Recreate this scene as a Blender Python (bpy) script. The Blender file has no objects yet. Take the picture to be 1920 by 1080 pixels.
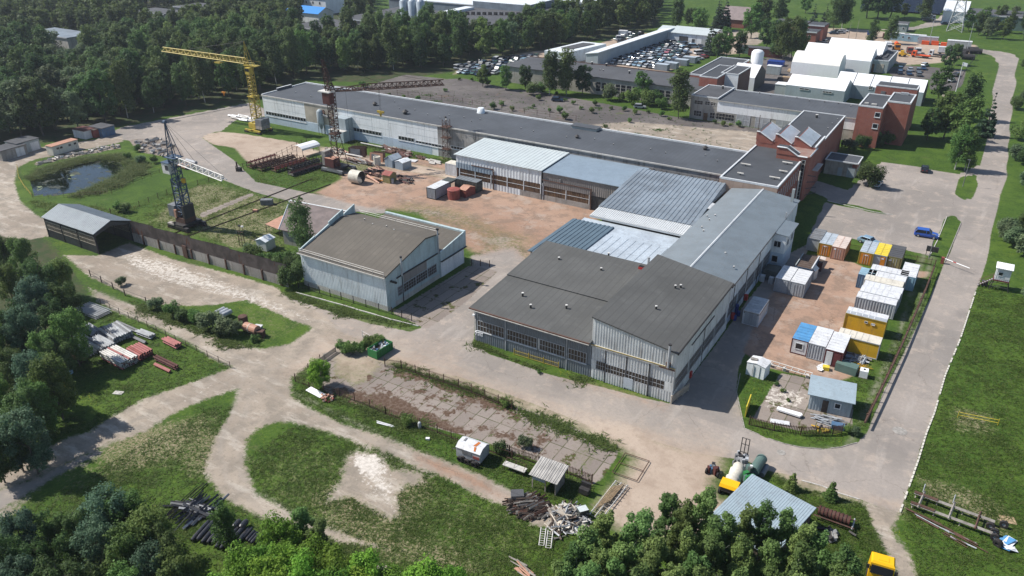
import bpy,math,random
import numpy as np
from mathutils import Matrix,Vector
R_=math.radians
random.seed(7)
rng=np.random.default_rng(11)
SC=bpy.context.scene
COL=SC.collection
# ---------------------------------------------------------------- camera, sky, sun, exposure
CAMH=64.0
FPX=1477.32
PITCH,ROLL,YAW=R_(27.1612),R_(0.0532),R_(-31.2434)
_cp,_sp,_cy,_sy=math.cos(PITCH),math.sin(PITCH),math.cos(YAW),math.sin(YAW)
_f=np.array([_sy*_cp,_cy*_cp,-_sp]);_r=np.array([_cy,-_sy,0.0]);_d=np.cross(_f,_r)
_r2=math.cos(ROLL)*_r + math.sin(ROLL)*_d;_d2=-math.sin(ROLL)*_r + math.cos(ROLL)*_d
cam=bpy.data.cameras.new('camera');camo=bpy.data.objects.new('camera',cam);COL.objects.link(camo)
cam.sensor_width=36;cam.lens=36*FPX/1920;cam.clip_start=1;cam.clip_end=6000
camo.matrix_world=Matrix(((_r2[0],-_d2[0],-_f[0],0),(_r2[1],-_d2[1],-_f[1],0),(_r2[2],-_d2[2],-_f[2],CAMH),(0,0,0,1)))
SC.camera=camo
SUN_EL,SUN_AZ=48.0,196.0      # direction towards the sun, degrees from +X
w=bpy.data.worlds.new('World');SC.world=w;w.use_nodes=True
nt=w.node_tree;nt.nodes.clear()
sky=nt.nodes.new('ShaderNodeTexSky');sky.sky_type='NISHITA';sky.sun_disc=False
sky.sun_elevation=R_(SUN_EL);sky.sun_rotation=R_(90-SUN_AZ);sky.altitude=60;sky.air_density=1.0;sky.dust_density=0.6;sky.ozone_density=1.5
bg=nt.nodes.new('ShaderNodeBackground');bg.inputs[1].default_value=0.095
wo=nt.nodes.new('ShaderNodeOutputWorld');nt.links.new(sky.outputs[0],bg.inputs[0]);nt.links.new(bg.outputs[0],wo.inputs[0])
sl=bpy.data.lights.new('sun','SUN');sl.energy=4.6;sl.angle=R_(0.53);sl.color=(1.0,0.955,0.89)
so=bpy.data.objects.new('sun',sl);COL.objects.link(so)
so.rotation_euler=Vector((math.cos(R_(SUN_AZ))*math.cos(R_(SUN_EL)),math.sin(R_(SUN_AZ))*math.cos(R_(SUN_EL)),math.sin(R_(SUN_EL)))).to_track_quat('Z','Y').to_euler()
SC.view_settings.view_transform='Standard';SC.view_settings.look='None';SC.view_settings.gamma=1;SC.view_settings.exposure=0.50
# ---------------------------------------------------------------- survey: a pixel of the photo and a height give a point of the place
def P(px,py,z=0.0):
    d=_r2*(px-960) + _d2*(py-540) + _f*FPX
    t=(CAMH-z)/-d[2]
    return (float(d[0]*t),float(d[1]*t),z)
def PP(lst,z=0.0):return [P(a,b,z) for a,b in lst]
# ---------------------------------------------------------------- node helper and materials
class N:
    def __init__(s,name):
        s.m=bpy.data.materials.new(name);s.m.use_nodes=True;s.t=s.m.node_tree;s.t.nodes.clear()
        s.out=s.n('OutputMaterial');s.b=s.n('BsdfPrincipled');s.l(s.b,0,s.out,0)
        s.geo=None
    def n(s,k,**kw):
        x=s.t.nodes.new('ShaderNode'+k)
        for a,v in kw.items():setattr(x,a,v)
        return x
    def l(s,a,i,b,j):s.t.links.new(a.outputs[i],b.inputs[j])
    def pos(s,scale=(1,1,1),rot=(0,0,0),obj=False):
        if obj:g=s.n('TexCoord');o=g.outputs['Object']
        else:
            g=s.n('NewGeometry');o=g.outputs['Position']
        mp=s.n('Mapping');mp.inputs['Scale'].default_value=scale;mp.inputs['Rotation'].default_value=rot
        s.t.links.new(o,mp.inputs[0]);return mp
    def noise(s,scale,detail=4,rough=.55,stretch=(1,1,1),obj=False,dist=0):
        mp=s.pos(stretch,obj=obj);x=s.n('TexNoise');x.inputs['Scale'].default_value=scale
        x.inputs['Detail'].default_value=detail;x.inputs['Roughness'].default_value=rough;x.inputs['Distortion'].default_value=dist
        s.l(mp,0,x,0);return x.outputs[0]
    def ramp(s,sock,a,b,lo=0.0,hi=1.0):
        x=s.n('MapRange');x.interpolation_type='SMOOTHSTEP'
        for i,v in zip((1,2,3,4),(a,b,lo,hi)):x.inputs[i].default_value=v
        s.t.links.new(sock,x.inputs[0]);return x.outputs[0]
    def math(s,op,a,b=None,c=None):
        x=s.n('Math',operation=op)
        for i,v in enumerate((a,b,c)):
            if v is None:continue
            if isinstance(v,(int,float)):x.inputs[i].default_value=v
            else:s.t.links.new(v,x.inputs[i])
        return x.outputs[0]
    def mix(s,fac,a,b,mode='MIX'):
        x=s.n('Mix',data_type='RGBA',blend_type=mode)
        for i,v in ((0,fac),(6,a),(7,b)):
            if isinstance(v,(int,float)):x.inputs[i].default_value=v
            elif isinstance(v,(tuple,list)):x.inputs[i].default_value=(*v[:3],1)
            else:s.t.links.new(v,x.inputs[i])
        return x.outputs[2]
    def color(s,sock):
        if isinstance(sock,(tuple,list)):s.b.inputs['Base Color'].default_value=(*sock[:3],1)
        else:s.t.links.new(sock,s.b.inputs['Base Color'])
    def bump(s,sock,strength=.3,dist=.05):
        x=s.n('Bump');x.inputs['Strength'].default_value=strength;x.inputs['Distance'].default_value=dist
        s.t.links.new(sock,x.inputs['Height']);s.l(x,0,s.b,'Normal')
    def attr(s,name):
        x=s.n('Attribute',attribute_name=name);return x.outputs['Fac']
def srgb(r,g,b):
    f=lambda c:(c/255/12.92) if c/255 <= .04045 else ((c/255+.055)/1.055)**2.4
    return (f(r),f(g),f(b))
M={}
def paint(name,c,rough=.6,var=.25,stain=.3,scale=.35,metal=0.0,dirt=(.12,.09,.07),streak=True,fine=.15,spec=.3,rust=0.0,obj=False):
    """painted, plastered or sheet surface: patchy tone, streaky dirt, optional rust patches"""
    n=N(name);c2=tuple(x*(1-var) for x in c)
    k=n.mix(n.ramp(n.noise(scale,5,.6,obj=obj),.35,.65),c,c2)
    if fine:k=n.mix(n.math('MULTIPLY',n.ramp(n.noise(6,3,obj=obj),.3,.7),fine),k,dirt)
    if stain:k=n.mix(n.math('MULTIPLY',n.ramp(n.noise(1.6,5,.65,(1,1,.12) if streak else (1,1,1),obj=obj),.48,.72),stain),k,dirt)
    if rust:k=n.mix(n.ramp(n.noise(.8,6,.7,(1,1,.3),obj=obj),.72-rust*.4,.78-rust*.35),k,(.16,.05,.022))
    n.color(k);n.b.inputs['Roughness'].default_value=rough;n.b.inputs['Metallic'].default_value=metal
    n.b.inputs['Specular IOR Level'].default_value=spec
    M[name]=n.m;return n
def flat(name,c,rough=.6,metal=0,spec=.3):
    n=N(name);n.color(c);n.b.inputs['Roughness'].default_value=rough;n.b.inputs['Metallic'].default_value=metal
    n.b.inputs['Specular IOR Level'].default_value=spec;M[name]=n.m;return n
# roofing felt with lap lines and puddle stains
def felt(name,c,ang=0,lap=1.0,stain=.35):
    n=N(name)
    k=n.mix(n.ramp(n.noise(.12,5,.6),.35,.65),c,tuple(x*.78 for x in c))
    k=n.mix(n.math('MULTIPLY',n.ramp(n.noise(.5,6,.7),.5,.75),stain),k,tuple(x*1.5 for x in c))
    wv=n.n('TexWave',wave_type='BANDS',bands_direction='X');wv.inputs['Scale'].default_value=.31416/lap;wv.inputs['Distortion'].default_value=.25;wv.inputs['Detail'].default_value=2
    n.l(n.pos(rot=(0,0,ang)),0,wv,0)
    k=n.mix(n.math('MULTIPLY',n.ramp(wv.outputs[1],.90,.99),.55),k,tuple(x*.62 for x in c))
    k=n.mix(n.math('MULTIPLY',n.ramp(n.noise(1.2,3,.5,(1,.12,1) if ang==0 else (.12,1,1)),.4,.7),.3),k,tuple(x*.75 for x in c))
    k=n.mix(n.math('MULTIPLY',n.ramp(n.noise(9,3),.35,.7),.25),k,tuple(x*.6 for x in c))
    n.color(k);n.b.inputs['Roughness'].default_value=.85;n.b.inputs['Specular IOR Level'].default_value=.25
    M[name]=n.m
felt('felt_blue',(.085,.093,.105));felt('felt_grey',(.105,.105,.10),0,1.05);felt('felt_warm',(.135,.12,.10),0,1.1)
felt('felt_dark',(.07,.075,.083),R_(90));felt('felt_old',(.09,.092,.098),R_(90),1.2,.5)
paint('sheet_white',(.74,.78,.80),.5,.12,.35);paint('sheet_palegreen',(.52,.57,.565),.45,.08,.12)
paint('sheet_palegrey',(.66,.68,.67),.55,.15,.5,rust=.12);paint('sheet_blue',(.155,.19,.215),.42,.15,.18,spec=.4)
paint('sheet_sky',(.27,.34,.40),.42,.1,.15,spec=.4);paint('sheet_steel',(.23,.275,.315),.45,.3,.35,.2,spec=.4)
paint('sheet_silver',(.45,.51,.56),.4,.2,.3,.3,spec=.45);paint('sheet_bright',(.6,.62,.62),.45,.1,.2)
paint('sheet_pale',(.31,.385,.43),.45,.12,.2);paint('sheet_navy',(.10,.15,.185),.4,.15,.15,spec=.45);paint('sheet_slate',(.19,.215,.235),.55,.2,.35)
paint('sheet_taupe',(.27,.25,.235),.6,.15,.3);paint('sheet_hangar',(.80,.84,.85),.55,.12,.35)
paint('sheet_teal',(.46,.56,.57),.55,.15,.4,rust=.06);paint('sheet_dark',(.055,.06,.062),.6,.3,.3)
paint('sheet_shed_roof',(.27,.31,.33),.45,.15,.25);paint('sheet_wall_rust',(.17,.14,.125),.8,.45,.6,.5,rust=.35)
paint('wall_white',(.84,.86,.87),.7,.08,.25);paint('wall_paleblue',(.50,.59,.68),.7,.1,.2)
paint('concrete_old',(.40,.375,.345),.85,.3,.55,.25,fine=.3);paint('concrete_stain',(.36,.345,.33),.85,.35,.7,.3,dirt=(.08,.07,.06))
paint('plaster_old',(.42,.40,.355),.85,.3,.5,.3);paint('trim_white',(.62,.64,.65),.6,.1,.25);paint('trim_rust',(.13,.07,.05),.8,.3,.4)
paint('concrete_light',(.55,.53,.49),.85,.2,.35);paint('render_grey',(.36,.40,.40),.7,.15,.3);paint('render_grey2',(.36,.42,.45),.6,.12,.2)
paint('boards',(.19,.115,.065),.8,.5,.6,.9,dirt=(.05,.035,.03));paint('boards_dark',(.105,.062,.045),.85,.45,.5,1.2,dirt=(.03,.02,.02))
paint('membrane',(.80,.81,.82),.45,.04,.06);paint('membrane_cream',(.76,.74,.68),.5,.08,.15)
paint('steel_rust',(.095,.045,.032),.85,.4,.4,1.0,fine=.3);paint('steel_red',(.30,.075,.06),.65,.3,.3,1.0);paint('steel_pink',(.42,.15,.14),.6,.25,.3,1.0)
paint('steel_maroon',(.10,.028,.026),.7,.3,.3,1.0);paint('steel_galv',(.42,.44,.46),.45,.25,.25,1.0,spec=.5);paint('steel_grey',(.20,.21,.22),.55,.3,.3,1.)
paint('steel_white',(.68,.66,.62),.5,.15,.3,1.);paint('steel_blue',(.055,.10,.165),.6,.3,.4,1.,rust=.12);paint('steel_yellow',(.60,.42,.045),.55,.25,.35,1.0,rust=.05)
paint('steel_dark',(.03,.03,.032),.6,.3,.2,1.);paint('crane_yellow',(.50,.38,.055),.55,.25,.4,1.0,rust=.08)
paint('c_white',(.64,.65,.66),.55,.1,.35,.7,rust=.06);paint('c_grey',(.36,.39,.42),.55,.15,.3,.7);paint('c_cream',(.64,.60,.51),.6,.12,.3,.6)
paint('c_blue',(.07,.15,.26),.55,.2,.35,.7);paint('c_paleblue',(.27,.43,.52),.55,.12,.3,.7);paint('c_yellow',(.62,.36,.018),.55,.12,.25,.7)
paint('c_ochre',(.42,.31,.04),.6,.2,.3,.7);paint('c_orange',(.55,.20,.012),.6,.15,.2,.7);paint('c_pink',(.47,.25,.17),.6,.15,.3,.7)
paint('c_pinkroof',(.62,.53,.47),.6,.1,.2,.7);paint('c_maroon',(.13,.03,.035),.6,.2,.2,.7);paint('c_brightblue',(.09,.30,.56),.5,.2,.3,.7)
paint('c_darkgreen',(.07,.085,.08),.6,.3,.3,.7);paint('c_lemon',(.72,.56,.05),.5,.1,.2,.7);paint('c_olive',(.27,.24,.10),.6,.2,.3,.7)
paint('c_seagreen',(.10,.17,.15),.6,.2,.2,.7);paint('brown_roof',(.10,.07,.055),.8,.3,.4,.7)
paint('wood_grey',(.30,.28,.25),.85,.35,.4,2.);paint('wood_tan',(.45,.33,.2),.8,.3,.3,2.);paint('wood_dark',(.10,.075,.06),.85,.4,.4,2.);paint('wood_pale',(.52,.46,.38),.8,.25,.3,1.5)
paint('bark',(.10,.085,.07),.9,.3,.3,2.);paint('birch_bark',(.5,.48,.44),.8,.3,.5,2.,dirt=(.05,.05,.05),streak=False)
paint('tyre',(.022,.022,.024),.9,.3,.3,3.);paint('rubber_pipe',(.018,.021,.028),.35,.3,.2,1.,spec=.5);paint('stone',(.36,.34,.31),.9,.35,.3,2.)
flat('glass_dark',(.018,.021,.025),.12,0,.5);flat('glass_soft',(.03,.034,.04),.3,0,.5);flat('glass_pane',(.05,.06,.07),.08,0,.6)
paint('glass_brown',(.055,.045,.036),.35,.5,.5,3.,dirt=(.11,.085,.06));flat('black',(.01,.01,.011),.8);flat('lamp_clear',(.7,.7,.68),.2,0,.6);flat('lamp_red',(.35,.01,.01),.25,0,.5)
flat('solar',(.012,.018,.03),.15,0,.6);flat('signwhite',(.75,.75,.75),.6);flat('signred',(.5,.03,.03),.5);flat('blue_tin',(.035,.22,.58),.4);flat('orange_plastic',(.62,.09,.02),.5)
flat('lettering',(.78,.78,.78),.6);flat('skip_green',(.03,.17,.05),.5);flat('plastic_blue',(.02,.05,.22),.4);flat('red_paint',(.4,.035,.03),.5);flat('yellow_paint',(.75,.42,.01),.35)
# brick
def brick(name,c1,c2,mortar,sc=1.0,s=.95):
    n=N(name);g=n.n('NewGeometry');sp=n.n('SeparateXYZ');n.l(g,'Position',sp,0);nr=n.n('SeparateXYZ');n.l(g,'True Normal',nr,0)
    isx=n.math('GREATER_THAN',n.math('ABSOLUTE',nr.outputs[0]),.7)
    u=n.n('Mix',data_type='FLOAT');n.t.links.new(isx,u.inputs[0]);n.l(sp,0,u,2);n.l(sp,1,u,3)
    cb=n.n('CombineXYZ');n.l(u,0,cb,0);n.l(sp,2,cb,1)
    b=n.n('TexBrick');n.l(cb,0,b,0);b.inputs['Scale'].default_value=sc
    for i,v in ((1,c1),(2,c2),(3,mortar)):b.inputs[i].default_value=(*v,1)
    b.inputs['Mortar Size'].default_value=.012;b.inputs['Brick Width'].default_value=.27;b.inputs['Row Height'].default_value=.085
    k=n.mix(n.ramp(n.noise(.5,5,.65),.4,.7,0,.5),b.outputs[0],tuple(x*.6 for x in c1));k=n.mix(n.ramp(n.noise(1.4,4,.6,(1,1,.1)),.5,.8,0,.45),k,(.08,.05,.045))
    n.color(k);n.b.inputs['Roughness'].default_value=.85;M[name]=n.m
brick('brick',(.34,.085,.05),(.27,.062,.038),(.25,.17,.14));brick('brick_dark',(.17,.055,.042),(.13,.045,.036),(.16,.12,.1));brick('brick_pink',(.40,.28,.21),(.36,.24,.18),(.4,.33,.28))
# asbestos / tile
def wavy(name,c,period,axis='X',var=.2,depth=.03,stain=.3):
    n=N(name);k=n.mix(n.ramp(n.noise(.6,5,.6),.35,.65),c,tuple(x*(1-var) for x in c))
    k=n.mix(n.math('MULTIPLY',n.ramp(n.noise(2.,5,.65),.5,.75),stain),k,tuple(x*.45 for x in c))
    wv=n.n('TexWave',wave_type='BANDS',bands_direction=axis);wv.inputs['Scale'].default_value=.31416/period;n.l(n.pos(),0,wv,0)
    n.color(n.mix(n.math('MULTIPLY',wv.outputs[1],.2),k,tuple(x*.6 for x in c)));n.bump(wv.outputs[1],.8,depth);n.b.inputs['Roughness'].default_value=.7;M[name]=n.m
wavy('tile_brown',(.17,.13,.12),.33,'Y',.35,.05,.5);wavy('asbestos',(.42,.40,.37),.2,'X',.3,.04,.5);wavy('tile_far',(.24,.19,.18),.4)
# car paints
for nm,c in (('car_blue',(.012,.075,.36)),('car_black',(.012,.013,.016)),('car_white',(.62,.62,.62)),('car_silver',(.34,.36,.38)),('car_grey',(.10,.11,.12)),('car_darkblue',(.02,.045,.09)),('car_red',(.35,.02,.02)),('car_green',(.03,.09,.07)),('car_paleblue',(.22,.33,.42)),('car_yellow',(.6,.42,.02)),('car_orange',(.6,.12,.02))):
    n=flat(nm,c,.3,.15 if nm in ('car_silver','car_grey','car_darkblue','car_paleblue') else 0,.5);n.b.inputs['Coat Weight'].default_value=.5;n.b.inputs['Coat Roughness'].default_value=.08
# foliage
def leafmat(name,c,c2,trans=.38):
    n=N(name);oi=n.n('ObjectInfo');k=n.mix(n.ramp(n.noise(1.1,3,.6),.3,.7),c,c2)
    k=n.mix(n.ramp(n.noise(5,2,.5),.35,.7),k,tuple(x*.62 for x in c))
    hs=n.n('HueSaturation');n.t.links.new(k,hs.inputs['Color']);n.t.links.new(n.ramp(oi.outputs['Random'],0,1,.475,.52),hs.inputs['Hue'])
    n.t.links.new(n.ramp(n.math('FRACT',n.math('MULTIPLY',oi.outputs['Random'],7.3)),0,1,.72,1.22),hs.inputs['Value'])
    n.t.links.new(hs.outputs[0],n.b.inputs['Base Color']);n.b.inputs['Roughness'].default_value=.65;n.b.inputs['Specular IOR Level'].default_value=.2
    tr=n.n('BsdfTranslucent');n.t.links.new(hs.outputs[0],tr.inputs[0]);mx=n.n('MixShader');mx.inputs[0].default_value=trans+.08
    n.l(n.b,0,mx,1);n.l(tr,0,mx,2);n.l(mx,0,n.out,0);M[name]=n.m
leafmat('leaf_birch',(0.094,0.155,0.049),(0.147,0.217,0.068));leafmat('leaf_dark',(0.088,0.149,0.049),(0.121,0.203,0.061));leafmat('leaf_lime',(0.160,0.303,0.035),(0.239,0.398,0.051),.35)
leafmat('leaf_willow',(0.135,0.199,0.099),(0.208,0.271,0.135));leafmat('leaf_spruce',(0.035,0.070,0.035),(0.055,0.097,0.049),.1);leafmat('leaf_poplar',(0.149,0.241,0.069),(0.218,0.333,0.103),.38)
leafmat('leaf_bush',(0.117,0.208,0.053),(0.184,0.283,0.075));leafmat('leaf_grass',(0.078,0.155,0.020),(0.189,0.246,0.072),.3);leafmat('leaf_reed',(0.096,0.160,0.047),(0.176,0.208,0.079),.3);leafmat('leaf_bluegreen',(0.092,0.167,0.100),(0.141,0.233,0.141))
# ---------------------------------------------------------------- mesh builder
class MB:
    def __init__(s):s.v=[];s.f=[];s.m=[];s.ms=[]
    def mi(s,m):
        if m not in s.ms:s.ms.append(m)
        return s.ms.index(m)
    def face(s,pts,m):
        k=len(s.v);s.v+=[tuple(p) for p in pts];s.f.append(tuple(range(k,k+len(pts))));s.m.append(s.mi(m))
    def hexa(s,b,t,m,top=None):
        """b, t: four bottom and four top corners, counter-clockwise seen from above"""
        k=len(s.v);s.v+=[tuple(p) for p in b]+[tuple(p) for p in t];mi=s.mi(m);mt=s.mi(top) if top else mi
        for q,x in (((3,2,1,0),mi),((4,5,6,7),mt),((0,1,5,4),mi),((1,2,6,5),mi),((2,3,7,6),mi),((3,0,4,7),mi)):
            s.f.append(tuple(k+i for i in q));s.m.append(x)
    def box(s,x0,x1,y0,y1,z0,z1,m,top=None):
        b=[(x0,y0),(x1,y0),(x1,y1),(x0,y1)]
        s.hexa([(a,c,z0) for a,c in b],[(a,c,z1) for a,c in b],m,top)
    def obox(s,c,sx,sy,z0,z1,rz,m,top=None):
        co,si=math.cos(rz),math.sin(rz)
        b=[(c[0]+co*a-si*d,c[1]+si*a+co*d) for a,d in ((-sx/2,-sy/2),(sx/2,-sy/2),(sx/2,sy/2),(-sx/2,sy/2))]
        s.hexa([(*p,z0) for p in b],[(*p,z1) for p in b],m,top)
    def prism(s,poly,z0,z1,m,top=None):
        a=sum(poly[i][0]*poly[(i+1) % len(poly)][1]-poly[(i+1) % len(poly)][0]*poly[i][1] for i in range(len(poly)))
        if a<0:poly=poly[::-1]
        n=len(poly);k=len(s.v);s.v+=[(p[0],p[1],z0) for p in poly]+[(p[0],p[1],z1) for p in poly];mi=s.mi(m)
        for i in range(n):j=(i+1) % n;s.f.append((k+i,k+j,k+n+j,k+n+i));s.m.append(mi)
        s.f.append(tuple(k+n+i for i in range(n)));s.m.append(s.mi(top) if top else mi);s.f.append(tuple(k+n-1-i for i in range(n)));s.m.append(mi)
    def extrude(s,prof,a,b,m,caps=True):
        """prof: list of (u, z) across; swept from point a to point b (xy), u to the left of the direction"""
        d=Vector((b[0]-a[0],b[1]-a[1],0)).normalized();nrm=Vector((-d.y,d.x,0));n=len(prof);k=len(s.v)
        za=a[2] if len(a)>2 else 0;zb=b[2] if len(b)>2 else 0
        s.v+=[(a[0]+nrm.x*u,a[1]+nrm.y*u,za+z) for u,z in prof]+[(b[0]+nrm.x*u,b[1]+nrm.y*u,zb+z) for u,z in prof];mi=s.mi(m)
        for i in range(n):j=(i+1) % n;s.f.append((k+i,k+n+i,k+n+j,k+j));s.m.append(mi)
        if caps:s.f.append(tuple(k+i for i in range(n)));s.m.append(mi);s.f.append(tuple(k+n+n-1-i for i in range(n)));s.m.append(mi)
    def tube(s,a,b,r,m,n=6,r2=None,caps=True):
        a=Vector(a);b=Vector(b);d=(b-a);L=d.length
        if L<1e-6:return
        d /= L;u=d.orthogonal().normalized();w_=d.cross(u);r2=r if r2 is None else r2;k=len(s.v)
        for p,q in ((a,r),(b,r2)):
            for i in range(n):t=2*math.pi*i/n+math.pi/4;s.v.append(tuple(p+u*(q*math.cos(t))+w_*(q*math.sin(t))))
        mi=s.mi(m)
        for i in range(n):j=(i+1) % n;s.f.append((k+i,k+j,k+n+j,k+n+i));s.m.append(mi)
        if caps:s.f.append(tuple(k+n-1-i for i in range(n)));s.m.append(mi);s.f.append(tuple(k+n+i for i in range(n)));s.m.append(mi)
    def bar(s,a,b,w_,m):s.tube(a,b,w_*.7071,m,4)
    def ring(s,a,b,ro,ri,m,n=14,inner=None):
        """hollow pipe"""
        a=Vector(a);b=Vector(b);d=(b-a).normalized();u=d.orthogonal().normalized();w_=d.cross(u);k=len(s.v)
        for p in (a,b):
            for q in (ro,ri):
                for i in range(n):t=2*math.pi*i/n;s.v.append(tuple(p+u*(q*math.cos(t))+w_*(q*math.sin(t))))
        mi=s.mi(m);mn=s.mi(inner or m)
        for i in range(n):
            j=(i+1) % n
            s.f+=[(k+i,k+j,k+2*n+j,k+2*n+i),(k+n+j,k+n+i,k+3*n+i,k+3*n+j),(k+j,k+i,k+n+i,k+n+j),(k+2*n+i,k+2*n+j,k+3*n+j,k+3*n+i)];s.m+=[mi,mn,mi,mi]
    def lathe(s,c,prof,m,n=16,mats=None):
        k=len(s.v)
        for r,z in prof:
            for i in range(n):t=2*math.pi*i/n;s.v.append((c[0]+r*math.cos(t),c[1]+r*math.sin(t),c[2]+z))
        for q in range(len(prof)-1):
            mi=s.mi(mats[q] if mats else m)
            for i in range(n):j=(i+1) % n;s.f.append((k+q*n+i,k+q*n+j,k+(q+1)*n+j,k+(q+1)*n+i));s.m.append(mi)
        s.f.append(tuple(k+(len(prof)-1)*n+i for i in range(n)));s.m.append(s.mi(mats[-1] if mats else m))
    def ribs(s,a,b,c,d,pitch,depth,m,fl=.35,thick=None):
        """trapezoid ribbed sheet on the quad a-b-c-d; ribs run from ab to dc, profile goes along ab"""
        a,b,c,d=map(Vector,(a,b,c,d));nrm=(b-a).cross(d-a).normalized();L=(b-a).length;n=max(1,round(L/pitch));mi=s.mi(m);k=len(s.v)
        us=[];hs=[]
        for i in range(n):
            for t,h in ((0,0),(fl,0),(.5,1),(.5+fl,1)):us.append((i+t)/n);hs.append(h*depth)
        us.append(1);hs.append(0)
        for u,h in zip(us,hs):s.v.append(tuple(a.lerp(b,u)+nrm*h));s.v.append(tuple(d.lerp(c,u)+nrm*h))
        for i in range(len(us)-1):s.f.append((k+2*i,k+2*i+2,k+2*i+3,k+2*i+1));s.m.append(mi)
        if thick:
            k=len(s.v);s.v+=[tuple(p-nrm*thick) for p in (a,b,c,d)]+[tuple(p) for p in (a,b,c,d)]
            for q in ((3,2,1,0),(0,1,5,4),(1,2,6,5),(2,3,7,6),(3,0,4,7)):s.f.append(tuple(k+i for i in q));s.m.append(mi)
    def sheet(s,pts,th,m,under=None):
        """flat slab with its top on pts (ccw from above)"""
        n=len(pts);k=len(s.v);s.v+=[(p[0],p[1],p[2]-th) for p in pts]+[tuple(p) for p in pts];mi=s.mi(m)
        for i in range(n):j=(i+1) % n;s.f.append((k+i,k+j,k+n+j,k+n+i));s.m.append(s.mi(under) if under else mi)
        s.f.append(tuple(k+n+i for i in range(n)));s.m.append(mi);s.f.append(tuple(k+n-1-i for i in range(n)));s.m.append(s.mi(under) if under else mi)
    def mesh(s,name,off=(0,0,0),smooth=False):
        me=bpy.data.meshes.new(name);v=np.array(s.v,dtype=np.float64).reshape(-1,3)-np.array(off)
        me.from_pydata(v.tolist(),[],s.f)
        for m in s.ms:me.materials.append(M[m])
        me.polygons.foreach_set('material_index',s.m)
        if smooth:me.polygons.foreach_set('use_smooth',[True]*len(s.f))
        me.update();return me
def tag(o,label=None,cat=None,group=None,kind=None):
    for k,v in (('label',label),('category',cat),('group',group),('kind',kind)):
        if v:o[k]=v
    return o
def thing(name,label,cat,loc=(0,0,0),group=None,rz=0):
    o=bpy.data.objects.new(name,None);COL.objects.link(o);o.location=(loc[0],loc[1],loc[2] if len(loc)>2 else 0);o.rotation_euler.z=rz;o.empty_display_size=.5
    return tag(o,label,cat,group)
def org(o):
    p=Vector(o.location)
    while o.parent:o=o.parent;p+=Vector(o.location)
    return p
def part(t,name,mb,label=None,local=False,smooth=False):
    """a part given in world coordinates (or the thing's own, local=True)"""
    off=(0,0,0) if local else org(t)
    o=bpy.data.objects.new(name,mb.mesh(name,off,smooth));COL.objects.link(o);o.parent=t
    if label:o['label']=label
    return o
def single(name,mb,label,cat,loc=(0,0,0),group=None,kind=None,smooth=False,local=False,rz=0):
    loc=(loc[0],loc[1],loc[2] if len(loc)>2 else 0)
    o=bpy.data.objects.new(name,mb.mesh(name,(0,0,0) if local else loc,smooth));COL.objects.link(o);o.location=loc;o.rotation_euler.z=rz
    return tag(o,label,cat,group,kind)
def kids(o):return [c for c in bpy.data.objects if c.parent==o]
def copy_tree(o,loc=None,rz=None,label=None,scale=None,parent=None,tree=None):
    if tree is None:tree=snapshot(o)
    def rec(node,par):
        src,ch=node;c=src.copy();COL.objects.link(c);c.parent=par
        for x in ch:rec(x,c)
        return c
    c=rec(tree,parent)
    if loc is not None:c.location=(loc[0],loc[1],loc[2] if len(loc)>2 else 0)
    if rz is not None:c.rotation_euler.z=rz
    if scale is not None:c.scale=scale if isinstance(scale,tuple) else (scale,)*3
    if label:c['label']=label
    return c
def snapshot(o):return (o,[snapshot(c) for c in kids(o)])
def B(f,*a,**k):
    m=MB();getattr(m,f)(*a,**k);return m
# a real window: recessed dark pane, frame bars standing proud; wall plane given by origin o, unit along u, outward n
def window(par,o,u,n,w_,h,nx=1,ny=1,fr='trim_white',gl='glass_dark',name='window',bw=.07,rec=.02,sill=None):
    o=Vector(o);u=Vector(u);n=Vector(n);z=Vector((0,0,1));mb=MB()
    def slab(a0,a1,b0,b1,d0,d1,mt,q):
        c=[o+u*a+z*b+n*d for d in (d0,d1) for a,b in ((a0,b0),(a1,b0),(a1,b1),(a0,b1))]
        k=len(q.v);q.v+=[tuple(p) for p in c];mi=q.mi(mt)
        for f in ((4,5,6,7),(0,1,5,4),(1,2,6,5),(2,3,7,6),(3,0,4,7)):q.f.append(tuple(k+i for i in f));q.m.append(mi)
    for i in range(nx+1):x=i*w_/nx;b=bw if i in (0,nx) else bw*.6;x0=min(max(x-b/2,0),w_-b);slab(x0,x0+b,0,h,0,rec+.045,fr,mb)
    for i in range(ny+1):y=i*h/ny;b=bw if i in (0,ny) else bw*.6;y0=min(max(y-b/2,0),h-b);slab(bw,w_-bw,y0,y0+b,0,rec+.04,fr,mb)
    if sill:slab(-.06,w_+.06,-.09,-.005,0,.14,sill,mb)
    wo_=part(par,name,mb);g=MB();slab(bw*.5,w_-bw*.5,bw*.5,h-bw*.5,0,rec,gl,g);part(wo_,'pane',g);return wo_
U={'S':((1,0,0),(0,-1,0)),'E':((0,1,0),(1,0,0)),'N':((-1,0,0),(0,1,0)),'W':((0,-1,0),(-1,0,0))}
def win(par,side,x,y,z,w_,h,**k):u,n=U[side];return window(par,(x,y,z),u,n,w_,h,**k)
def S(par,name,side,x,y,z,w_,h,d,m,**k):
    """plain proud panel (door, sign, plinth...) on a wall; x, y, z is its lower corner, u runs along the side"""
    u,n=U[side];o=Vector((x,y,z));u=Vector(u);n=Vector(n);Z=Vector((0,0,1));mb=MB()
    b=[o,o+u*w_,o+u*w_-n*0,o]
    c0=[o,o+n*d,o+u*w_+n*d,o+u*w_];c1=[p+Z*h for p in c0];mb.hexa(c0,c1,m);return part(par,name,mb,**k)
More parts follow.
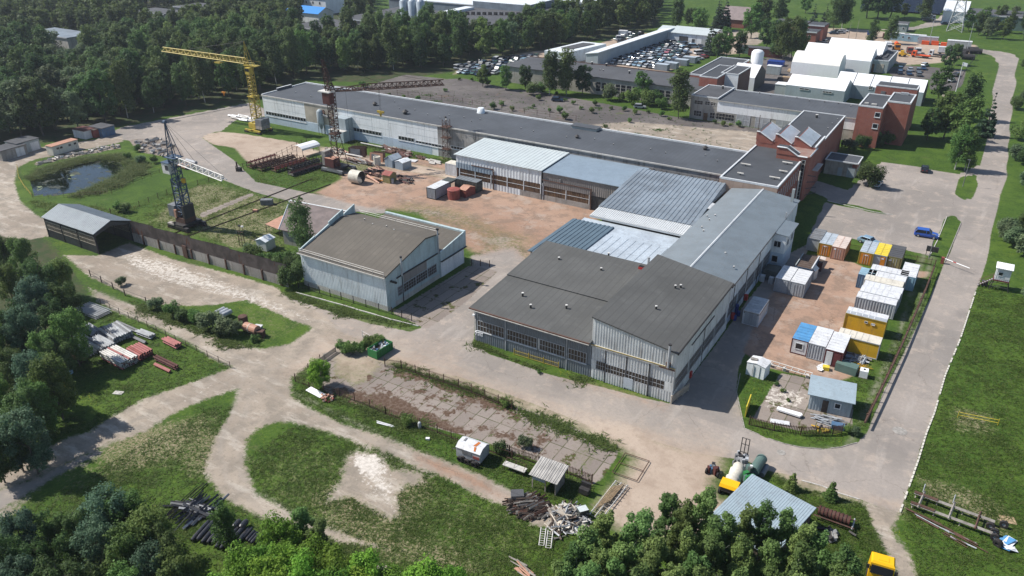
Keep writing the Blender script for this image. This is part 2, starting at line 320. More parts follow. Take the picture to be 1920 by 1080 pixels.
# ---------------------------------------------------------------- the ground: one sheet, worn surfaces traced as polygons
CL=['dry','shade','asph','old','pale','tan','red','slab','moss','white']
POLY=[]   # (object name, class, feather m, [pixels])
def reg(obj,cl,fe,pts,st=1.0):POLY.append((obj,cl,fe,pts,st))
# forest floor
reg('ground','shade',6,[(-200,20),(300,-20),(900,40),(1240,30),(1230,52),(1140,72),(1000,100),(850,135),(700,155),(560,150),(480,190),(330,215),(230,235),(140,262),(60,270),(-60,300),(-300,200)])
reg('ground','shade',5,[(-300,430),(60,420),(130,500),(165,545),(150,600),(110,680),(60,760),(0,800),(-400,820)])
# far grounds, top right
reg('road','pale',2,[(1240,52),(1290,50),(1420,60),(1440,72),(1420,84),(1370,84),(1330,80),(1300,60),(1250,58)])
reg('yard','tan',2,[(1250,62),(1400,66),(1400,100),(1330,104),(1300,112),(1240,140),(1100,128),(1030,112),(960,118),(850,140),(870,120),(1000,96),(1100,90),(1180,62)])
reg('yard','old',2,[(1400,118),(1450,105),(1480,98),(1500,120),(1520,150),(1470,180),(1420,178),(1400,150)])
reg('yard','tan',2,[(1520,52),(1600,54),(1650,58),(1690,66),(1740,80),(1830,84),(1835,96),(1800,108),(1760,118),(1700,122),(1650,116),(1620,92),(1540,82)])
reg('yard','asph',1.5,[(1570,54),(1700,58),(1760,48),(1800,42),(1840,28),(1900,28),(1850,22),(1770,24),(1760,34),(1716,50),(1640,56)])
reg('road','old',1,[(1660,130),(1690,122),(1770,128),(1812,132),(1806,158),(1790,170),(1742,168),(1745,148),(1680,150)])
reg('path','pale',1,[(1768,176),(1805,180),(1806,184),(1766,182)])
# far road and the long right road
reg('road','asph',.5,[(1829,91),(1875,96),(1903,102),(1911,113),(1905,136),(1903,165),(1896,215),(1891,270),(1887,332),(1875,365),(1868,400),(1860,432),(1850,490),(1840,520),(1829,545),(1800,635),(1772,702),(1752,772),(1737,810),(1727,837),(1711,892),(1701,920),(1687,962),(1665,958),(1615,937),(1570,925),(1540,912),(1502,902),(1477,890),(1440,882),(1422,875),(1395,862),(1300,850),(1180,812),(1122,806),(1040,772),(960,742),(860,706),(805,696),(725,662),(690,640),(640,628),(588,603),(530,580),(462,562),(400,560),(330,540),(300,520),(420,515),(535,555),(600,578),(690,606),(770,622),(800,610),(860,560),(905,500),(960,505),(892,560),(886,640),(917,664),(960,678),(1022,700),(1080,715),(1122,724),(1200,745),(1257,757),(1340,650),(1400,565),(1470,480),(1530,450),(1500,490),(1450,560),(1420,610),(1385,690),(1380,735),(1395,803),(1440,822),(1470,832),(1502,839),(1540,842),(1575,839),(1607,830),(1625,812),(1640,777),(1660,727),(1690,672),(1717,617),(1752,540),(1755,530),(1772,490),(1777,477),(1802,417),(1825,372),(1832,335),(1840,307),(1850,270),(1855,225),(1862,172),(1875,125),(1862,105),(1829,96)])
# parking
reg('yard','asph',.4,[(1590,357),(1652,304),(1715,312),(1797,327),(1840,307),(1825,372),(1802,417),(1775,477),(1742,480),(1690,466),(1600,448),(1521,433),(1542,390),(1552,372),(1500,350),(1520,335)])
reg('ground','grass',.3,[(1792,366),(1795,345),(1803,331),(1832,327),(1832,346),(1823,372),(1806,375)])
reg('ground','grass',.3,[(1775,406),(1790,404),(1802,417),(1790,450),(1772,491),(1752,500),(1742,482),(1752,450)])
reg('ground','grass',.3,[(1552,378),(1580,380),(1640,393),(1674,402),(1640,399),(1590,388),(1556,382)])
# container yard
reg('yard','red',.7,[(1440,560),(1500,480),(1540,478),(1600,492),(1640,510),(1660,500),(1700,508),(1680,560),(1640,640),(1612,700),(1560,720),(1515,706),(1440,690),(1393,660),(1410,620)])
reg('yard','red',1,[(1640,500),(1745,510),(1735,520),(1650,525)])
reg('pavement','slab',.35,[(1425,762),(1463,700),(1530,712),(1600,760),(1598,800),(1500,808),(1408,785)])
# old asphalt yard behind the long workshop
reg('yard','old',1.5,[(575,158),(620,160),(680,163),(760,140),(840,148),(870,147),(960,168),(1000,170),(1110,190),(1260,218),(1330,228),(1440,243),(1430,290),(1400,295)])
reg('yard','pale',3,[(1060,238),(1180,228),(1300,238),(1440,250),(1430,292),(1300,280),(1150,258)])
# upper left roads
reg('road','asph',.8,[(170,266),(230,238),(325,220),(470,192),(520,215),(440,226),(415,246),(400,248),(378,258),(395,270),(438,300),(480,341),(580,362),(640,372),(720,385),(720,400),(630,394),(542,377),(480,361),(420,338),(372,318),(332,292),(280,268),(230,262),(190,275)])
reg('path','pale',1.2,[(0,312),(22,295),(90,286),(60,300),(32,315),(27,345),(37,377),(70,405),(85,411),(92,443),(50,450),(-20,440),(-60,380),(-40,330)])
reg('path','pale',1,[(-40,300),(0,292),(100,272),(230,255),(230,266),(110,290),(60,300),(0,312)])
reg('pavement','slab',.5,[(62,306),(120,290),(222,270),(226,278),(120,298),(68,311)])
reg('pavement','tan',.4,[(378,258),(388,252),(410,247),(450,250),(560,268),(545,284),(500,287),(440,277),(400,271)])
reg('pavement','tan',1,[(440,277),(560,270),(600,285),(560,300),(490,315),(460,300)])
reg('pavement','slab',.6,[(240,262),(300,258),(340,280),(345,296),(300,292),(262,285)])
reg('ground','dry',2,[(380,345),(470,370),(530,380),(500,440),(440,470),(380,430),(300,410),(330,360)],.62)
reg('pavement','slab',.3,[(372,402),(470,362),(478,365),(380,408)])
# middle yard
reg('yard','red',2.0,[(590,362),(640,336),(640,318),(690,330),(700,300),(830,296),(862,315),(872,330),(1015,370),(1125,392),(1120,425),(1040,445),(1000,508),(905,508),(880,470),(780,400),(700,392),(650,380)])
reg('yard','asph',7,[(700,395),(760,372),(860,385),(960,430),(1010,440),(1000,508),(905,508),(880,440)],.5)
reg('road','asph',3,[(880,480),(960,470),(1000,500),(960,520),(890,545)],.7)
reg('pavement','slab',.5,[(735,586),(880,498),(935,508),(885,560),(800,618)])
reg('road','asph',.8,[(800,640),(870,570),(935,510),(965,515),(900,570),(888,600),(886,648),(875,634)])
# hard standing in front of the corrugated wall
reg('yard','pale',1.2,[(182,480),(240,455),(330,488),(440,516),(520,540),(540,560),(610,590),(640,625),(560,605),(462,562),(400,572),(312,574),(250,556),(170,520),(120,478)])
reg('ground','dry',1.5,[(120,480),(190,482),(240,500),(250,530),(210,540),(160,515)],.62)
# tracks
reg('path','pale',1.6,[(168,540),(212,560),(275,582),(337,612),(400,628),(437,645),(490,655),(545,645),(590,612),(640,625),(690,640),(700,655),(625,658),(570,690),(545,710),(546,745),(592,772),(655,800),(700,812),(780,844),(842,868),(905,893),(960,922),(1030,962),(1100,1000),(1000,985),(960,955),(917,937),(880,920),(830,893),(767,870),(717,843),(675,832),(615,810),(542,790),(520,790),(480,805),(462,826),(458,870),(480,925),(560,970),(640,1000),(720,1030),(620,1010),(500,975),(420,935),(383,885),(400,830),(440,760),(448,728),(375,752),(320,778),(270,810),(205,835),(160,875),(107,895),(62,927),(32,957),(0,975),(-80,1010),(-80,920),(0,888),(25,880),(75,847),(125,822),(170,808),(212,780),(275,746),(375,712),(437,688),(397,672),(357,642),(295,613),(225,588),(185,566)])
reg('path','red',2.5,[(780,852),(842,874),(905,900),(960,935),(930,935),(860,900),(790,872)])
reg('path','tan',5,[(540,700),(600,640),(700,655),(1122,806),(1180,815),(1060,790),(900,730),(800,700),(720,668),(625,660)])
reg('ground','pale',2.5,[(650,855),(672,845),(712,855),(735,878),(790,888),(795,905),(760,910),(742,930),(750,965),(730,972),(690,950),(655,930),(610,942),(640,900)])
reg('ground','dry',3,[(600,930),(760,900),(800,900),(760,980),(650,970)],.62)
reg('ground','dry',3,[(620,985),(700,1000),(830,1040),(900,1070),(800,1060),(680,1020)],.62)
reg('ground','dry',3,[(200,840),(280,800),(380,790),(330,850),(220,880)],.62)
reg('ground','dry',3,[(380,820),(450,800),(470,870),(420,900),(360,890)],.62)
# fenced slab ground
reg('pavement','slab',.6,[(605,662),(632,655),(700,668),(722,680),(900,735),(1010,776),(1170,838),(1130,900),(1108,912),(1080,890),(1000,862),(900,825),(770,790),(690,765),(622,745),(600,722),(600,690)])
reg('pavement','tan',2,[(620,660),(700,670),(722,684),(700,720),(660,730),(612,705)],.6)
reg('pavement','moss',1.2,[(600,700),(640,720),(722,684),(900,735),(1010,776),(1170,838),(1130,900),(1108,912),(1080,890),(1000,862),(900,825),(770,790),(690,765),(622,745)],.47)
reg('pavement','moss',1.5,[(722,684),(800,702),(900,738),(980,770),(930,765),(850,735),(760,705)],.8)
reg('pavement','moss',1.5,[(610,724),(680,738),(740,745),(800,775),(870,812),(770,792),(690,765),(622,745)],.75)
reg('pavement','red',3,[(1060,810),(1150,840),(1130,900),(1100,905),(1040,870)],.45)
# dusty turning ground, lower right
reg('yard','tan',3,[(1122,806),(1180,812),(1280,845),(1345,850),(1350,880),(1330,905),(1345,935),(1400,965),(1420,1000),(1300,1040),(1160,990),(1120,950),(1160,905),(1195,860),(1160,830)])
reg('yard','tan',2.5,[(1430,870),(1500,900),(1580,925),(1690,945),(1690,968),(1610,942),(1500,912)])
reg('path','pale',1.6,[(1612,938),(1690,960),(1680,975),(1672,1000),(1700,1030),(1720,1080),(1740,1130),(1690,1090),(1655,1020),(1635,985),(1628,960)])
reg('ground','dry',2,[(1720,895),(1800,915),(1860,940),(1900,965),(1880,1000),(1820,965),(1740,930)],.62)
reg('ground','dry',3,[(1790,760),(1850,780),(1850,810),(1790,800)],.62)
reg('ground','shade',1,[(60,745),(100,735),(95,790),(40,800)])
reg('ground','dry',2.5,[(620,285),(840,320),(830,345),(760,345),(700,330),(640,320)],.62)
reg('pavement','slab',.3,[(870,320),(905,325),(900,340),(866,336)])
reg('pavement','tan',2,[(600,275),(870,325),(860,338),(640,300),(600,290)])
reg('ground','grass',.8,[(640,258),(860,305),(856,312),(640,268)])
reg('water','water',.3,[(60,338),(78,328),(110,318),(150,306),(190,299),(222,300),(236,312),(238,324),(222,336),(190,348),(158,356),(115,366),(62,366)])

reg('ground','dry',4,[(460,870),(560,800),(960,930),(1090,1000),(960,1090),(640,1080),(470,960)],.42)
reg('ground','dry',3,[(70,900),(200,820),(440,740),(450,800),(380,900),(250,900),(100,960)],.4)
reg('ground','dry',2,[(440,560),(530,580),(585,605),(560,630),(490,650),(440,640)],.4)
reg('ground','dry',3,[(1700,880),(1780,760),(1900,760),(1930,1080),(1700,1080)],.3)
reg('ground','dry',3,[(250,420),(400,335),(600,385),(540,480),(300,440)],.45)
reg('yard','tan',5,[(640,640),(900,700),(1200,790),(1350,800),(1385,850),(1240,850),(1100,800),(850,700),(700,670)],.5)
reg('yard','red',4,[(1100,712),(1260,758),(1250,775),(1120,735),(1020,705)],.6)
reg('yard','tan',4,[(540,550),(760,610),(900,640),(860,700),(700,650),(560,600)],.4)
reg('path','asph',2.0,[(-60,935),(60,895),(160,850),(210,830),(190,855),(110,895),(20,950),(-60,1000)],.75)
reg('ground','white',2.0,[(650,855),(672,845),(712,855),(735,878),(740,900),(750,965),(730,960),(700,930),(670,900),(655,880)],.6)
reg('ground','white',1.2,[(672,858),(700,856),(712,872),(700,885),(680,876)],.95)
reg('yard','white',3,[(225,468),(330,490),(480,545),(640,620),(560,600),(400,552),(300,530),(230,500)],.62)
reg('path','white',2,[(20,900),(120,850),(280,780),(400,715),(440,700),(400,730),(250,800),(100,870)],.5)
reg('pavement','white',1,[(1440,720),(1520,735),(1500,770),(1425,765)],.55)
RUT=[[(180,552),(260,588),(360,634),(470,690),(540,740),(640,790),(760,845),(900,905),(990,955)],[(-40,950),(60,895),(180,835),(320,760),(440,705),(560,672),(680,640)],[(470,700),(450,770),(425,830),(440,900),(520,960),(640,1010)],[(560,672),(620,640),(760,660),(960,720),(1200,790),(1400,840)],[(200,500),(330,520),(460,545),(580,590),(700,630)],[(1740,480),(1690,650),(1600,850),(1440,850)]]
def sdist(px,py,poly):
    poly=np.array(poly);n=len(poly);ins=np.zeros(len(px),bool);d2=np.full(len(px),1e9)
    for i in range(n):
        x1,y1=poly[i];x2,y2=poly[(i+1) % n];dx,dy=x2-x1,y2-y1
        t=np.clip(((px-x1)*dx+(py-y1)*dy)/(dx*dx+dy*dy+1e-9),0,1);d2=np.minimum(d2,(px-x1-t*dx)**2+(py-y1-t*dy)**2)
        if y1 != y2:ins ^= ((y1>py) != (y2>py)) & (px<(x2-x1)*(py-y1)/(y2-y1)+x1)
    return np.where(ins,np.sqrt(d2),-np.sqrt(d2))
GP=[(o,c,f,np.array([P(*q)[:2] for q in pts])) for o,c,f,pts,st in POLY];ST=[q[4] for q in POLY]
def build_ground():
    head=math.pi/2-YAW
    fine=R_(46);a1=np.arange(-fine,fine+1e-6,R_(.24));a2=np.linspace(fine,2*math.pi-fine,40)[1:-1]
    ang=np.concatenate([a1,a2])+head;na=len(ang);nf=len(a1)
    rr=[22.0]
    while rr[-1]<700:rr.append(rr[-1]*1.0058+.0)
    while rr[-1]<5000:rr.append(rr[-1]*1.12)
    rr=np.array([.0001]+rr);nr=len(rr)
    A,Rr=np.meshgrid(ang,rr);x=(Rr*np.cos(A)).ravel();y=(Rr*np.sin(A)).ravel()
    W={c:np.zeros(len(x),np.float32) for c in CL+['water']}
    W['rut']=np.zeros(len(x),np.float32)
    for pl in RUT:
        q=np.array([P(*a)[:2] for a in pl])
        for off in (-.85,.85):
            d2=np.full(len(x),1e9)
            for (x1,y1),(x2,y2) in zip(q[:-1],q[1:]):
                dx,dy=x2-x1,y2-y1;L=math.hypot(dx,dy);ox,oy=-dy/L*off,dx/L*off;t=np.clip(((x-x1-ox)*dx+(y-y1-oy)*dy)/(L*L),0,1);d2=np.minimum(d2,(x-x1-ox-t*dx)**2+(y-y1-oy-t*dy)**2)
            W['rut']=np.maximum(W['rut'],np.exp(-d2/.16).astype(np.float32))
    i0=np.arange(nr-1)[:,None]*na+np.arange(na)[None,:];i1=np.arange(nr-1)[:,None]*na+(np.arange(na)+1)[None,:] % na
    F=np.stack([i0,i1,i1+na,i0+na],-1).reshape(-1,4)
    cx=x[F].mean(1);cy=y[F].mean(1);own=np.zeros(len(F),int);names=['ground']
    for (o,c,fe,poly),st in zip(GP,ST):
        if o not in names:names.append(o)
        lo=poly.min(0)-fe*2-2;hi=poly.max(0)+fe*2+2
        k=np.where((x>lo[0]) & (x<hi[0]) & (y>lo[1]) & (y<hi[1]))[0]
        if len(k)==0:continue
        sd=sdist(x[k],y[k],poly);a=np.clip(sd/(2*fe)+.5,0,1);a=(a*a*(3-2*a)).astype(np.float32)*st
        o_=CL.index(c) if c in CL else -1
        if not (st<1 and c=='dry'):
            for j,q in enumerate(CL):
                if j>o_:W[q][k]*=(1-a)
        if c in W:W[c][k]+=a*(1-W[c][k])
        k=np.where((cx>lo[0]) & (cx<hi[0]) & (cy>lo[1]) & (cy<hi[1]))[0]
        sd=sdist(cx[k],cy[k],poly);own[k[sd>0]]=names.index(o) if (st==1 or o != 'ground') else own[k[sd>0]]
    for gi,nm in enumerate(names):
        f=F[own==gi]
        if len(f)==0:continue
        used,inv=np.unique(f,return_inverse=True);inv=inv.reshape(-1,4);me=bpy.data.meshes.new(nm)
        me.vertices.add(len(used));co=np.zeros((len(used),3),np.float32);co[:,0]=x[used];co[:,1]=y[used];me.vertices.foreach_set('co',co.ravel())
        me.loops.add(len(inv)*4);me.loops.foreach_set('vertex_index',inv.ravel().astype(np.int32));me.polygons.add(len(inv));me.polygons.foreach_set('loop_start',np.arange(0,len(inv)*4,4,dtype=np.int32))
        if nm=='water':
            me.materials.append(M['water'])
        else:
            for c in CL+['rut']:at=me.attributes.new(c,'FLOAT','POINT');at.data.foreach_set('value',W[c][used])
            me.materials.append(M['terrain'])
        me.update(calc_edges=True);o=bpy.data.objects.new(nm,me);COL.objects.link(o);o['kind']='structure'
def terrain_mat():
    n=N('terrain');M['terrain']=n.m;n.b.inputs['Roughness'].default_value=.9;n.b.inputs['Specular IOR Level'].default_value=.15
    edge=n.noise(1.3,8,.78)
    def wt(name,k=1.3,lo=.40,hi=.60,e=edge):return n.ramp(n.math('ADD',n.attr(name),n.math('MULTIPLY',n.math('SUBTRACT',e,.5),n.math('MULTIPLY',n.math('MULTIPLY',n.attr(name),n.math('SUBTRACT',1.0,n.attr(name))),4*k))),lo,hi)
    big=n.noise(.045,5,.6);mid=n.noise(.3,5,.65);sm=n.noise(2.2,4,.65);vs=n.noise(9,3,.6)
    # grass: clumps of green, yellow tips, dry spots
    g=n.mix(n.ramp(big,.35,.65),(.045,.092,.011),(.082,.135,.018));g=n.mix(n.ramp(mid,.35,.68),g,(.030,.066,.009));g=n.mix(n.ramp(sm,.4,.75,0,.6),g,(.12,.18,.028))
    g=n.mix(n.ramp(n.noise(.12,6,.7),.60,.74,0,.6),g,(.17,.145,.075));g=n.mix(n.ramp(vs,.35,.7,0,.55),g,(.024,.048,.008))
    flow=n.math('MULTIPLY',n.ramp(n.noise(.2,2),.62,.70),n.ramp(n.noise(7,1),.66,.72));g=n.mix(flow,g,(.45,.34,.02))
    dry=n.mix(n.ramp(mid,.3,.7),(.20,.165,.10),(.12,.13,.05));dry=n.mix(n.ramp(sm,.45,.6,0,.7),dry,(.30,.25,.17));dry=n.mix(n.ramp(n.noise(3.2,5,.7),.48,.56),dry,(.055,.085,.02))
    k=n.mix(wt('dry',1.2,.35,.65),g,dry)
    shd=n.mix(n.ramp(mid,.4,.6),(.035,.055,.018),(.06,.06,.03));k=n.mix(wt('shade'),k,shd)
    def crk(scale,wd):
        v=n.n('TexVoronoi',feature='DISTANCE_TO_EDGE');v.inputs['Scale'].default_value=scale;v.inputs['Randomness'].default_value=.9
        mp=n.pos();nz=n.n('TexNoise');nz.inputs['Scale'].default_value=1.3;n.l(mp,0,nz,0);ad=n.n('VectorMath',operation='ADD');n.l(mp,0,ad,0);n.l(nz,1,ad,1);n.l(ad,0,v,0);return n.ramp(v.outputs[0],wd,0)
    cr=n.math('MULTIPLY',crk(.11,.010),n.ramp(n.noise(.08,3),.42,.55))
    # dusty asphalt with repairs, dust fans, cracks
    a=n.mix(n.ramp(big,.38,.62),(.235,.210,.187),(.31,.272,.24));a=n.mix(n.ramp(n.noise(.35,5,.7),.5,.68,0,.6),a,(.42,.35,.29));a=n.mix(n.ramp(n.noise(.1,5,.6),.56,.66,0,.5),a,(.195,.175,.16))
    pt=n.n('TexVoronoi',feature='F1',distance='CHEBYCHEV');pt.inputs['Scale'].default_value=.09;n.l(n.pos(),0,pt,0);pr=n.n('SeparateColor');n.l(pt,1,pr,0)
    a=n.mix(n.ramp(pr.outputs[0],.74,.76,0,.28),a,(.20,.185,.17));a=n.mix(n.math('MULTIPLY',cr,.42),a,(.15,.125,.105));a=n.mix(n.ramp(sm,.35,.7,0,.25),a,(.18,.16,.145))
    a=n.mix(n.ramp(n.noise(.5,4,.6,(1,.15,1)),.55,.72,0,.3),a,(.42,.38,.34))
    k=n.mix(wt('asph',.8),k,a)
    o=n.mix(n.ramp(big,.38,.62),(.095,.085,.082),(.145,.13,.122));o=n.mix(n.ramp(mid,.5,.66,0,.7),o,(.08,.072,.066));o=n.mix(n.math('MULTIPLY',crk(.16,.014),.8),o,(.06,.065,.04));o=n.mix(n.ramp(n.noise(.1,6,.72),.60,.68,0,.7),o,(.085,.11,.035))
    o=n.mix(n.ramp(n.noise(.11,5,.7),.58,.66,0,.55),o,(.15,.105,.08));k=n.mix(wt('old'),k,o)
    p=n.mix(n.ramp(big,.35,.65),(.26,.215,.17),(.36,.305,.245));p=n.mix(n.ramp(mid,.42,.62,0,.8),p,(.215,.185,.15));p=n.mix(n.ramp(n.noise(.5,5,.7,(.3,1,1)),.5,.65,0,.5),p,(.50,.45,.385));p=n.mix(n.ramp(sm,.5,.7,0,.5),p,(.17,.145,.115));p=n.mix(n.ramp(n.noise(3,5,.75),.61,.67,0,.7),p,(.10,.12,.045))
    k=n.mix(wt('pale',1.6,.3,.7),k,p)
    t=n.mix(n.ramp(big,.35,.65),(.34,.265,.205),(.42,.34,.27));t=n.mix(n.ramp(mid,.45,.65,0,.6),t,(.27,.205,.155));t=n.mix(n.ramp(sm,.5,.75,0,.35),t,(.2,.155,.12));k=n.mix(wt('tan',.9,.15,.85),k,t)
    r=n.mix(n.ramp(big,.35,.65),(.285,.18,.125),(.36,.245,.18));r=n.mix(n.ramp(mid,.45,.62,0,.7),r,(.20,.145,.11));r=n.mix(n.ramp(n.noise(.16,5,.7),.52,.62,0,.65),r,(.36,.29,.24));r=n.mix(n.ramp(sm,.5,.75,0,.5),r,(.17,.115,.085));r=n.mix(n.math('MULTIPLY',cr,.5),r,(.1,.07,.05))
    k=n.mix(wt('red',.9,.2,.8),k,r)
    # concrete slabs with joints grown through
    br=n.n('TexBrick');n.l(n.pos((1,1,1),(0,0,0)),0,br,0);br.offset=0.0;br.inputs['Scale'].default_value=1;br.inputs['Brick Width'].default_value=1.9;br.inputs['Row Height'].default_value=6;br.inputs['Mortar Size'].default_value=.07
    for i,v in ((1,(.27,.23,.20)),(2,(.19,.16,.14)),(3,(.085,.085,.045))):br.inputs[i].default_value=(*v,1)
    s=n.mix(n.ramp(mid,.42,.62,0,.75),br.outputs[0],(.24,.20,.17));s=n.mix(n.ramp(sm,.5,.7,0,.4),s,(.16,.13,.11))
    s=n.mix(n.ramp(n.noise(.3,6,.7),.56,.60),s,n.mix(n.ramp(sm,.4,.6),(.075,.05,.03),(.07,.09,.025)));k=n.mix(wt('slab',.8),k,s)
    mo=n.mix(n.ramp(sm,.4,.65),(.085,.052,.034),(.14,.10,.075));k=n.mix(wt('moss',2.0,.52,.64,n.noise(.45,7,.7)),k,mo)
    wh=n.mix(n.ramp(sm,.35,.7),(.60,.55,.49),(.42,.38,.33));k=n.mix(wt('white',2.2,.45,.7),k,wh)
    k=n.mix(n.math('MULTIPLY',n.attr('rut'),n.ramp(n.noise(.4,5,.7),.35,.6,0,.5)),k,(.30,.265,.225))
    n.color(k);n.bump(n.math('ADD',n.math('MULTIPLY',sm,.6),n.math('MULTIPLY',vs,.4)),.5,.12)
    q=N('water');M['water']=q.m;al=q.ramp(q.noise(.35,6,.7),.54,.62);al2=q.ramp(q.noise(.12,6,.7,(1,1,1)),.60,.63)
    c=q.mix(al,(.005,.008,.005),(.025,.03,.012));c=q.mix(al2,c,(.14,.17,.07));q.color(c)
    q.t.links.new(q.math('ADD',.03,q.math('MULTIPLY',q.math('MAXIMUM',al,al2),.7)),q.b.inputs['Roughness']);q.b.inputs['Specular IOR Level'].default_value=.5;q.bump(q.noise(1.4,3),.08,.05)
terrain_mat();build_ground()
# ---------------------------------------------------------------- wall-plane survey helpers
def ray(px,py):return _r2*(px-960)+_d2*(py-540)+_f*FPX
def Yp(px,py,y):d=ray(px,py);t=y/d[1];return (float(d[0]*t),y,float(CAMH+d[2]*t))
def Xp(px,py,x):d=ray(px,py);t=x/d[0];return (x,float(d[1]*t),float(CAMH+d[2]*t))
def winS(par,y,tl,br,**k):
    a=Yp(*tl,y);b=Yp(*br,y);return win(par,'S',a[0],y,b[2],max(.3,b[0]-a[0]),max(.3,a[2]-b[2]),**k)
def winE(par,x,tl,br,**k):
    a=Xp(*tl,x);b=Xp(*br,x);y0=min(a[1],b[1]);return win(par,'E',x,y0,b[2],max(.3,abs(b[1]-a[1])),max(.3,a[2]-b[2]),**k)
def parapet(t,pts,z,w_,h,m,name='parapet'):
    """rim of a flat roof: pts ccw xy"""
    mb=MB();n=len(pts)
    for i in range(n):
        a=Vector(pts[i]);b=Vector(pts[(i+1) % n]);d=(b-a).normalized();mb.obox(((a.x+b.x)/2-d.y*(w_/2-.04),(a.y+b.y)/2+d.x*(w_/2-.04)),(b-a).length+(.07 if i % 2 else -2*w_+.07),w_,z-.12,z+h,math.atan2(d.y,d.x),m)
    return part(t,name,mb)
def flatblock(t,x0,x1,y0,y1,h,wall,roof,trim='trim_white',ph=.25,pw=.3,name='wall'):
    part(t,name,B('box',x0,x1,y0,y1,0,h,wall));part(t,'roof',B('box',x0+.02,x1-.02,y0+.02,y1-.02,h+.004,h+.06,roof))
    parapet(t,[(x0,y0),(x1,y0),(x1,y1),(x0,y1)],h,pw,ph,trim)
def vents(t,lst,z,h=.55,m='steel_dark',r=.13,name='roof_vent',cap='steel_white'):
    for px,py in lst:
        zz=z(px,py) if callable(z) else z;p=P(px,py,zz);mb=MB();mb.tube((p[0],p[1],zz-.05),(p[0],p[1],zz+h),r,m,8);mb.tube((p[0],p[1],zz+h),(p[0],p[1],zz+h+.1),r*1.2,cap,8);part(t,name,mb)
def prof_tent(t,x0,x1,y0,y1,prof,m,side,gable,name='cover'):
    """hall swept along x; prof list of (fraction across y, z) from front foot to back foot"""
    ys=[(y0+(y1-y0)*f,z) for f,z in prof];mb=MB()
    for i in range(len(ys)-1):
        (a,za),(b,zb)=ys[i],ys[i+1];mb.face([(x0,a,za),(x1,a,za),(x1,b,zb),(x0,b,zb)],side if (i==0 or i==len(ys)-2) and len(ys)>3 else m)
    part(t,name,mb,smooth=False);g=MB();g.face([(x1,a,z) for a,z in ys],gable);part(t,'gable',g);g=MB();g.face([(x0,a,z) for a,z in reversed(ys)],gable);part(t,'gable',g)

# ---- long workshop
t=thing('workshop','very long white workshop with flat grey felt roof behind the cranes','building',(-185,162,0));LW=t
X0,X1,Y0,Y1,HH=-185.2,-44.9,162.0,180.0,8.2
xw=Yp(820,240,Y0)[0];xc1=Yp(572,210,Y0)[0];xc2=Yp(626,215,Y0)[0]
part(t,'wall',B('box',X0,xw,Y0,Y1,0,HH,'wall_white'));part(t,'concrete_wall',B('box',xw,X1,Y0,Y1,0,HH,'concrete_stain'),'stained bare concrete wall')
M['cream_stain']=paint('cream_stain',(.50,.45,.37),.8,.25,.4).m;S(t,'stained_panel','S',xc1,Y0,2.8,xc2-xc1,5.3,.03,'cream_stain')
S(t,'plinth','S',X0,Y0,0,Yp(810,290,Y0)[0]-X0,2.55,.045,'wall_paleblue')
mb=MB()
for i in range(24):
    a=X0+i*6.0
    if a<xw-3:mb.box(a,a+.05,Y0-.012,Y0,2.6,HH-.2,'render_grey')
for i,z in enumerate((4.6,6.4)):
    for q in range(0,22):
        if (q*7+i*3) % 4:mb.box(X0+q*6,X0+q*6+6,Y0-.011,Y0,z+.02*((q*3) % 5),z+.05+.02*((q*3) % 5),'render_grey')
part(t,'panel_joints',mb)
mb=MB();mb.sheet([(X0,Y0,HH+.05),(X1,Y0,HH+.05),(X1,Y1,HH+.05),(X0,Y1,HH+.05)],.3,'felt_blue','trim_white');part(t,'roof',mb)
mb=MB();mb.box(X0-.1,X1,Y1-.1,Y1+.35,HH-.1,HH+.42,'trim_white');mb.box(X0-.15,X0+.25,Y0,Y1,HH-.1,HH+.3,'trim_white');mb.box(X0-.15,X1,Y0-.2,Y0+.04,HH-.22,HH+.09,'concrete_light');mb.box(X0-.2,X0+.35,Y0+6,Y0+12,HH-.1,HH+.85,'felt_blue','trim_white');part(t,'parapet',mb)
for tl,br,nx in (((498,207.5),(575,231),14),((657,237),(716,256.5),10),((746.5,253.5),(777.5,268),5),((779,262.5),(834,279),9),((845,272),(880,285),6)):
    a=Yp(*tl,Y0);b=Yp(*br,Y0);z1=a[2];z0=Yp(br[0],br[1],Y0)[2];win(t,'S',a[0],Y0-.012,z0,b[0]-a[0],max(.9,z1-z0),nx=nx,ny=1,bw=.16,sill='trim_white')
mb=MB();mb.box(-112,-45,Y0-.6,Y0-.5,7.0,7.08,'steel_grey')
for x in range(-112,-45,3):mb.box(x,x+.06,Y0-.6,Y0,6.98,7.06,'steel_grey');mb.box(x,x+.05,Y0-.06,Y0,6.2,7.0,'trim_rust')
part(t,'pipe_rail',mb)
vents(t,[(555,174),(583,182),(610,181),(740,192),(749,204),(778,207),(802,216),(825,222),(842,217),(870,221),(884,228),(900,225),(977,242),(1000,247),(1062,258),(1115,262),(1150,272),(1220,281),(1248,288),(1322,292),(1345,303)],HH+.05,.3,r=.07)
for px,py,s in ((703,198,1.1),(760,214,1.3),(1082,259,.9),(1322,281,1.),(835,221,.5)):
    p=P(px,py,HH);mb=MB();mb.lathe((p[0],p[1],HH),[(.45*s,0),(.45*s,.5*s),(.75*s,.55*s),(.15*s,1.0*s)],'steel_dark',10);part(t,'roof_ventilator',mb)
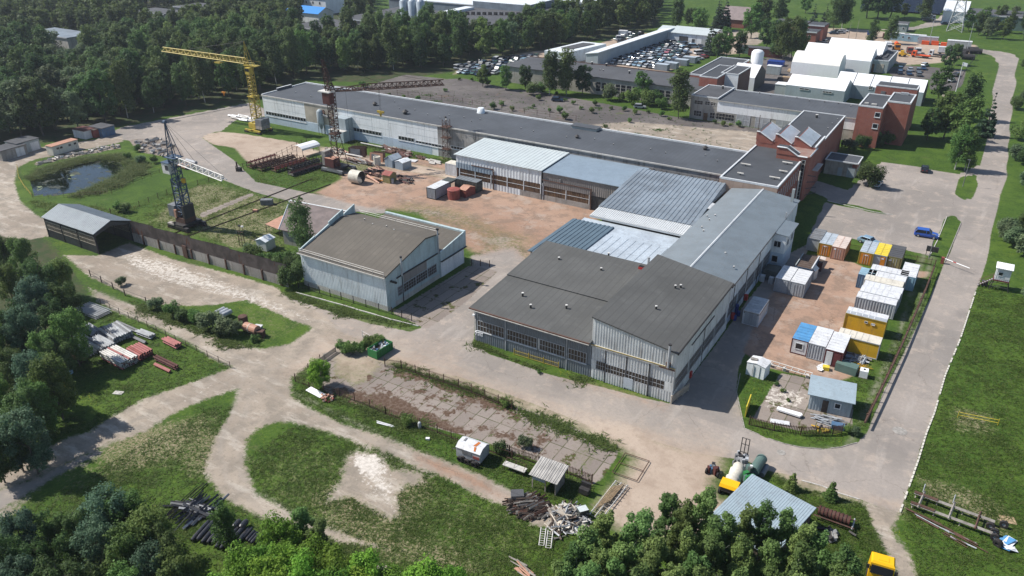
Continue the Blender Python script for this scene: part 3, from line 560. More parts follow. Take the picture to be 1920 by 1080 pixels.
# dust extraction silo between the windows of the workshop
t=thing('dust_extractor','pale blue dust silo with ducts standing against the white wall beside the rust brown crane','silo',P(604,252))
x,y,_=P(604,252);mb=MB();mb.lathe((x,y,0),[(.3,1.6),(.95,3.4),(.95,6.6),(.7,7),(.2,7.3)],'render_grey2',14);part(t,'hopper',mb,smooth=True)
mb=MB()
for a in range(4):mb.bar((x+.8*math.cos(a*1.57+.8),y+.8*math.sin(a*1.57+.8),0),(x+.8*math.cos(a*1.57+.8),y+.8*math.sin(a*1.57+.8),3.6),.12,'steel_dark')
part(t,'leg_frame',mb);mb=MB();mb.tube((x+.6,y,6),(x+3,y,5.4),.35,'steel_grey');mb.tube((x+3,y,5.4),(x+3.4,y+2.0,4.4),.35,'steel_grey');mb.tube((x+1,y+.4,7),(x+1.8,y,6.2),.3,'steel_rust');part(t,'duct',mb)
t=thing('blue_container','pale blue lean-to room projecting from the long workshop wall, behind the rust brown crane','shed',(-153,160,0))
a=P(622,262);mb=MB();mb.box(a[0],a[0]+5.5,a[1]-1,Y0-.02,0,3.2,'render_grey2','concrete_light');part(t,'wall',mb);mb=MB();mb.box(a[0]+1.2,a[0]+5.2,a[1]+.6,Y0-.05,3.2,6.4,'render_grey2');part(t,'upper_room',mb)
t=thing('roof_cowl','white ventilation cowl beyond the long workshop roof edge','vent',P(902,209,0));x,y,_=P(902,211,8.3);mb=MB();mb.lathe((x,y,0),[(1.3,0),(1.3,7.6),(.85,9.6),(.75,9.6)],'sheet_white',14);part(t,'duct',mb,smooth=True)
t=thing('roof_hatch','small grey flat-roofed hatch behind the long workshop','hut',P(1095,238,0));x,y,_=P(1095,240,8.4);part(t,'wall',B('box',x-3,x+4,y-1.2,y+1.5,0,8.9,'render_grey'));part(t,'roof',B('box',x-3.2,x+4.2,y-1.4,y+1.7,8.9,9.0,'felt_blue'))
# lattice mast by the workshop
t=thing('lattice_mast','rusty lattice mast with platforms in front of the bare concrete wall','mast',P(839,296));x,y,_=P(839,297);mb=MB()
for i,(sx,sy) in enumerate(((-1,-1),(1,-1),(1,1),(-1,1))):mb.bar((x+.8*sx,y+.8*sy,0),(x+.7*sx,y+.7*sy,10.3),.12,'steel_rust')
for k in range(7):
    z=k*1.5
    for (a,b),(c,d) in (((-1,-1),(1,-1)),((1,-1),(1,1)),((1,1),(-1,1)),((-1,1),(-1,-1))):mb.bar((x+.78*a,y+.78*b,z),(x+.75*c,y+.75*d,z+1.5),.07,'steel_rust');mb.bar((x+.78*a,y+.78*b,z),(x+.78*c,y+.78*d,z),.07,'steel_rust')
part(t,'lattice',mb);mb=MB()
for z in (2.6,5.6,8.4):mb.box(x-1.15,x+1.15,y-1.15,y+1.15,z,z+.12,'steel_rust')
part(t,'platform',mb);part(t,'lamp',B('box',x-.15,x+.15,y-.15,y+.15,10.2,10.5,'steel_white'))

# ---- white shed and grey shed in front of the workshop
def boards_wall(t,x0,x1,y,z0,z1,bays,m='boards',post='sheet_white',name='boarding'):
    mb=MB();mb.ribs((x0,y,z0),(x1,y,z0),(x1,y,z1),(x0,y,z1),.42,.05,m,.42);part(t,name,mb)
    mb=MB();mb.box(x0,x1,y-.09,y-.03,(z0+z1)/2-.04,(z0+z1)/2+.04,post)
    for i in range(bays+1):a=x0+(x1-x0)*i/bays;mb.box(a-.09,a+.09,y-.14,y-.02,z0,z1,post)
    part(t,'post_frame',mb)
t=thing('white_shed','long white ribbed shed with pale green roof and rows of brown boarded openings','shed',(-105,148,0))
x0,x1,y0,y1,z0,z1=-105.2,-81.9,147.8,161.0,6.9,7.5
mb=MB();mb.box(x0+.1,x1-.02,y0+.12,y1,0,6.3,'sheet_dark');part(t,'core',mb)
mb=MB();mb.ribs((x0,y0,3.7),(x1,y0,3.7),(x1,y0,z0),(x0,y0,z0),.8,.06,'sheet_white',.4);mb.ribs((x0,y1,0),(x0,y0,0),(x0,y0,z0),(x0,y1,z1),.8,.06,'sheet_white',.4);part(t,'upper_wall',mb)
mb=MB();mb.ribs((x0,y0-.03,0),(x1-5.5,y0-.03,0),(x1-5.5,y0-.03,1.45),(x0,y0-.03,1.45),.8,.06,'sheet_white',.4);mb.ribs((x0,y0-.16,3.7),(x0+10.5,y0-.16,3.55),(x0+10.5,y0-.16,4.9),(x0,y0-.16,5.05),.8,.06,'sheet_sky',.4);part(t,'lower_cladding',mb)
boards_wall(t,x0+1,x1-.1,y0-.02,1.45,3.7,5,'boards',name='boarding');part(t,'whitewashed_base',B('box',x1-5.5,x1,y0-.06,y0+.1,0,1.4,'concrete_old'))
mb=MB();mb.box(x0+4.5,x0+10.6,y0-.3,y0-.18,4.9,5.08,'trim_rust');mb.box(x0+10.45,x0+10.65,y0-.3,y0-.1,.1,5.05,'trim_rust');mb.box(x0+.2,x0+.5,y0-.2,y0-.05,0,3.7,'trim_rust');part(t,'rail',mb)
mb=MB();mb.ribs((x0-.5,y0-.35,z0),(x1+.15,y0-.35,z0),(x1+.15,y1,z1),(x0-.5,y1,z1),1.0,.06,'sheet_palegreen',.42,.1);part(t,'roof',mb)
t=thing('grey_shed','grey ribbed shed with pale blue roof and rusty boarded doors, joined to the white shed','shed',(-81,148,0))
x0,x1,y0,y1,z0,z1=-81.7,-61.5,148.1,161.0,6.6,7.2
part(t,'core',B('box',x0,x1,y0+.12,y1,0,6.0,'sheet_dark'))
mb=MB();mb.ribs((x0,y0,3.3),(x1,y0,3.3),(x1,y0,z0),(x0,y0,z0),.5,.05,'sheet_taupe',.4);part(t,'upper_wall',mb)
boards_wall(t,x0+.3,x0+11.8,y0-.1,1.2,3.4,2,'boards','trim_white');mb=MB();mb.box(x0,x0+12,y0-.2,y0-.1,0,1.2,'concrete_old');mb.box(x0,x0+.25,y0-.3,y0-.1,0,4,'steel_galv');part(t,'base_wall',mb)
mb=MB();mb.ribs((x0+.2,y0-.2,3.4),(x0+12,y0-.2,3.4),(x0+12,y0-.2,4.7),(x0+.2,y0-.2,4.7),.5,.05,'sheet_taupe',.4);part(t,'sliding_door_head',mb)
mb=MB();mb.box(x0,x0+12.3,y0-.34,y0-.2,4.7,4.88,'trim_rust');mb.box(x0+12.1,x0+12.3,y0-.34,y0-.2,0,4.7,'trim_rust');part(t,'door_rail',mb)
mb=MB();mb.box(x0+4.3,x0+4.7,y0-.35,y0-.02,5.3,5.6,'steel_grey');part(t,'flood_lamp',mb)
mb=MB();mb.ribs((x0-.1,y0-.3,z0),(x1,y0-.3,z0),(x1,y1,z1),(x0-.1,y1,z1),.3,.03,'sheet_sky',.4,.1);part(t,'roof',mb)
# ---- big corrugated canopy between the halls
t=thing('corrugated_canopy','large weathered corrugated steel roof ending in a bright ribbed strip, mid complex','roof',(-62,132,0))
x0,x1=-62.0,-42.4
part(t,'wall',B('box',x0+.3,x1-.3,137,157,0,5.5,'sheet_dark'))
mb=MB();mb.ribs((x0-.3,136.2,6.2),(x1+.3,136.2,6.2),(x1-.6,157.4,8.1),(x0-.3,157.4,8.1),.9,.09,'sheet_steel',.42,.12);part(t,'upper_roof',mb)
mb=MB();mb.ribs((x0-.1,131.9,5.75),(x1+.9,131.9,5.75),(x1+.9,136.3,6.12),(x0-.1,136.3,6.12),.42,.07,'sheet_bright',.4,.35);part(t,'eave_strip',mb,'bright new ribbed strip')
mb=MB();mb.face([(x1-.55,157.4,8.05),(x1-.45,147.5,7.2),(x1-.45,147.5,6.9),(x1-.55,157.4,6.6)],'sheet_silver');mb.box(x1-.62,x1-.4,147.5,157.4,6.6,6.7,'sheet_silver');mb.face([(x1-.6,147.5,7.25),(x1+.6,147.5,7.0),(x1+.6,144.5,6.95),(x1-.5,144.2,7.0)],'trim_white');part(t,'end_flashing',mb)
t=thing('silver_lean_to','low patched silver roof with a dark blue panel, below the corrugated roof','roof',(-62,112,0))
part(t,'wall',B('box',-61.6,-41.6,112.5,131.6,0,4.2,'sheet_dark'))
mb=MB();mb.ribs((-56.0,112,5.05),(-41.9,112,5.05),(-41.9,126.5,5.0),(-56.0,126.5,5.0),1.5,.07,'sheet_silver',.44,.1);part(t,'silver_sheets',mb)
mb=MB();mb.sheet([(-56,126.4,4.96),(-41.9,126.4,4.96),(-41.9,131.9,5.05),(-63.2,131.9,5.05),(-63.2,129.8,4.96),(-56,129.8,4.96)],.08,'sheet_silver');part(t,'plain_sheets',mb)
mb=MB();mb.ribs((-64.8,112.2,5.15),(-55.9,112.2,5.15),(-55.9,130.1,5.15),(-64.8,130.1,5.15),.85,.09,'sheet_navy',.42,.12);part(t,'blue_panel',mb,'dark blue ribbed panel')
mb=MB()
for y in (113,118,124,130):mb.bar((-64.5,y,0),(-64.5,y,5.05),.2,'steel_grey')
part(t,'column',mb)

# ---- felt-roofed hall with long windows
t=thing('felt_hall','slate grey ribbed hall with long brown windows and a broad grey felt roof','hall',(-60,88,0))
x0,x1,y0,y1=-60.3,-40.2,88.2,111.3
zf=lambda y:6.25+(y-87.4)*.068
mb=MB();mb.hexa([(x0+.06,y0+.08,0),(x1,y0+.08,0),(x1,y1,0),(x0+.06,y1,0)],[(x0+.06,y0+.08,6.0),(x1,y0+.08,6.0),(x1,y1,7.7),(x0+.06,y1,7.7)],'sheet_slate');part(t,'wall',mb)
mb=MB();W0,W1=2.0,3.9
for a,b in ((0,W0),(W1,6.1)):mb.ribs((x0,y0,a),(x1,y0,a),(x1,y0,b),(x0,y0,b),.38,.05,'sheet_slate',.4)
mb.ribs((x0,y1,0),(x0,y0,0),(x0,y0,6.1),(x0,y1,7.7),.38,.05,'sheet_slate',.4);part(t,'ribbed_cladding',mb)
for a,b,n_ in ((.5,5.45,9),(5.9,11.2,10),(11.6,15.9,9),(16.4,19.4,6)):win(t,'S',x0+a,y0-.01,W0,b-a,W1-W0,nx=n_,ny=2,fr='steel_galv',gl='glass_brown',bw=.1,sill='trim_white')
mb=MB()
for a in (5.6,16.1):mb.box(x0+a,x0+a+.14,y0-.14,y0-.03,0,6.1,'steel_galv')
for a in (0.06,11.35):mb.box(x0+a,x0+a+.22,y0-.08,y0-.01,W0,W1,'concrete_light')
part(t,'downpipe',mb)
mb=MB();mb.hexa([(x0-.35,87.3,6.05),(x1+.1,87.3,6.05),(x1+.1,98.5,6.85),(x0-.35,98.5,6.85)],[(x0-.35,87.3,6.24),(x1+.1,87.3,6.24),(x1+.1,98.5,7.04),(x0-.35,98.5,7.04)],'felt_grey')
mb.hexa([(x0-.35,98.5,6.95),(x1+.1,98.5,6.95),(x1+.1,111.5,8.05),(x0-.35,111.5,8.05)],[(x0-.35,98.4,7.22),(x1+.1,98.4,7.22),(x1+.1,111.5,8.3),(x0-.35,111.5,8.3)],'felt_grey');part(t,'roof',mb)
mb=MB();mb.box(x0-.3,x1+.05,87.1,87.28,6.1,6.28,'trim_rust');mb.box(x0-.3,x1+.05,87.02,87.3,5.96,6.06,'concrete_light');part(t,'gutter',mb)
vents(t,[(1048,488),(1141,480),(1127,508),(980,555),(995,577),(1062,578)],lambda a,b:zf(P(a,b,7)[1])+.1,.5,r=.16)
mb=MB();p=P(1202,505,8);mb.box(p[0]-.35,p[0]+.45,p[1]-.4,p[1]+.3,7.3,8.6,'red_paint','black');part(t,'chimney_box',mb,'red chimney box');mb=MB();p=P(1215,502,8);mb.tube((p[0],p[1],7.6),(p[0],p[1],9.9),.22,'steel_galv',10);part(t,'flue',mb);p=P(1197,507,7.9);part(t,'hatch',B('box',p[0]-.4,p[0]+.6,p[1]-.5,p[1]+.1,7.5,7.95,'concrete_light'))
mb=MB()
def glyph(mb,o,u,n,s,strokes,m,th=.05,lift=.06):
    o=Vector(o)+Vector(n)*lift;u=Vector(u);z=Vector((0,0,1))
    for (a,b),(c,d) in strokes:mb.bar(o+u*a*s+z*b*s,o+u*c*s+z*d*s,th,m)
GR=[((0,1),(.5,1.2)),((.1,.1),(.4,1)),((.4,1),(.7,0)),((.8,.1),(.9,.9)),((.9,.9),(1.2,.1)),((1.2,.1),(1.4,.9)),((1.4,.9),(1.6,0)),((1.7,.1),(1.8,.8)),((-.1,.8),(1.9,.95))]
a=Yp(893,632,y0);glyph(mb,(x0+.15,y0,1.05),(1,0,0),(0,-1,0),.75,GR,'lettering',.09,.09);part(t,'graffiti',mb)
a=MB();a.box(x0-.25,x0+.12,y0-.25,y0-.02,4.5,4.75,'signwhite');part(t,'wall_lamp',a)

# ---- mono-pitch hall with the big sliding doors
t=thing('ribbed_hall','tall white ribbed hall with sloping felt roof, sliding doors and steel flue','hall',(-40,88,0));RH=t
x0,x1,y0,y1=-40.1,-27.7,88.2,112.2;zl,zr=10.1,8.2
mb=MB();mb.hexa([(x0+.05,y0+.1,0),(x1-.1,y0+.1,0),(x1-.1,y1,0),(x0+.05,y1,0)],[(x0+.05,y0+.1,zl-.2),(x1-.1,y0+.1,zr-.2),(x1-.1,y1,zr-.2),(x0+.05,y1,zl-.2)],'sheet_palegrey');part(t,'wall',mb)
mb=MB();mb.ribs((x0,y0-.02,5.75),(x1,y0-.02,5.75),(x1,y0-.02,zr-.12),(x0,y0-.02,zl-.12),.42,.08,'sheet_palegrey',.42);part(t,'gable_cladding',mb)
xd=[x0+.0,x0+2.2,x0+5.4,x0+8.8,x1]
mb=MB()
for i,(a,b) in enumerate(zip(xd[:-1],xd[1:])):
    off=-.1 if i in (1,2) else 0
    zt=5.55
    for c,d in ((.05,1.75),(3.25,zt)):mb.ribs((a,y0-.02+off,c),(b,y0-.02+off,c),(b,y0-.02+off,d),(a,y0-.02+off,d),.42,.08,'sheet_palegrey',.42)
part(t,'lower_cladding',mb)
for i,(a,b,n_) in enumerate(((x0+.7,xd[1],4),(xd[1],xd[2],7),(xd[2],xd[3],7),(xd[3],x1-1.2,4))):
    win(t,'S',a+.02,y0-(.14 if i in (1,2) else .03),1.75,b-a-.04,1.5,nx=n_,ny=2,fr='steel_galv',gl='glass_brown',bw=.09)
mb=MB();mb.box(x0,x0+.7,y0-.09,y0,1.75,3.25,'sheet_palegrey');mb.box(x1-1.2,x1,y0-.09,y0,1.75,3.25,'sheet_palegrey');part(t,'jamb',mb)
mb=MB();mb.box(x0-.05,x1+.1,y0-.3,y0-.04,5.45,5.75,'concrete_light');mb.box(x0-.05,x1+.1,y0-.34,y0-.3,5.7,5.8,'c_ochre');mb.box(x1-2.2,x1+.1,y0-.36,y0-.28,5.38,5.6,'trim_rust');part(t,'door_rail',mb)
part(t,'patch',B('box',xd[2]-.2,xd[2]+1.2,y0-.27,y0-.21,.3,2.0,'sheet_silver'),'new sheet metal patch on the door')
for a in xd[1:4]:part(t,'door_post',B('box',a-.05,a+.05,y0-.26,y0-.1,0,5.5,'steel_dark'))
mb=MB();mb.hexa([(x0-.2,y0-.25,zl-.12),(x1+.25,y0-.25,zr-.16),(x1+.25,y1+.1,zr-.16),(x0-.2,y1+.1,zl-.12)],[(x0-.2,y0-.25,zl+.1),(x1+.25,y0-.25,zr+.06),(x1+.25,y1+.1,zr+.06),(x0-.2,y1+.1,zl+.1)],'felt_grey');part(t,'roof',mb)
part(t,'gutter',B('box',x1+.2,x1+.36,y0-.3,y1+.1,zr-.2,zr+.02,'steel_dark'));mb=MB();mb.ribs((x0-.05,y1,7.4),(x0-.05,y0,6),(x0-.05,y0,zl-.15),(x0-.05,y1,zl-.15),.42,.06,'sheet_palegrey',.42);part(t,'side_cladding',mb)
mb=MB();mb.ribs((x1,y0,0),(x1,y1,0),(x1,y1,1.6),(x1,y0,1.6),.5,.05,'sheet_palegrey',.4);mb.ribs((x1,y0,3.8),(x1,y1,3.8),(x1,y1,zr-.2),(x1,y0,zr-.2),.5,.05,'sheet_palegrey',.4);part(t,'east_cladding',mb)
for i in range(4):win(t,'E',x1-.03,y0+.8+i*5.7,1.6,4.9,2.2,nx=9,ny=2,fr='steel_galv',gl='glass_brown',bw=.1)
mb=MB();mb.box(x1,x1+.12,y0+6.2,y0+16,6.1,6.3,'steel_dark');mb.box(x1,x1+.1,y0+11.8,y0+11.95,0,6.1,'steel_dark');part(t,'sliding_rail',mb)
mb=MB();fx,fy=x1-.9,y0-.45;mb.tube((fx,fy,5.75),(fx,fy,9.3),.17,'steel_galv',10);mb.tube((fx,fy,9.3),(fx,fy,9.45),.24,'steel_dark',10);mb.box(fx-.4,fx+.2,fy+.1,fy+.45,5.8,6.4,'trim_rust');part(t,'flue',mb)
zr_=lambda a,b:zl+(zr-zl)*(P(a,b,9)[0]-x0)/(x1-x0)
vents(t,[(1230,580),(1266,541),(1276,540)],zr_,.5,r=.15)
# ---- long blue hall with ridge cap
t=thing('blue_roof_hall','long hall with pale blue metal roof, white ridge cap and two-storey annex','hall',(-41,112,0));x0,x1,y0,y1=-41.4,-28.0,112.4,157.3
rz_,ez,xr=8.3,7.35,-35.2
mb=MB();mb.box(x0,x1-.05,y0,y1,0,7.0,'sheet_white');part(t,'wall',mb)
mb=MB();mb.ribs((x1+.35,y0,ez),(x1+.35,y1,ez),(xr,y1,rz_),(xr,y0,rz_),.42,.045,'sheet_blue',.4,.1);mb.ribs((xr,y0,rz_),(xr,y1,rz_),(x0-.3,y1,ez),(x0-.3,y0,ez),.42,.045,'sheet_blue',.4,.1);part(t,'roof',mb)
part(t,'ridge_cap',B('extrude',[(-.18,-.06),(-.18,.02),(0,.13),(.18,.02),(.18,-.06)],(xr,y0,rz_+.06),(xr,y1,rz_+.06),'trim_white'))
mb=MB();mb.box(x1-.05,x1,y0,y1,0,1.3,'wall_paleblue');mb.ribs((x1,y0,4),(x1,y1,4),(x1,y1,7.1),(x1,y0,7.1),.5,.04,'sheet_white',.4);part(t,'east_cladding',mb)
for i in range(5):win(t,'E',x1-.04,y0+1+i*5.05,1.3,4.5,2.7,nx=7,ny=3,fr='steel_galv',gl='glass_brown',bw=.1)
mb=MB();mb.box(x1+.33,x1+.47,y0,138.4,ez-.1,ez+.02,'steel_dark')
for y in (114,121,128.5):mb.box(x1+.35,x1+.45,y,y+.1,0,ez-.1,'steel_dark')
part(t,'gutter',mb)
ax0,ax1,ay0,ay1=-27.98,-25.6,138.4,145.2
mb=MB();mb.box(ax0,ax1,ay0,ay1,3.4,7.0,'sheet_white');mb.box(ax0,ax1-.02,ay0+.02,ay1-.02,0,3.4,'wall_paleblue');part(t,'annex_wall',mb)
mb=MB();mb.hexa([(ax0+.3,ay0-.3,7.15),(ax1+.5,ay0-.3,6.95),(ax1+.5,ay1+.3,6.95),(ax0+.3,ay1+.3,7.15)],[(ax0+.3,ay0-.3,7.3),(ax1+.5,ay0-.3,7.1),(ax1+.5,ay1+.3,7.1),(ax0+.3,ay1+.3,7.3)],'sheet_blue');part(t,'annex_roof',mb)
win(t,'S',ax0+.35,ay0,4.5,1.3,1.25,nx=2,sill='trim_white');win(t,'S',ax0+.35,ay0,1.5,1.15,1.3,nx=1,sill='trim_white')
win(t,'E',ax1,ay0+1.2,4.5,1.5,1.25,nx=2);win(t,'E',ax1,ay0+4.2,4.5,1.5,1.25,nx=2)
vents(t,[(1341,404),(1330,412),(1326,405),(1316,426),(1319,433),(1360,475),(1376,501)],lambda a,b:7.9,.12,r=.12)
part(t,'roof_pipe',B('box',-29.1,-28.6,155.0,155.4,7.3,10.2,'render_grey'));part(t,'roof_pipe',B('box',-27.9,-27.7,146,146.2,0,8.6,'steel_galv'))
t=thing('concrete_pole','tall pale concrete pole beside the glazed strip of the brick block','pole',P(1486,402));x,y,_=P(1487,400);h=9.6;part(t,'shaft',B('tube',(x,y,0),(x,y,h),.22,'concrete_light',8,.15))

# ---- brick block with saw-tooth skylights
t=thing('brick_block','red brick block with flat roof, saw-tooth skylights and a tall glazed stair strip','building',(-44,157,0));BB=t
x0,x1,y0,y1,h=-44.5,-32.4,157.5,177.0,9.0
mb=MB();mb.box(x0,x1,y0,184,0,h-.02,'brick');mb.box(x0-.02,x1-.05,y0-.04,y0,0,h-.04,'brick_pink');part(t,'wall',mb)
part(t,'roof',B('box',x0+.02,x1-.02,y0+.02,184,h,h+.06,'felt_dark'));mb=MB();mb.box(x0-.06,x0+.3,y0,184,h-.1,h+.3,'trim_white');mb.box(x0+.3,x1-.3,y0-.06,y0+.3,h-.1,h+.3,'trim_white');mb.box(x1-.3,x1+.06,y0-.06,y1-.3,h-.1,h+.3,'trim_white');part(t,'parapet',mb)
for i in range(9):win(t,'E',x1-.02,y0+1.1+i*2.05,5.2,.55,2.6,fr='trim_white',bw=.1);win(t,'E',x1-.02,y0+1.1+i*2.05,1.2,.55,2.4,fr='trim_white',bw=.1)
for px,py,s in ((1398,312,1.0),(1388,329,.6),(1476,309,1.0),(1468,325,.8),(1452,337,1.0)):
    p=P(px,py,h);mb=MB();mb.tube((p[0]-1.1*s,p[1],h+.5),(p[0]+1.1*s,p[1],h+.5),.18,'concrete_light',8);mb.box(p[0]-.1,p[0]+.1,p[1]-.1,p[1]+.1,h,h+.4,'steel_dark');part(t,'roof_duct',mb)
sy0,sy1,sx1=177.0,183.2,-31.0
mb=MB();mb.prism([(x1-5.5,sy0),(x1+1.2,sy0),(sx1+.2,sy0+1.0),(sx1+.2,sy1+2),(x1-5.5,sy1+2)],0,10.2,'brick');part(t,'stair_tower',mb)
mb=MB();mb.hexa([(x1-5.6,sy0-.1,10.2),(x1-3.4,sy0-.1,10.2),(x1-3.4,sy0+2.2,10.2),(x1-5.6,sy0+2.2,10.2)],[(x1-5.6,sy0-.1,11.7),(x1-3.4,sy0-.1,11.7),(x1-3.4,sy0+2.2,11.7),(x1-5.6,sy0+2.2,11.7)],'brick','felt_dark')
mb.hexa([(x1-3.4,sy0-.1,10.2),(x1-.9,sy0-.1,10.2),(x1-.9,sy0+2.2,10.2),(x1-3.4,sy0+2.2,10.2)],[(x1-3.4,sy0-.1,11.7),(x1-.9,sy0-.1,10.3),(x1-.9,sy0+2.2,10.3),(x1-3.4,sy0+2.2,11.7)],'brick','felt_dark');part(t,'sloping_parapet',mb)
mb=MB();mb.bar((x1-5.6,sy0-.1,11.75),(x1-3.4,sy0-.1,11.75),.25,'trim_white');mb.bar((x1-3.4,sy0-.1,11.75),(x1-.9,sy0-.1,10.35),.25,'trim_white');mb.bar((x1-.9,sy0-.1,10.3),(x1+1.2,sy0-.1,10.3),.25,'trim_white');mb.bar((sx1+.2,sy0+1,10.3),(sx1+.2,sy1+2,10.3),.25,'trim_white');mb.bar((x1-3.4,sy0+2.2,11.75),(x1-.9,sy0+2.2,10.35),.2,'trim_white');part(t,'coping',mb)
win(t,'S',x1+.1,sy0-.02,.4,.85,9.2,ny=10,nx=1,fr='concrete_light',bw=.12)
bx0,bx1,by0,by1,bh=-44.5,-31.0,184.0,194.0,10.6
mb=MB();mb.box(bx0,bx1,by0,by1,0,bh,'brick');part(t,'rear_wall',mb);part(t,'rear_roof',B('box',bx0+.05,bx1-.05,by0+.05,by1,bh,bh+.06,'felt_dark'))
mb=MB();mb.box(bx1-.3,bx1+.06,by0,by1,bh-.1,bh+.32,'trim_white');part(t,'rear_coping',mb)
for i in range(3):
    a=-43.9+i*4.35;b=a+1.3;c=a+3.2
    mb=MB();mb.hexa([(a,by0-.05,bh-.6),(c,by0-.05,bh-.6),(c,by1-.3,bh-.6),(a,by1-.3,bh-.6)],[(a,by0-.05,bh+1.9),(c,by0-.05,bh+.15),(c,by1-.3,bh+.15),(a,by1-.3,bh+1.9)],'brick');s_=part(t,'skylight',mb)
    mb=MB();mb.ribs((c,by0+.0,bh+.22),(c,by1-.35,bh+.22),(a+.2,by1-.35,bh+1.88),(a+.2,by0+.0,bh+1.88),.6,.04,'sheet_silver',.4,.06);part(s_,'glazing',mb)
    mb=MB();mb.bar((a,by0-.1,bh+1.95),(c,by0-.1,bh+.2),.22,'trim_white');mb.bar((a-.7,by0-.1,bh+1.95),(a,by0-.1,bh+1.95),.22,'trim_white');mb.bar((a,by1-.3,bh+1.95),(c,by1-.3,bh+.2),.2,'trim_white');mb.box(a-.7,a+.02,by0-.05,by1-.3,bh,bh+1.85,'brick','felt_dark');part(s_,'coping',mb)
mb=MB()
for i in range(4):mb.bar((bx1+.1,178.5,5.8-i*1.6),(bx1+1.6,181+i*1.2,5.0-i*1.6),.12,'steel_dark')
mb.box(bx1+.2,bx1+1.4,183,189,5.6,5.75,'concrete_light');part(t,'fire_stair',mb)
t=thing('rear_brick_wing','rear red brick wing with a wide grey felt roof, behind the saw-tooth skylights','building',(-42,194,0))
flatblock(t,-42.4,-31.6,194.05,223,8.9,'brick','felt_dark');vents(t,[(1531,221)],8.95,.8,r=.3);vents(t,[(1570,225),(1560,233),(1552,242)],8.95,.3,r=.07)
t=thing('entrance_annex','low annex with grey walls, brick corner and flat roof beside the parking lot','annex',(-31,199,0))
x0,x1,y0,y1,h=-30.9,-23.6,200.0,206.2,3.5
part(t,'wall',B('box',x0,x1,y0,y1,0,h,'plaster_old'));part(t,'brick_end',B('box',x1-1.0,x1+.03,y0-.03,y1+.03,2.3,h-.01,'brick'));part(t,'roof',B('box',x0-.1,x1+.3,y0-.3,y1+.1,h,h+.15,'felt_blue'));parapet(t,[(x0-.1,y0-.3),(x1+.3,y0-.3),(x1+.3,y1+.1),(x0-.1,y1+.1)],h+.12,.25,.18,'trim_white')
d_=S(t,'door','S',x0+3.2,y0,0,1.0,2.1,.04,'render_grey2');S(t,'gate','S',x0+5.3,y0,0,1.8,2.5,.04,'render_grey2')

# ---- brick tower building
t=thing('brick_tower_building','tall windowless red brick building with stepped flat roofs beside the white tent halls','building',(-30,228,0))
a,b,c,d,h1=-29.6,-23.4,228.4,244,10.9
part(t,'wall',B('box',a,b,c,d,0,h1,'brick'));part(t,'roof',B('box',a+.05,b,c+.05,d,h1,h1+.06,'felt_dark'));parapet(t,[(a,c),(b,c),(b,d),(a,d)],h1,.35,.25,'trim_white')
mb=MB();mb.box(-23.4,-17.6,234.5,246,0,11.5,'brick');part(t,'tower_wall',mb);part(t,'tower_roof',B('box',-23.35,-17.65,234.55,246,11.5,11.56,'felt_dark'));parapet(t,[(-23.4,234.5),(-17.6,234.5),(-17.6,246),(-23.4,246)],11.5,.35,.28,'trim_white')
mb=MB();mb.box(-29,-18,252,258,0,11.8,'brick');part(t,'rear_wall',mb);part(t,'rear_roof',B('box',-28.9,-18.1,252.1,257.9,11.8,11.88,'felt_dark'));parapet(t,[(-29,252),(-18,252),(-18,258),(-29,258)],11.8,.35,.2,'trim_white')
winS(t,228.4,(1641,210),(1650,221),bw=.14,sill='trim_white');winS(t,228.4,(1636.5,231),(1645,242),bw=.14,sill='trim_white');mb=MB();mb.box(-27.4,-26.2,251.9,252,7.6,10.4,'steel_grey');part(t,'roof_door',mb)
mb=MB();mb.box(-28.6,-27.6,231,231.6,h1,h1+.4,'concrete_light');mb.box(-26.8,-25.5,230.6,231.3,h1,h1+.4,'concrete_light');part(t,'roof_box',mb);mb=MB();mb.box(-21.5,-19.5,244.8,245.6,11.5,12.1,'steel_galv');part(t,'vent_box',mb)
# ---- garage wing and the two storey part
t=thing('garage_wing','long flat-roofed wing with grey steel garage doors under a whitewashed concrete band','building',(-69,232,0));y0=232.2
x0,x1,y1,h=-69.0,-29.4,247.5,6.4
part(t,'wall',B('box',x0,x1,y0,y1,0,h,'plaster_old'));part(t,'upper_band',B('box',x0,x1-.1,y0-.08,y0,3.2,h-.1,'wall_white'));part(t,'roof',B('box',x0-.1,x1,y0-.3,y1,h,h+.2,'felt_blue'));mb=MB();mb.box(x0,x1,y1-.2,y1+.1,h,h+.45,'trim_white');mb.box(x0,x1,y0-.36,y0-.28,h-.05,h+.2,'concrete_light');part(t,'parapet',mb)
winS(t,y0,(1343,211),(1376,228),nx=6,ny=2,fr='concrete_light')
for (a,b),(c,d) in (((1382,211),(1404,240)),((1418,216),(1441,243)),((1456,220),(1478,247)),((1489,224),(1500,247))):
    p=Yp(a,b,y0);q=Yp(c,d,y0);g=S(t,'garage_door','S',p[0],y0-.01,.05,q[0]-p[0],3.1,.05,'steel_galv');mb=MB()
    for u in (.0,.5,1):mb.box(p[0]+u*(q[0]-p[0]-.1),p[0]+u*(q[0]-p[0]-.1)+.12,y0-.1,y0-.05,.05,3.15,'trim_white')
    mb.box(p[0],q[0],y0-.1,y0-.06,1.55,1.65,'trim_white');part(g,'frame',mb)
vents(t,[(1379,170),(1398,175),(1424,175),(1444,180),(1470,180),(1494,184),(1517,190),(1546,192),(1572,195),(1595,200)],h+.2,.4,r=.1)
t=thing('two_storey_house','derelict two-storey plastered house with broken dark windows at the left end of the garage wing','building',(-78,232,0));x0,x1,y0,y1,h=-77.5,-69.05,232.6,248.6,6.9
flatblock(t,x0,x1,y0,y1,h,'plaster_old','felt_old','trim_white');
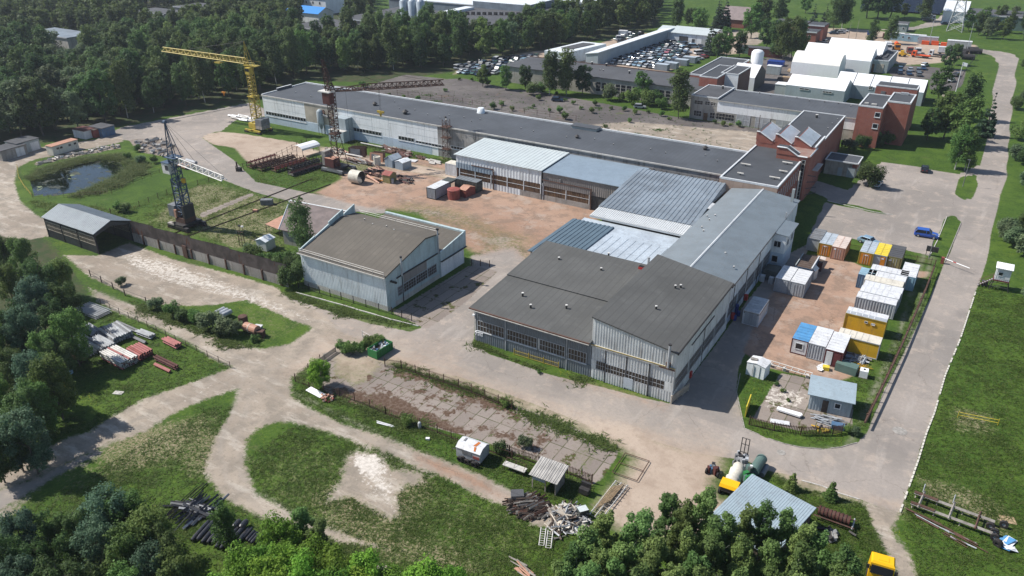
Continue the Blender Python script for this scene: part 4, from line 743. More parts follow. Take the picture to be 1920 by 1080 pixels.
for (tl,br,n_) in (((1302,187),(1318,197),3),((1322,189),(1331,198),2),((1333,190.5),(1342,199),2),((1301,206),(1315,219),3),((1331,210),(1340,223),2)):winS(t,y0,tl,br,nx=n_,ny=2,fr='concrete_light',bw=.12)
p=Yp(1319,215,y0);S(t,'door','S',p[0],y0,0,1.3,2.2,.06,'boards');vents(t,[(1355,167)],h,1.0,r=.3)
t=thing('old_workshop','low decayed plaster workshop with tall empty windows, half hidden by bushes','building',(-150,241,0));y0=245.6
x0,x1,y1,h=-152,-77.6,264,5.6
part(t,'wall',B('box',x0,x1,y0,y1,0,h,'plaster_old'));part(t,'roof',B('box',x0-.3,x1,y0-.4,y1+.3,h,h+.25,'felt_old'));mb=MB();mb.box(x0-.3,x1,y1+.1,y1+.4,h,h+.5,'trim_rust');part(t,'roof_edge',mb)
for a in (1117,1128,1154,1164,1175,1186,1197,1237,1249,1262):p=Yp(a,160,y0);win(t,'S',p[0],y0,1.0,1.9,3.3,nx=1,ny=3,fr='concrete_light',bw=.12)
vents(t,[(1110,121),(1137,124),(1180,138)],h+.25,.9,r=.32);vents(t,[(1125,132),(1131,133),(1197,130),(1211,134)],h+.25,.4,r=.15)
# ---- block with white wall and brick side, further back
t=thing('brick_workshop','brick and white workshop of three stepped flat roofs behind the derelict house','building',(-90,258,0))
flatblock(t,-88.8,-78.1,262,296,6.6,'brick','felt_dark','trim_white',.35);
mb=MB();mb.box(-81.3,-75.4,250.3,270.5,0,8.9,'brick');part(t,'middle_wall',mb);part(t,'middle_roof',B('box',-81.2,-75.5,250.4,270.4,8.9,8.97,'felt_dark'));parapet(t,[(-81.3,250.3),(-75.4,250.3),(-75.4,270.5),(-81.3,270.5)],8.9,.3,.25,'trim_white')
mb=MB();mb.box(-76.8,-71.0,258.2,272,0,9.0,'wall_white');mb.box(-71.0,-70.96,258.2,272,0,8.99,'brick_dark');part(t,'white_wall',mb);part(t,'high_roof',B('box',-76.7,-71.1,258.3,271.9,9.0,9.07,'felt_dark'));parapet(t,[(-76.8,258.2),(-71.0,258.2),(-71.0,272),(-76.8,272)],9.0,.3,.25,'trim_white')
# ---- tent halls
TENT='white membrane tent halls'
t=thing('tent_hall','white open-ended tent hall beside the brick workshop, with a white silo behind it','tent',(-79,283,0),TENT);prof_tent(t,-79,-70.5,277,291,[(0,0),(0,4.6),(.5,7.8),(1,4.6),(1,0)],'membrane','membrane','sheet_dark')
t=thing('white_silo','short white cylindrical silo behind the open tent hall','silo',P(1418,130));x,y,_=P(1418,122,5);mb=MB();mb.lathe((x,y,0),[(2.2,0),(2.2,9.5),(1.6,10.3),(.3,10.6)],'membrane',18);part(t,'tank',mb,smooth=True)
t=thing('tent_hall','white roofed hall with grey walls and two rows of windows behind the garage wing','hall',(-59,272,0),TENT);prof_tent(t,-58.8,-40.2,272.5,286,[(0,0),(0,4.6),(.5,7.0),(1,4.6),(1,0)],'membrane','render_grey2','render_grey2')
winS(t,272.4,(1499,164),(1517,170),nx=2,fr='trim_white',bw=.14);winS(t,272.4,(1542,170),(1560,176),nx=3,fr='trim_white',bw=.14)
t=thing('store_box','long pale grey box store standing by the white roofed hall','container',P(1452,176));p=P(1451,177);part(t,'wall',B('box',p[0],p[0]+9,p[1],p[1]+4,0,3.4,'render_grey'));part(t,'roof',B('box',p[0]-.1,p[0]+9.1,p[1]-.1,p[1]+4.1,3.4,3.6,'membrane'))
t=thing('tent_hall','long white segmented tent hall with grey wall behind the brick tower building','tent',(-46,285,0),TENT);prof_tent(t,-45.5,-18.4,284.6,297,[(0,0),(0,4.4),(.5,7.2),(1,4.4),(1,0)],'membrane','render_grey2','sheet_dark')
mb=MB()
for i in range(1,5):x=-45.5+i*5.42;mb.bar((x,284.55,4.45),(x,290.8,7.28),.15,'steel_grey')
part(t,'seam',mb);winS(t,284.55,(1629,161),(1636,169),ny=2,fr='trim_white',bw=.16)
t=thing('tent_hall','cream arched tent hall with weathered canvas, metal stock racked along its side','tent',(-67,318,0),TENT)
prof_tent(t,-67,-49.8,314,327,[(0,0),(.02,4.2),(.12,5.6),(.3,7.0),(.5,7.4),(.7,7.0),(.88,5.6),(.98,4.2),(1,0)],'membrane_cream','membrane','membrane')
t=thing('tent_hall','broad white tent hall, middle one of the three stepped back to back','tent',(-66,328,0),TENT);prof_tent(t,-66.2,-41.2,327.5,342,[(0,0),(0,4.6),(.5,8.4),(1,4.6),(1,0)],'membrane','membrane','membrane')
t=thing('tent_hall','farthest white tent hall, beside the parked vans','tent',(-61,343,0),TENT);prof_tent(t,-60.5,-39.6,342.1,358,[(0,0),(0,4.6),(.45,8.6),(1,4.6),(1,0)],'membrane','membrane','membrane')
t=thing('grey_store','grey flat-roofed store with roof lights between the tent halls and the car park','building',(-42,332,0));flatblock(t,-42.2,-35.6,332,356,4.4,'render_grey','felt_dark','trim_white');mb=MB();mb.box(-40.2,-39.4,336,352,4.45,4.9,'felt_old');mb.box(-38.3,-37.5,338,346,4.45,4.9,'felt_old');part(t,'roof_light',mb)
mb=MB();mb.box(-41.5,-40.3,331.9,332,0,3,'boards');mb.box(-39.5,-37,331.9,332,0,3.2,'wood_pale');part(t,'door',mb)
t=thing('metal_rack','steel stock rack with long tubes in front of the cream tent','rack',P(1500,135));p=P(1500,134);q=P(1553,138);mb=MB()
for i in range(7):
    x=p[0]+(q[0]-p[0])*i/6
    for y in (0,2.4):mb.bar((x,p[1]+y,0),(x,p[1]+y,3.2),.2,'steel_dark')
    for z in (1,2,3):mb.bar((x,p[1]-.4,z),(x,p[1]+2.6,z),.15,'steel_dark')
part(t,'frame',mb);mb=MB()
for i in range(22):z=(1.15,2.15,3.15)[i % 3];y=p[1]+.1*i;mb.bar((p[0]-1+(i*7 % 5)*.5,y,z),(q[0]+(i*3 % 5)*.5,y,z),.22,('steel_galv','steel_rust','steel_grey')[i % 3])
part(t,'tubes',mb)
# ---- scrap yard sheds
t=thing('scrapyard_shed','very long narrow white shed with sloping roof along the scrap yard','shed',(-139,286,0));a=(-140.0,287.0);b=(-136.0,358.0);wd=5.4
mb=MB();mb.hexa([(a[0],a[1],0),(a[0]+wd,a[1]-.3,0),(b[0]+wd,b[1]-.3,0),(b[0],b[1],0)],[(a[0],a[1],4.4),(a[0]+wd,a[1]-.3,5.3),(b[0]+wd,b[1]-.3,5.3),(b[0],b[1],4.4)],'render_grey2');part(t,'wall',mb)
mb=MB();mb.hexa([(a[0]-.3,a[1]-.3,4.35),(a[0]+wd+.3,a[1]-.6,5.35),(b[0]+wd+.3,b[1],5.35),(b[0]-.3,b[1],4.35)],[(a[0]-.3,a[1]-.3,4.6),(a[0]+wd+.3,a[1]-.6,5.6),(b[0]+wd+.3,b[1],5.6),(b[0]-.3,b[1],4.6)],'sheet_white');part(t,'roof',mb)
t=thing('scrapyard_garage','white garage hall with a roller door at the far end of the scrap yard','garage',(-137,352,0));mb=MB();mb.box(-131,-111,352,362,0,4.3,'sheet_white');mb.box(-138,-131.05,357,363,0,4.0,'render_grey2');part(t,'wall',mb)
mb=MB();mb.hexa([(-131.3,351.6,4.3),(-110.7,351.6,4.3),(-110.7,363,5.6),(-131.3,363,5.6)],[(-131.3,351.6,4.5),(-110.7,351.6,4.5),(-110.7,363,5.8),(-131.3,363,5.8)],'sheet_palegreen');mb.hexa([(-138,356.6,4.1),(-131.32,356.6,4.1),(-131.32,363,5.3),(-138,363,5.3)],[(-138,356.6,4.3),(-131.32,356.6,4.3),(-131.32,363,5.5),(-138,363,5.5)],'sheet_palegreen');part(t,'roof',mb)
S(t,'roller_door','S',-125.6,352,0,4.2,3.2,.05,'sheet_dark');S(t,'door','S',-119.6,352,0,1.3,2.4,.05,'sheet_dark');S(t,'side_door','S',-115.2,352,0,1.9,2.8,.05,'render_grey')
t=thing('white_flat_shed','white shed with a shallow roof and dark roof panel at the edge of the forest','shed',(-157,284,0));mb=MB();mb.prism([(-157,284),(-147,284),(-142,310),(-153,310)],0,4.6,'sheet_white','sheet_white');part(t,'wall',mb);mb=MB();mb.prism([(-153.6,291.5),(-148.6,291.5),(-145.6,306.5),(-151,306.5)],4.6,4.85,'felt_old');part(t,'roof_panel',mb)
mb=MB();mb.box(-148,-146.8,290.5,293,.1,3.2,'glass_dark');part(t,'gateway',mb)
# ---------------------------------------------------------------- the hangar and its neighbours
t=thing('hangar','white hangar with warm grey felt roof, roof railings and teal gable, behind the corrugated wall','hangar',(-97,88,0))
x0,x1,y0,y1=-97.2,-78.1,88.5,103.3
PR=[(y0,6.55),(99.4,9.3),(y1,8.7)]
mb=MB();mb.extrude([(0,0),(0,6.5),(99.4-y0,9.2),(y1-y0,8.6),(y1-y0,0)],(x0+.06,y0+.06),(x1-.06,y0+.06),'sheet_hangar');part(t,'wall',mb)
mb=MB();mb.ribs((x0,y0,.9),(x1,y0,.9),(x1,y0,6.4),(x0,y0,6.4),.35,.04,'sheet_hangar',.4);part(t,'front_cladding',mb);part(t,'plinth',B('box',x0-.03,x1+.03,y0-.02,y1,0,.95,'concrete_light'))
mb=MB();n_=22
for i in range(n_):
    a=y0+(y1-y0)*i/n_;b=y0+(y1-y0)*(i+1)/n_;zt=lambda y:6.5+(y-y0)*2.75/(99.4-y0) if y<99.4 else 9.25-(y-99.4)*.6/3.9
    mb.ribs((x1,a,5.1),(x1,b,5.1),(x1,b,zt(b)),(x1,a,zt(a)),.35,.04,'sheet_teal',.4)
mb.ribs((x1,y0,.9),(x1,y1,.9),(x1,y1,5.0),(x1,y0,5.0),.35,.04,'sheet_teal',.4);part(t,'gable_cladding',mb)
mb=MB();mb.hexa([(x0-.2,y0-.45,6.3),(x1+.25,y0-.45,6.3),(x1+.25,99.4,9.15),(x0-.2,99.4,9.15)],[(x0-.2,y0-.45,6.55),(x1+.25,y0-.45,6.55),(x1+.25,99.4,9.42),(x0-.2,99.4,9.42)],'felt_warm')
mb.hexa([(x0-.2,99.4,9.15),(x1+.25,99.4,9.15),(x1+.25,y1+.2,8.55),(x0-.2,y1+.2,8.55)],[(x0-.2,99.4,9.42),(x1+.25,99.4,9.42),(x1+.25,y1+.2,8.8),(x0-.2,y1+.2,8.8)],'felt_warm');part(t,'roof',mb)
part(t,'gutter',B('box',x0-.3,x1+.3,y0-.62,y0-.46,6.3,6.46,'concrete_light'))
for nm,(ya,za,xe) in (('front',(y0-.3,6.6,x1)),('rear',(y1+.1,8.8,x1))):
    mb=MB();n_=8
    for i in range(n_+1):x=x0+(xe-x0)*i/n_;mb.bar((x,ya,za-.05),(x,ya,za+.75),.05,'steel_white')
    for h in (.38,.75):mb.bar((x0,ya,za+h),(xe,ya,za+h),.05,'steel_white')
    part(t,'roof_railing',mb)
for a,b,z in ((y0+.1,y0+3.9,7.2),(y0+4.0,y0+7.6,8.2),(y0+7.7,y0+11.6,9.7),(y0+11.8,y1,9.9)):
    mb=MB();k=(b-a)*.24;mb.hexa([(x0-.25,a,5.5),(x0-.02,a,5.5),(x0-.02,b,5.5),(x0-.25,b,5.5)],[(x0-.25,a,z-.25),(x0-.02,a,z-.25),(x0-.02,b,z+k-.05),(x0-.25,b,z+k-.05)],'sheet_teal');part(t,'stepped_parapet',mb)
vents(t,[(684,414),(699,423),(725,427),(739,434)],lambda a,b:9.1,.35,r=.09)
mb=MB();mb.box(x1+.04,x1+.2,91.2,103.2,5.0,5.2,'steel_dark');mb.box(x1+.05,x1+.13,92.6,92.75,0,5,'steel_dark');mb.box(x1+.0,x1+1.3,89.6,89.9,5.0,5.3,'steel_dark');part(t,'door_rail',mb)
for a,b in ((91.3,92.6),(92.9,96.3),(96.4,99.6),(99.8,102.4)):win(t,'E',x1+.05,a,1.6,b-a,1.7,nx=5,ny=3,fr='steel_galv',gl='glass_brown',bw=.08)
S(t,'door_panel','E',x1+.03,93,3.4,6.6,1.5,.04,'sheet_taupe');S(t,'front_door','E',x1+.02,88.9,.1,1.6,2.6,.05,'sheet_teal')
mb=MB();mb.tube((x1+.5,92.2,5.2),(x1+.5,92.2,8.6),.14,'steel_galv',8);mb.tube((x1+.5,92.2,8.6),(x1+.5,92.2,8.85),.2,'steel_dark',8);part(t,'flue',mb)
mb=MB();mb.tube((x1+.5,102.6,5.2),(x1+.5,102.6,9.8),.14,'steel_galv',8);mb.tube((x1+.5,102.6,9.8),(x1+.5,102.6,10.1),.26,'steel_dark',8);part(t,'flue',mb)
ex0,ey1=x0+.6,111.0
mb=MB();mb.hexa([(ex0,y1,0),(x1+.1,y1,0),(x1+.1,ey1,0),(ex0,ey1,0)],[(ex0,y1,4.9),(x1+.1,y1,4.9),(x1+.1,ey1,6.0),(ex0,ey1,6.0)],'sheet_teal');part(t,'side_wall',mb)
mb=MB();mb.hexa([(ex0,y1+.1,4.9),(x1+.3,y1+.1,4.9),(x1+.3,ey1,6.0),(ex0,ey1,6.0)],[(ex0,y1+.1,5.05),(x1+.3,y1+.1,5.05),(x1+.3,ey1,6.2),(ex0,ey1,6.2)],'felt_warm');part(t,'side_roof',mb)
mb=MB();mb.box(ex0,x1+.35,ey1-.1,ey1+.5,5.8,6.5,'sheet_teal');mb.hexa([(x1+.1,y1+.1,3.3),(x1+.32,y1+.1,3.3),(x1+.32,ey1+.5,3.3),(x1+.1,ey1+.5,3.3)],[(x1+.1,y1+.1,5.15),(x1+.32,y1+.1,5.15),(x1+.32,ey1+.5,6.45),(x1+.1,ey1+.5,6.45)],'sheet_teal');part(t,'fascia',mb)
mb=MB();mb.box(x1+.1,x1+.16,y1+.4,y1+4.4,0,3.2,'wall_white');mb.box(x1+.1,x1+.16,y1+4.5,ey1,0,3.2,'wall_white');mb.box(x1+.05,x1+.6,y1+.1,ey1+.5,3.2,3.32,'steel_dark');part(t,'garage_door',mb)
# tiled house, tiny white booth
t=thing('tiled_shed','shed with brown wavy tile roof and white verge, half behind the hangar and a birch','shed',(-118,99,0));mb=MB()
A=P(544,376,5.4);Bq=P(523,430,3.2);Cq=P(660,398,5.4);dx=Vector((Cq[0]-A[0],Cq[1]-A[1],0));D=(Bq[0]+dx.x*.9,Bq[1]+dx.y*.9,3.2)
mb.sheet([Bq,D,Cq,A],.16,'tile_brown','wood_dark');part(t,'roof',mb);mb=MB()
for a,b in ((A,Bq),):mb.bar((a[0]-.06,a[1],a[2]+.02),(b[0]-.06,b[1],b[2]+.02),.2,'trim_white')
mb.bar((A[0],A[1],A[2]+.05),(Cq[0],Cq[1],Cq[2]+.05),.2,'trim_white');part(t,'verge',mb);mb=MB();mb.prism([(Bq[0]+.5,Bq[1]+.4),(D[0],D[1]+.4),(Cq[0],Cq[1]-.4),(A[0]+.5,A[1]-.4)],0,3.05,'plaster_old');part(t,'wall',mb)
t=thing('lean_roof','low rusty pinkish board roof beside the tiled shed','roof',P(505,425));a,b,c,d=P(497,420,1.9),P(522,430,1.9),P(533,405,2.5),P(528,407,2.5);mb=MB();mb.sheet([a,b,c,(a[0]+.7,c[1],2.5)],.1,'c_pink','wood_dark');part(t,'roof',mb);mb=MB()
for q in (a,b,c):mb.bar((q[0]*.999,q[1]+.05,0),(q[0]*.999,q[1]+.05,q[2]),.12,'wood_dark')
part(t,'post',mb)
def gable_box(t,c,sx,sy,h,rise,rz,wall,roof,over=.15,z0=0):
    co,si=math.cos(rz),math.sin(rz);T=lambda u,v,z:(c[0]+co*u-si*v,c[1]+si*u+co*v,z)
    mb=MB();a=[T(-sx/2,-sy/2,z0),T(sx/2,-sy/2,z0),T(sx/2,sy/2,z0),T(-sx/2,sy/2,z0)];b=[(p[0],p[1],h) for p in a];r0,r1=T(0,-sy/2,h+rise),T(0,sy/2,h+rise)
    mb.face([a[0],a[1],b[1],r0,b[0]],wall);mb.face([a[2],a[3],b[3],r1,b[2]],wall);mb.face([a[1],a[2],b[2],b[1]],wall);mb.face([a[3],a[0],b[0],b[3]],wall);part(t,'wall',mb)
    mb=MB();o=over;k=rise/(sx/2)*o
    for s in (-1,1):
        q=[T(s*(sx/2+o),-sy/2-o,h-k),T(s*(sx/2+o),sy/2+o,h-k),T(0,sy/2+o,h+rise),T(0,-sy/2-o,h+rise)]
        if s<0:q=q[::-1]
        mb.sheet([(p[0],p[1],p[2]+.07) for p in q],.07,roof)
    part(t,'roof',mb)
c=P(500,466,0);t=thing('white_booth','small white metal-roofed booth among bushes behind the corrugated wall','booth',c);gable_box(t,(c[0],c[1]),2.4,2.6,2.1,.45,.1,'sheet_palegrey','sheet_white')
# open shed
t=thing('open_shed','open-ended dark shed with pale grey gabled metal roof and glazed side bands','shed',(-158,77,0));x0,x1,y0,y1,h,rz_=-157.3,-140.9,77.5,85.0,4.3,5.85;ym=(y0+y1)/2
mb=MB()
for (ya,yb) in ((y0-.4,ym),(y1+.4,ym)):
    q=[(x0-.4,ya,h+.05),(x1+.4,ya,h+.05),(x1+.4,yb,rz_),(x0-.4,yb,rz_)]
    if ya>yb:q=[q[1],q[0],q[3],q[2]]
    mb.ribs(*q,.5,.05,'sheet_shed_roof',.4,.08)
part(t,'roof',mb);mb=MB()
for y,s in ((y0,1),(y1,-1)):
    q=((x0,y,0),(x1,y,0)) if s>0 else ((x1,y,0),(x0,y,0))
    mb.ribs(q[0],q[1],(*q[1][:2],1.75),(*q[0][:2],1.75),.4,.04,'sheet_dark',.4);mb.ribs((*q[0][:2],3.55),(*q[1][:2],3.55),(*q[1][:2],h),(*q[0][:2],h),.4,.04,'sheet_dark',.4)
mb.box(x0+.05,x1-.05,y1-.06,y1-.02,0,1.75,'sheet_dark');mb.box(x0+.05,x1-.05,y0+.02,y0+.06,0,1.75,'sheet_dark')
mb.hexa([(x1-.08,y0,3.6),(x1,y0,3.6),(x1,ym,4.6),(x1-.08,ym,4.6)],[(x1-.08,y0,h),(x1,y0,h),(x1,ym,rz_-.1),(x1-.08,ym,rz_-.1)],'sheet_dark');mb.hexa([(x1-.08,ym,4.6),(x1,ym,4.6),(x1,y1,3.6),(x1-.08,y1,3.6)],[(x1-.08,ym,rz_-.1),(x1,ym,rz_-.1),(x1,y1,h),(x1-.08,y1,h)],'sheet_dark');part(t,'wall',mb)
for y,s in ((y0-.02,'S'),(y1+.02,'N')):
    for i in range(3):x=x0+.2+i*5.4;g=win(t,s,x if s=='S' else x+5.1,y,1.75,5.1,1.8,nx=12,ny=2,fr='wood_pale',gl='glass_brown',bw=.09)
mb=MB()
for x in (x0,x0+5.4,x0+10.8,x1):
    for y in (y0,y1):mb.box(x-.12,x+.12,y-.14,y+.14,0,h,'steel_dark')
    mb.bar((x,y0,h-.2),(x,ym,rz_-.25),.15,'steel_dark');mb.bar((x,ym,rz_-.25),(x,y1,h-.2),.15,'steel_dark')
part(t,'frame',mb)
# corrugated wall
t=thing('corrugated_wall','long rusty corrugated sheet wall on a whitewashed concrete base, from open shed to hangar','wall',(-140,85,0));mb=MB();c0=(-140.4,84.9);c1=(-99.0,86.3);n_=12
for i in range(n_):
    a=(c0[0]+(c1[0]-c0[0])*i/n_,c0[1]+(c1[1]-c0[1])*i/n_);b=(c0[0]+(c1[0]-c0[0])*(i+1)/n_,c0[1]+(c1[1]-c0[1])*(i+1)/n_);h=4.5+.12*math.sin(i*2.1)
    mb.ribs((*a,1.9),(*b,1.9),(*b,h+.05),(*a,h),.3,.05,'sheet_wall_rust',.4);mb.ribs((b[0],b[1]+.12,1.9),(a[0],a[1]+.12,1.9),(a[0],a[1]+.12,h),(b[0],b[1]+.12,h+.05),.3,.05,'sheet_wall_rust',.4)
part(t,'sheeting',mb);mb=MB();mb.extrude([(-.12,0),(.05,0),(.05,1.95),(-.12,1.95)],c1,c0,'concrete_old');part(t,'concrete_base',mb);mb=MB()
for i in range(9):a=(c0[0]+(c1[0]-c0[0])*(i+.7)/9,c0[1]+(c1[1]-c0[1])*(i+.7)/9);mb.box(a[0]-.14,a[0]+.14,a[1]-.25,a[1]+.2,0,2.1,'steel_rust')
part(t,'pilaster',mb);mb=MB();a=P(359,478);mb.box(a[0]-.3,a[0]+.9,85.0,85.2,.1,2.6,'steel_rust');part(t,'rusty_door',mb)
mb=MB();mb.box(-100.6,-100.0,85.9,86.12,.1,2.3,'steel_rust');part(t,'rusty_door',mb)
# ---------------------------------------------------------------- lattice helper and cranes
def lattice(mb,a,b,w0,w1,n,m,r=.07,rr=.05,tri=False,up=(0,0,1)):
    a=Vector(a);b=Vector(b);d=(b-a).normalized();u=d.cross(Vector(up))
    if u.length<.1:u=Vector((1,0,0))
    u.normalize();v=u.cross(d).normalized();C4=[(-1,-1),(1,-1),(1,1),(-1,1)] if not tri else [(-1,-.6),(1,-.6),(0,1)]
    def pt(i,k):f=i/n;w_=(w0+(w1-w0)*f)/2;p=a.lerp(b,f);return p+u*(C4[k][0]*w_)+v*(C4[k][1]*w_)
    K=len(C4)
    for k in range(K):mb.bar(pt(0,k),pt(n,k),r*2,m)
    for i in range(n):
        for k in range(K):
            j=(k+1) % K;mb.bar(pt(i,k),pt(i+1,j),rr*2,m) if (i+k) % 2 else mb.bar(pt(i,j),pt(i+1,k),rr*2,m)
            mb.bar(pt(i,k),pt(i,j),rr*2,m)
def cable(mb,a,b,m='steel_dark',r=.035):mb.tube(a,b,r,m,4)
# yellow tower crane
bx,by=-179.3,153.8;t=thing('yellow_tower_crane','tall yellow lattice tower crane with horizontal jib, left of the long workshop','crane',(bx,by,0))
mb=MB();mb.box(bx-3,bx+3,by-2.4,by-1.9,.5,1.0,'crane_yellow');mb.box(bx-3,bx+3,by+1.9,by+2.4,.5,1.0,'crane_yellow');mb.box(bx-.4,bx+.4,by-2.4,by+2.4,.6,1.1,'crane_yellow');mb.box(bx-2.2,bx+.6,by-1.5,by+1.5,1.1,2.6,'crane_yellow')
for sx in (-1,1):
    for sy in (-1,1):mb.box(bx+sx*2.6-.6,bx+sx*2.6+.6,by+sy*2.15-.35,by+sy*2.15+.35,.05,.6,'steel_dark')
part(t,'undercarriage',mb);mb=MB()
for i in range(3):mb.box(bx+.8,bx+3.3,by-1.6+.02*i,by+1.6,1.3+i*.95,2.2+i*.95,'concrete_old' if i==0 else 'steel_grey')
part(t,'counterweight',mb);mb=MB();lattice(mb,(bx,by,2.6),(bx,by,10.8),2.0,2.0,7,'crane_yellow',.1,.06);lattice(mb,(bx,by,10.0),(bx,by,19.0),1.5,1.5,8,'crane_yellow',.09,.05);mb.box(bx-1.3,bx+1.3,by-1.3,by+1.3,10.2,10.4,'crane_yellow');part(t,'mast',mb)
mb=MB();mb.box(bx+.2,bx+1.9,by-1.9,by-.5,16.8,18.6,'crane_yellow');mb.box(bx+.3,bx+1.8,by-1.93,by-1.9,17.6,18.4,'glass_dark');part(t,'cab',mb)
mb=MB();mb.box(bx-1.2,bx+3.6,by-1.0,by+1.0,18.9,19.1,'crane_yellow')
for x in (1,2.3,3.6):
    for s in (-1,1):mb.bar((bx+x,by+s,19),(bx+x,by+s,20),.07,'crane_yellow')
for s in (-1,1):mb.bar((bx-1,by+s,20),(bx+3.6,by+s,20),.07,'crane_yellow')
part(t,'counter_deck',mb);mb=MB()
for sx in (-1,1):
    for sy in (-1,1):mb.bar((bx+sx*.8,by+sy*.7,19),(bx-.6,by,25.4),.14,'crane_yellow')
for k in range(5):f=k/5;w_=.8*(1-f);z=19+6.4*f;mb.bar((bx-w_-.6*f,by-w_,z),(bx+w_-.6*f,by-w_,z+1),.08,'crane_yellow');mb.bar((bx+w_-.6*f,by-w_,z),(bx-w_-.6*f,by-w_,z+1),.08,'crane_yellow')
part(t,'tower_head',mb);mb=MB();lattice(mb,(bx-1,by,19.9),(bx-33.5,by-2.2,20.4),1.7,1.35,26,'crane_yellow',.09,.055,True);part(t,'jib',mb)
mb=MB();mb.box(bx-12.5,bx-10.2,by-1.6,by-.2,18.55,18.9,'crane_yellow');part(t,'trolley',mb);mb=MB();cable(mb,(bx-11.3,by-.8,18.6),(bx-11.3,by-.8,10.3));cable(mb,(bx-11.7,by-.8,18.6),(bx-11.7,by-.8,10.3));cable(mb,(bx-.6,by,25.3),(bx-14,by-.8,20.5));cable(mb,(bx-.6,by,25.3),(bx-26,by-1.6,20.8));cable(mb,(bx-.6,by,25.3),(bx+3,by,19.2));part(t,'cable',mb)
mb=MB();mb.prism([(bx-12.2,by-1),(bx-10.8,by-1),(bx-10.8,by-.6),(bx-12.2,by-.6)],10.0,10.3,'c_orange');mb.tube((bx-11.5,by-.8,10.0),(bx-11.5,by-.8,9.1),.3,'c_orange',6,.08);part(t,'hook_block',mb)
# rust brown tower crane
bx,by=-135.2,139.3;t=thing('rusty_tower_crane','rust brown tower crane with long lattice jib reaching over the long workshop','crane',(bx,by,0))
mb=MB();mb.box(bx-3.4,bx+3.4,by-2.6,by-2.0,.5,1.1,'steel_grey');mb.box(bx-3.4,bx+3.4,by+2.0,by+2.6,.5,1.1,'steel_grey');mb.box(bx-1.5,bx+1.5,by-2.5,by+2.5,.6,1.2,'steel_dark')
for sx in (-1,1):
    for sy in (-1,1):mb.box(bx+sx*2.9-.7,bx+sx*2.9+.7,by+sy*2.3-.35,by+sy*2.3+.35,.05,.55,'steel_dark')
part(t,'undercarriage',mb);mb=MB();mb.box(bx-2.6,bx+.3,by-2.0,by+.4,1.3,3.5,'steel_maroon','c_pink');part(t,'engine_house',mb);mb=MB()
for i in range(6):mb.box(bx-3.9,bx-2.8,by-1.5,by+1.5,1.3+i*.6,1.85+i*.6,'concrete_old')
part(t,'counterweight',mb);mb=MB()
for sx in (-1,1):
    for sy in (-1,1):mb.bar((bx+sx*1.6+.4,by+sy*1.4,1.2),(bx+sx*.7,by+sy*.7,9.6),.16,'steel_rust')
for k in range(4):f=k/4;w_=1.6-.9*f;z=1.4+8.2*f;mb.bar((bx-w_,by-w_,z),(bx+w_,by-w_,z+2),.1,'steel_rust');mb.bar((bx+w_,by-w_,z),(bx-w_,by-w_,z+2),.1,'steel_rust');mb.bar((bx+w_,by-w_,z),(bx+w_,by+w_,z+2),.1,'steel_rust');mb.bar((bx-w_,by+w_,z),(bx-w_,by-w_,z+2),.1,'steel_rust')
lattice(mb,(bx,by,8.5),(bx-.1,by,20.0),1.45,1.45,14,'steel_rust',.09,.05);mb.box(bx-1.1,bx+1.1,by-1.1,by+1.1,9.4,9.7,'steel_rust');part(t,'mast',mb)
mb=MB();mb.box(bx-1.5,bx+.7,by-1.5,by+.2,17.0,19.7,'steel_maroon');part(t,'cab',mb);mb=MB();mb.box(bx-2.6,bx+.9,by-1.7,by+.6,19.75,20.0,'steel_white');part(t,'canopy',mb)
mb=MB();lattice(mb,(bx-.2,by,20.0),(bx-1.5,by-.2,27.2),1.5,.4,7,'steel_rust',.09,.05);lattice(mb,(bx,by,20.3),(bx-1.5,by+.2,21.6),1.6,1.3,2,'steel_rust');part(t,'tower_head',mb)
ux,uy=.62,.785;L=28;mb=MB();lattice(mb,(bx+ux*8,by+uy*8,20.1),(bx+ux*L,by+uy*L,19.7),1.7,1.5,20,'steel_rust',.09,.055,True);lattice(mb,(bx+ux,by+uy,20),(bx+ux*8,by+uy*8,20.1),.7,1.6,5,'steel_rust',.09,.055,True);part(t,'jib',mb)
mb=MB();cable(mb,(bx-1.5,by,26.8),(bx+ux*12,by+uy*12,21));cable(mb,(bx-1.5,by,26.8),(bx+ux*24,by+uy*24,20.6));hx,hy=bx+ux*11.5,by+uy*11.5;cable(mb,(hx,hy,19.4),(hx,hy,14.0));cable(mb,(hx+.3,hy,19.4),(hx+.3,hy,14.0));cable(mb,(hx-8,hy-3,19.4),(hx-8,hy-3,5));part(t,'cable',mb)
mb=MB();mb.prism([(hx-.9,hy-.2),(hx+1.2,hy-.2),(hx+1.2,hy+.2),(hx-.9,hy+.2)],13.6,14.1,'c_ochre');mb.tube((hx+.15,hy,13.6),(hx+.15,hy,12.6),.45,'c_ochre',6,.1);part(t,'hook_block',mb)
# blue tower crane
bx,by=P(352,425)[:2];t=thing('blue_tower_crane','blue lattice rail crane with white cab, standing on rails beside the pond','crane',(bx,by,0))
mb=MB();mb.box(bx-3,bx+3,by-2.5,by-1.8,.35,.95,'steel_dark');mb.box(bx-3,bx+3,by+1.8,by+2.5,.35,.95,'steel_dark');mb.box(bx-1.8,bx+1.8,by-2.4,by+2.4,.7,1.3,'steel_dark');mb.box(bx-2.8,bx-.8,by-2.6,by-1.7,.95,1.3,'concrete_old')
for sx in (-1,1):
    for sy in (-1,1):mb.box(bx+sx*2.6-.6,bx+sx*2.6+.6,by+sy*2.15-.3,by+sy*2.15+.3,.05,.4,'steel_rust')
part(t,'undercarriage',mb);mb=MB();mb.box(bx-3.6,bx-1.5,by-1.2,by+.9,2.2,4.7,'steel_grey');mb.box(bx-1.5,bx-.9,by-1.5,by-.4,2.3,4.0,'c_pink');part(t,'machinery_box',mb);mb=MB()
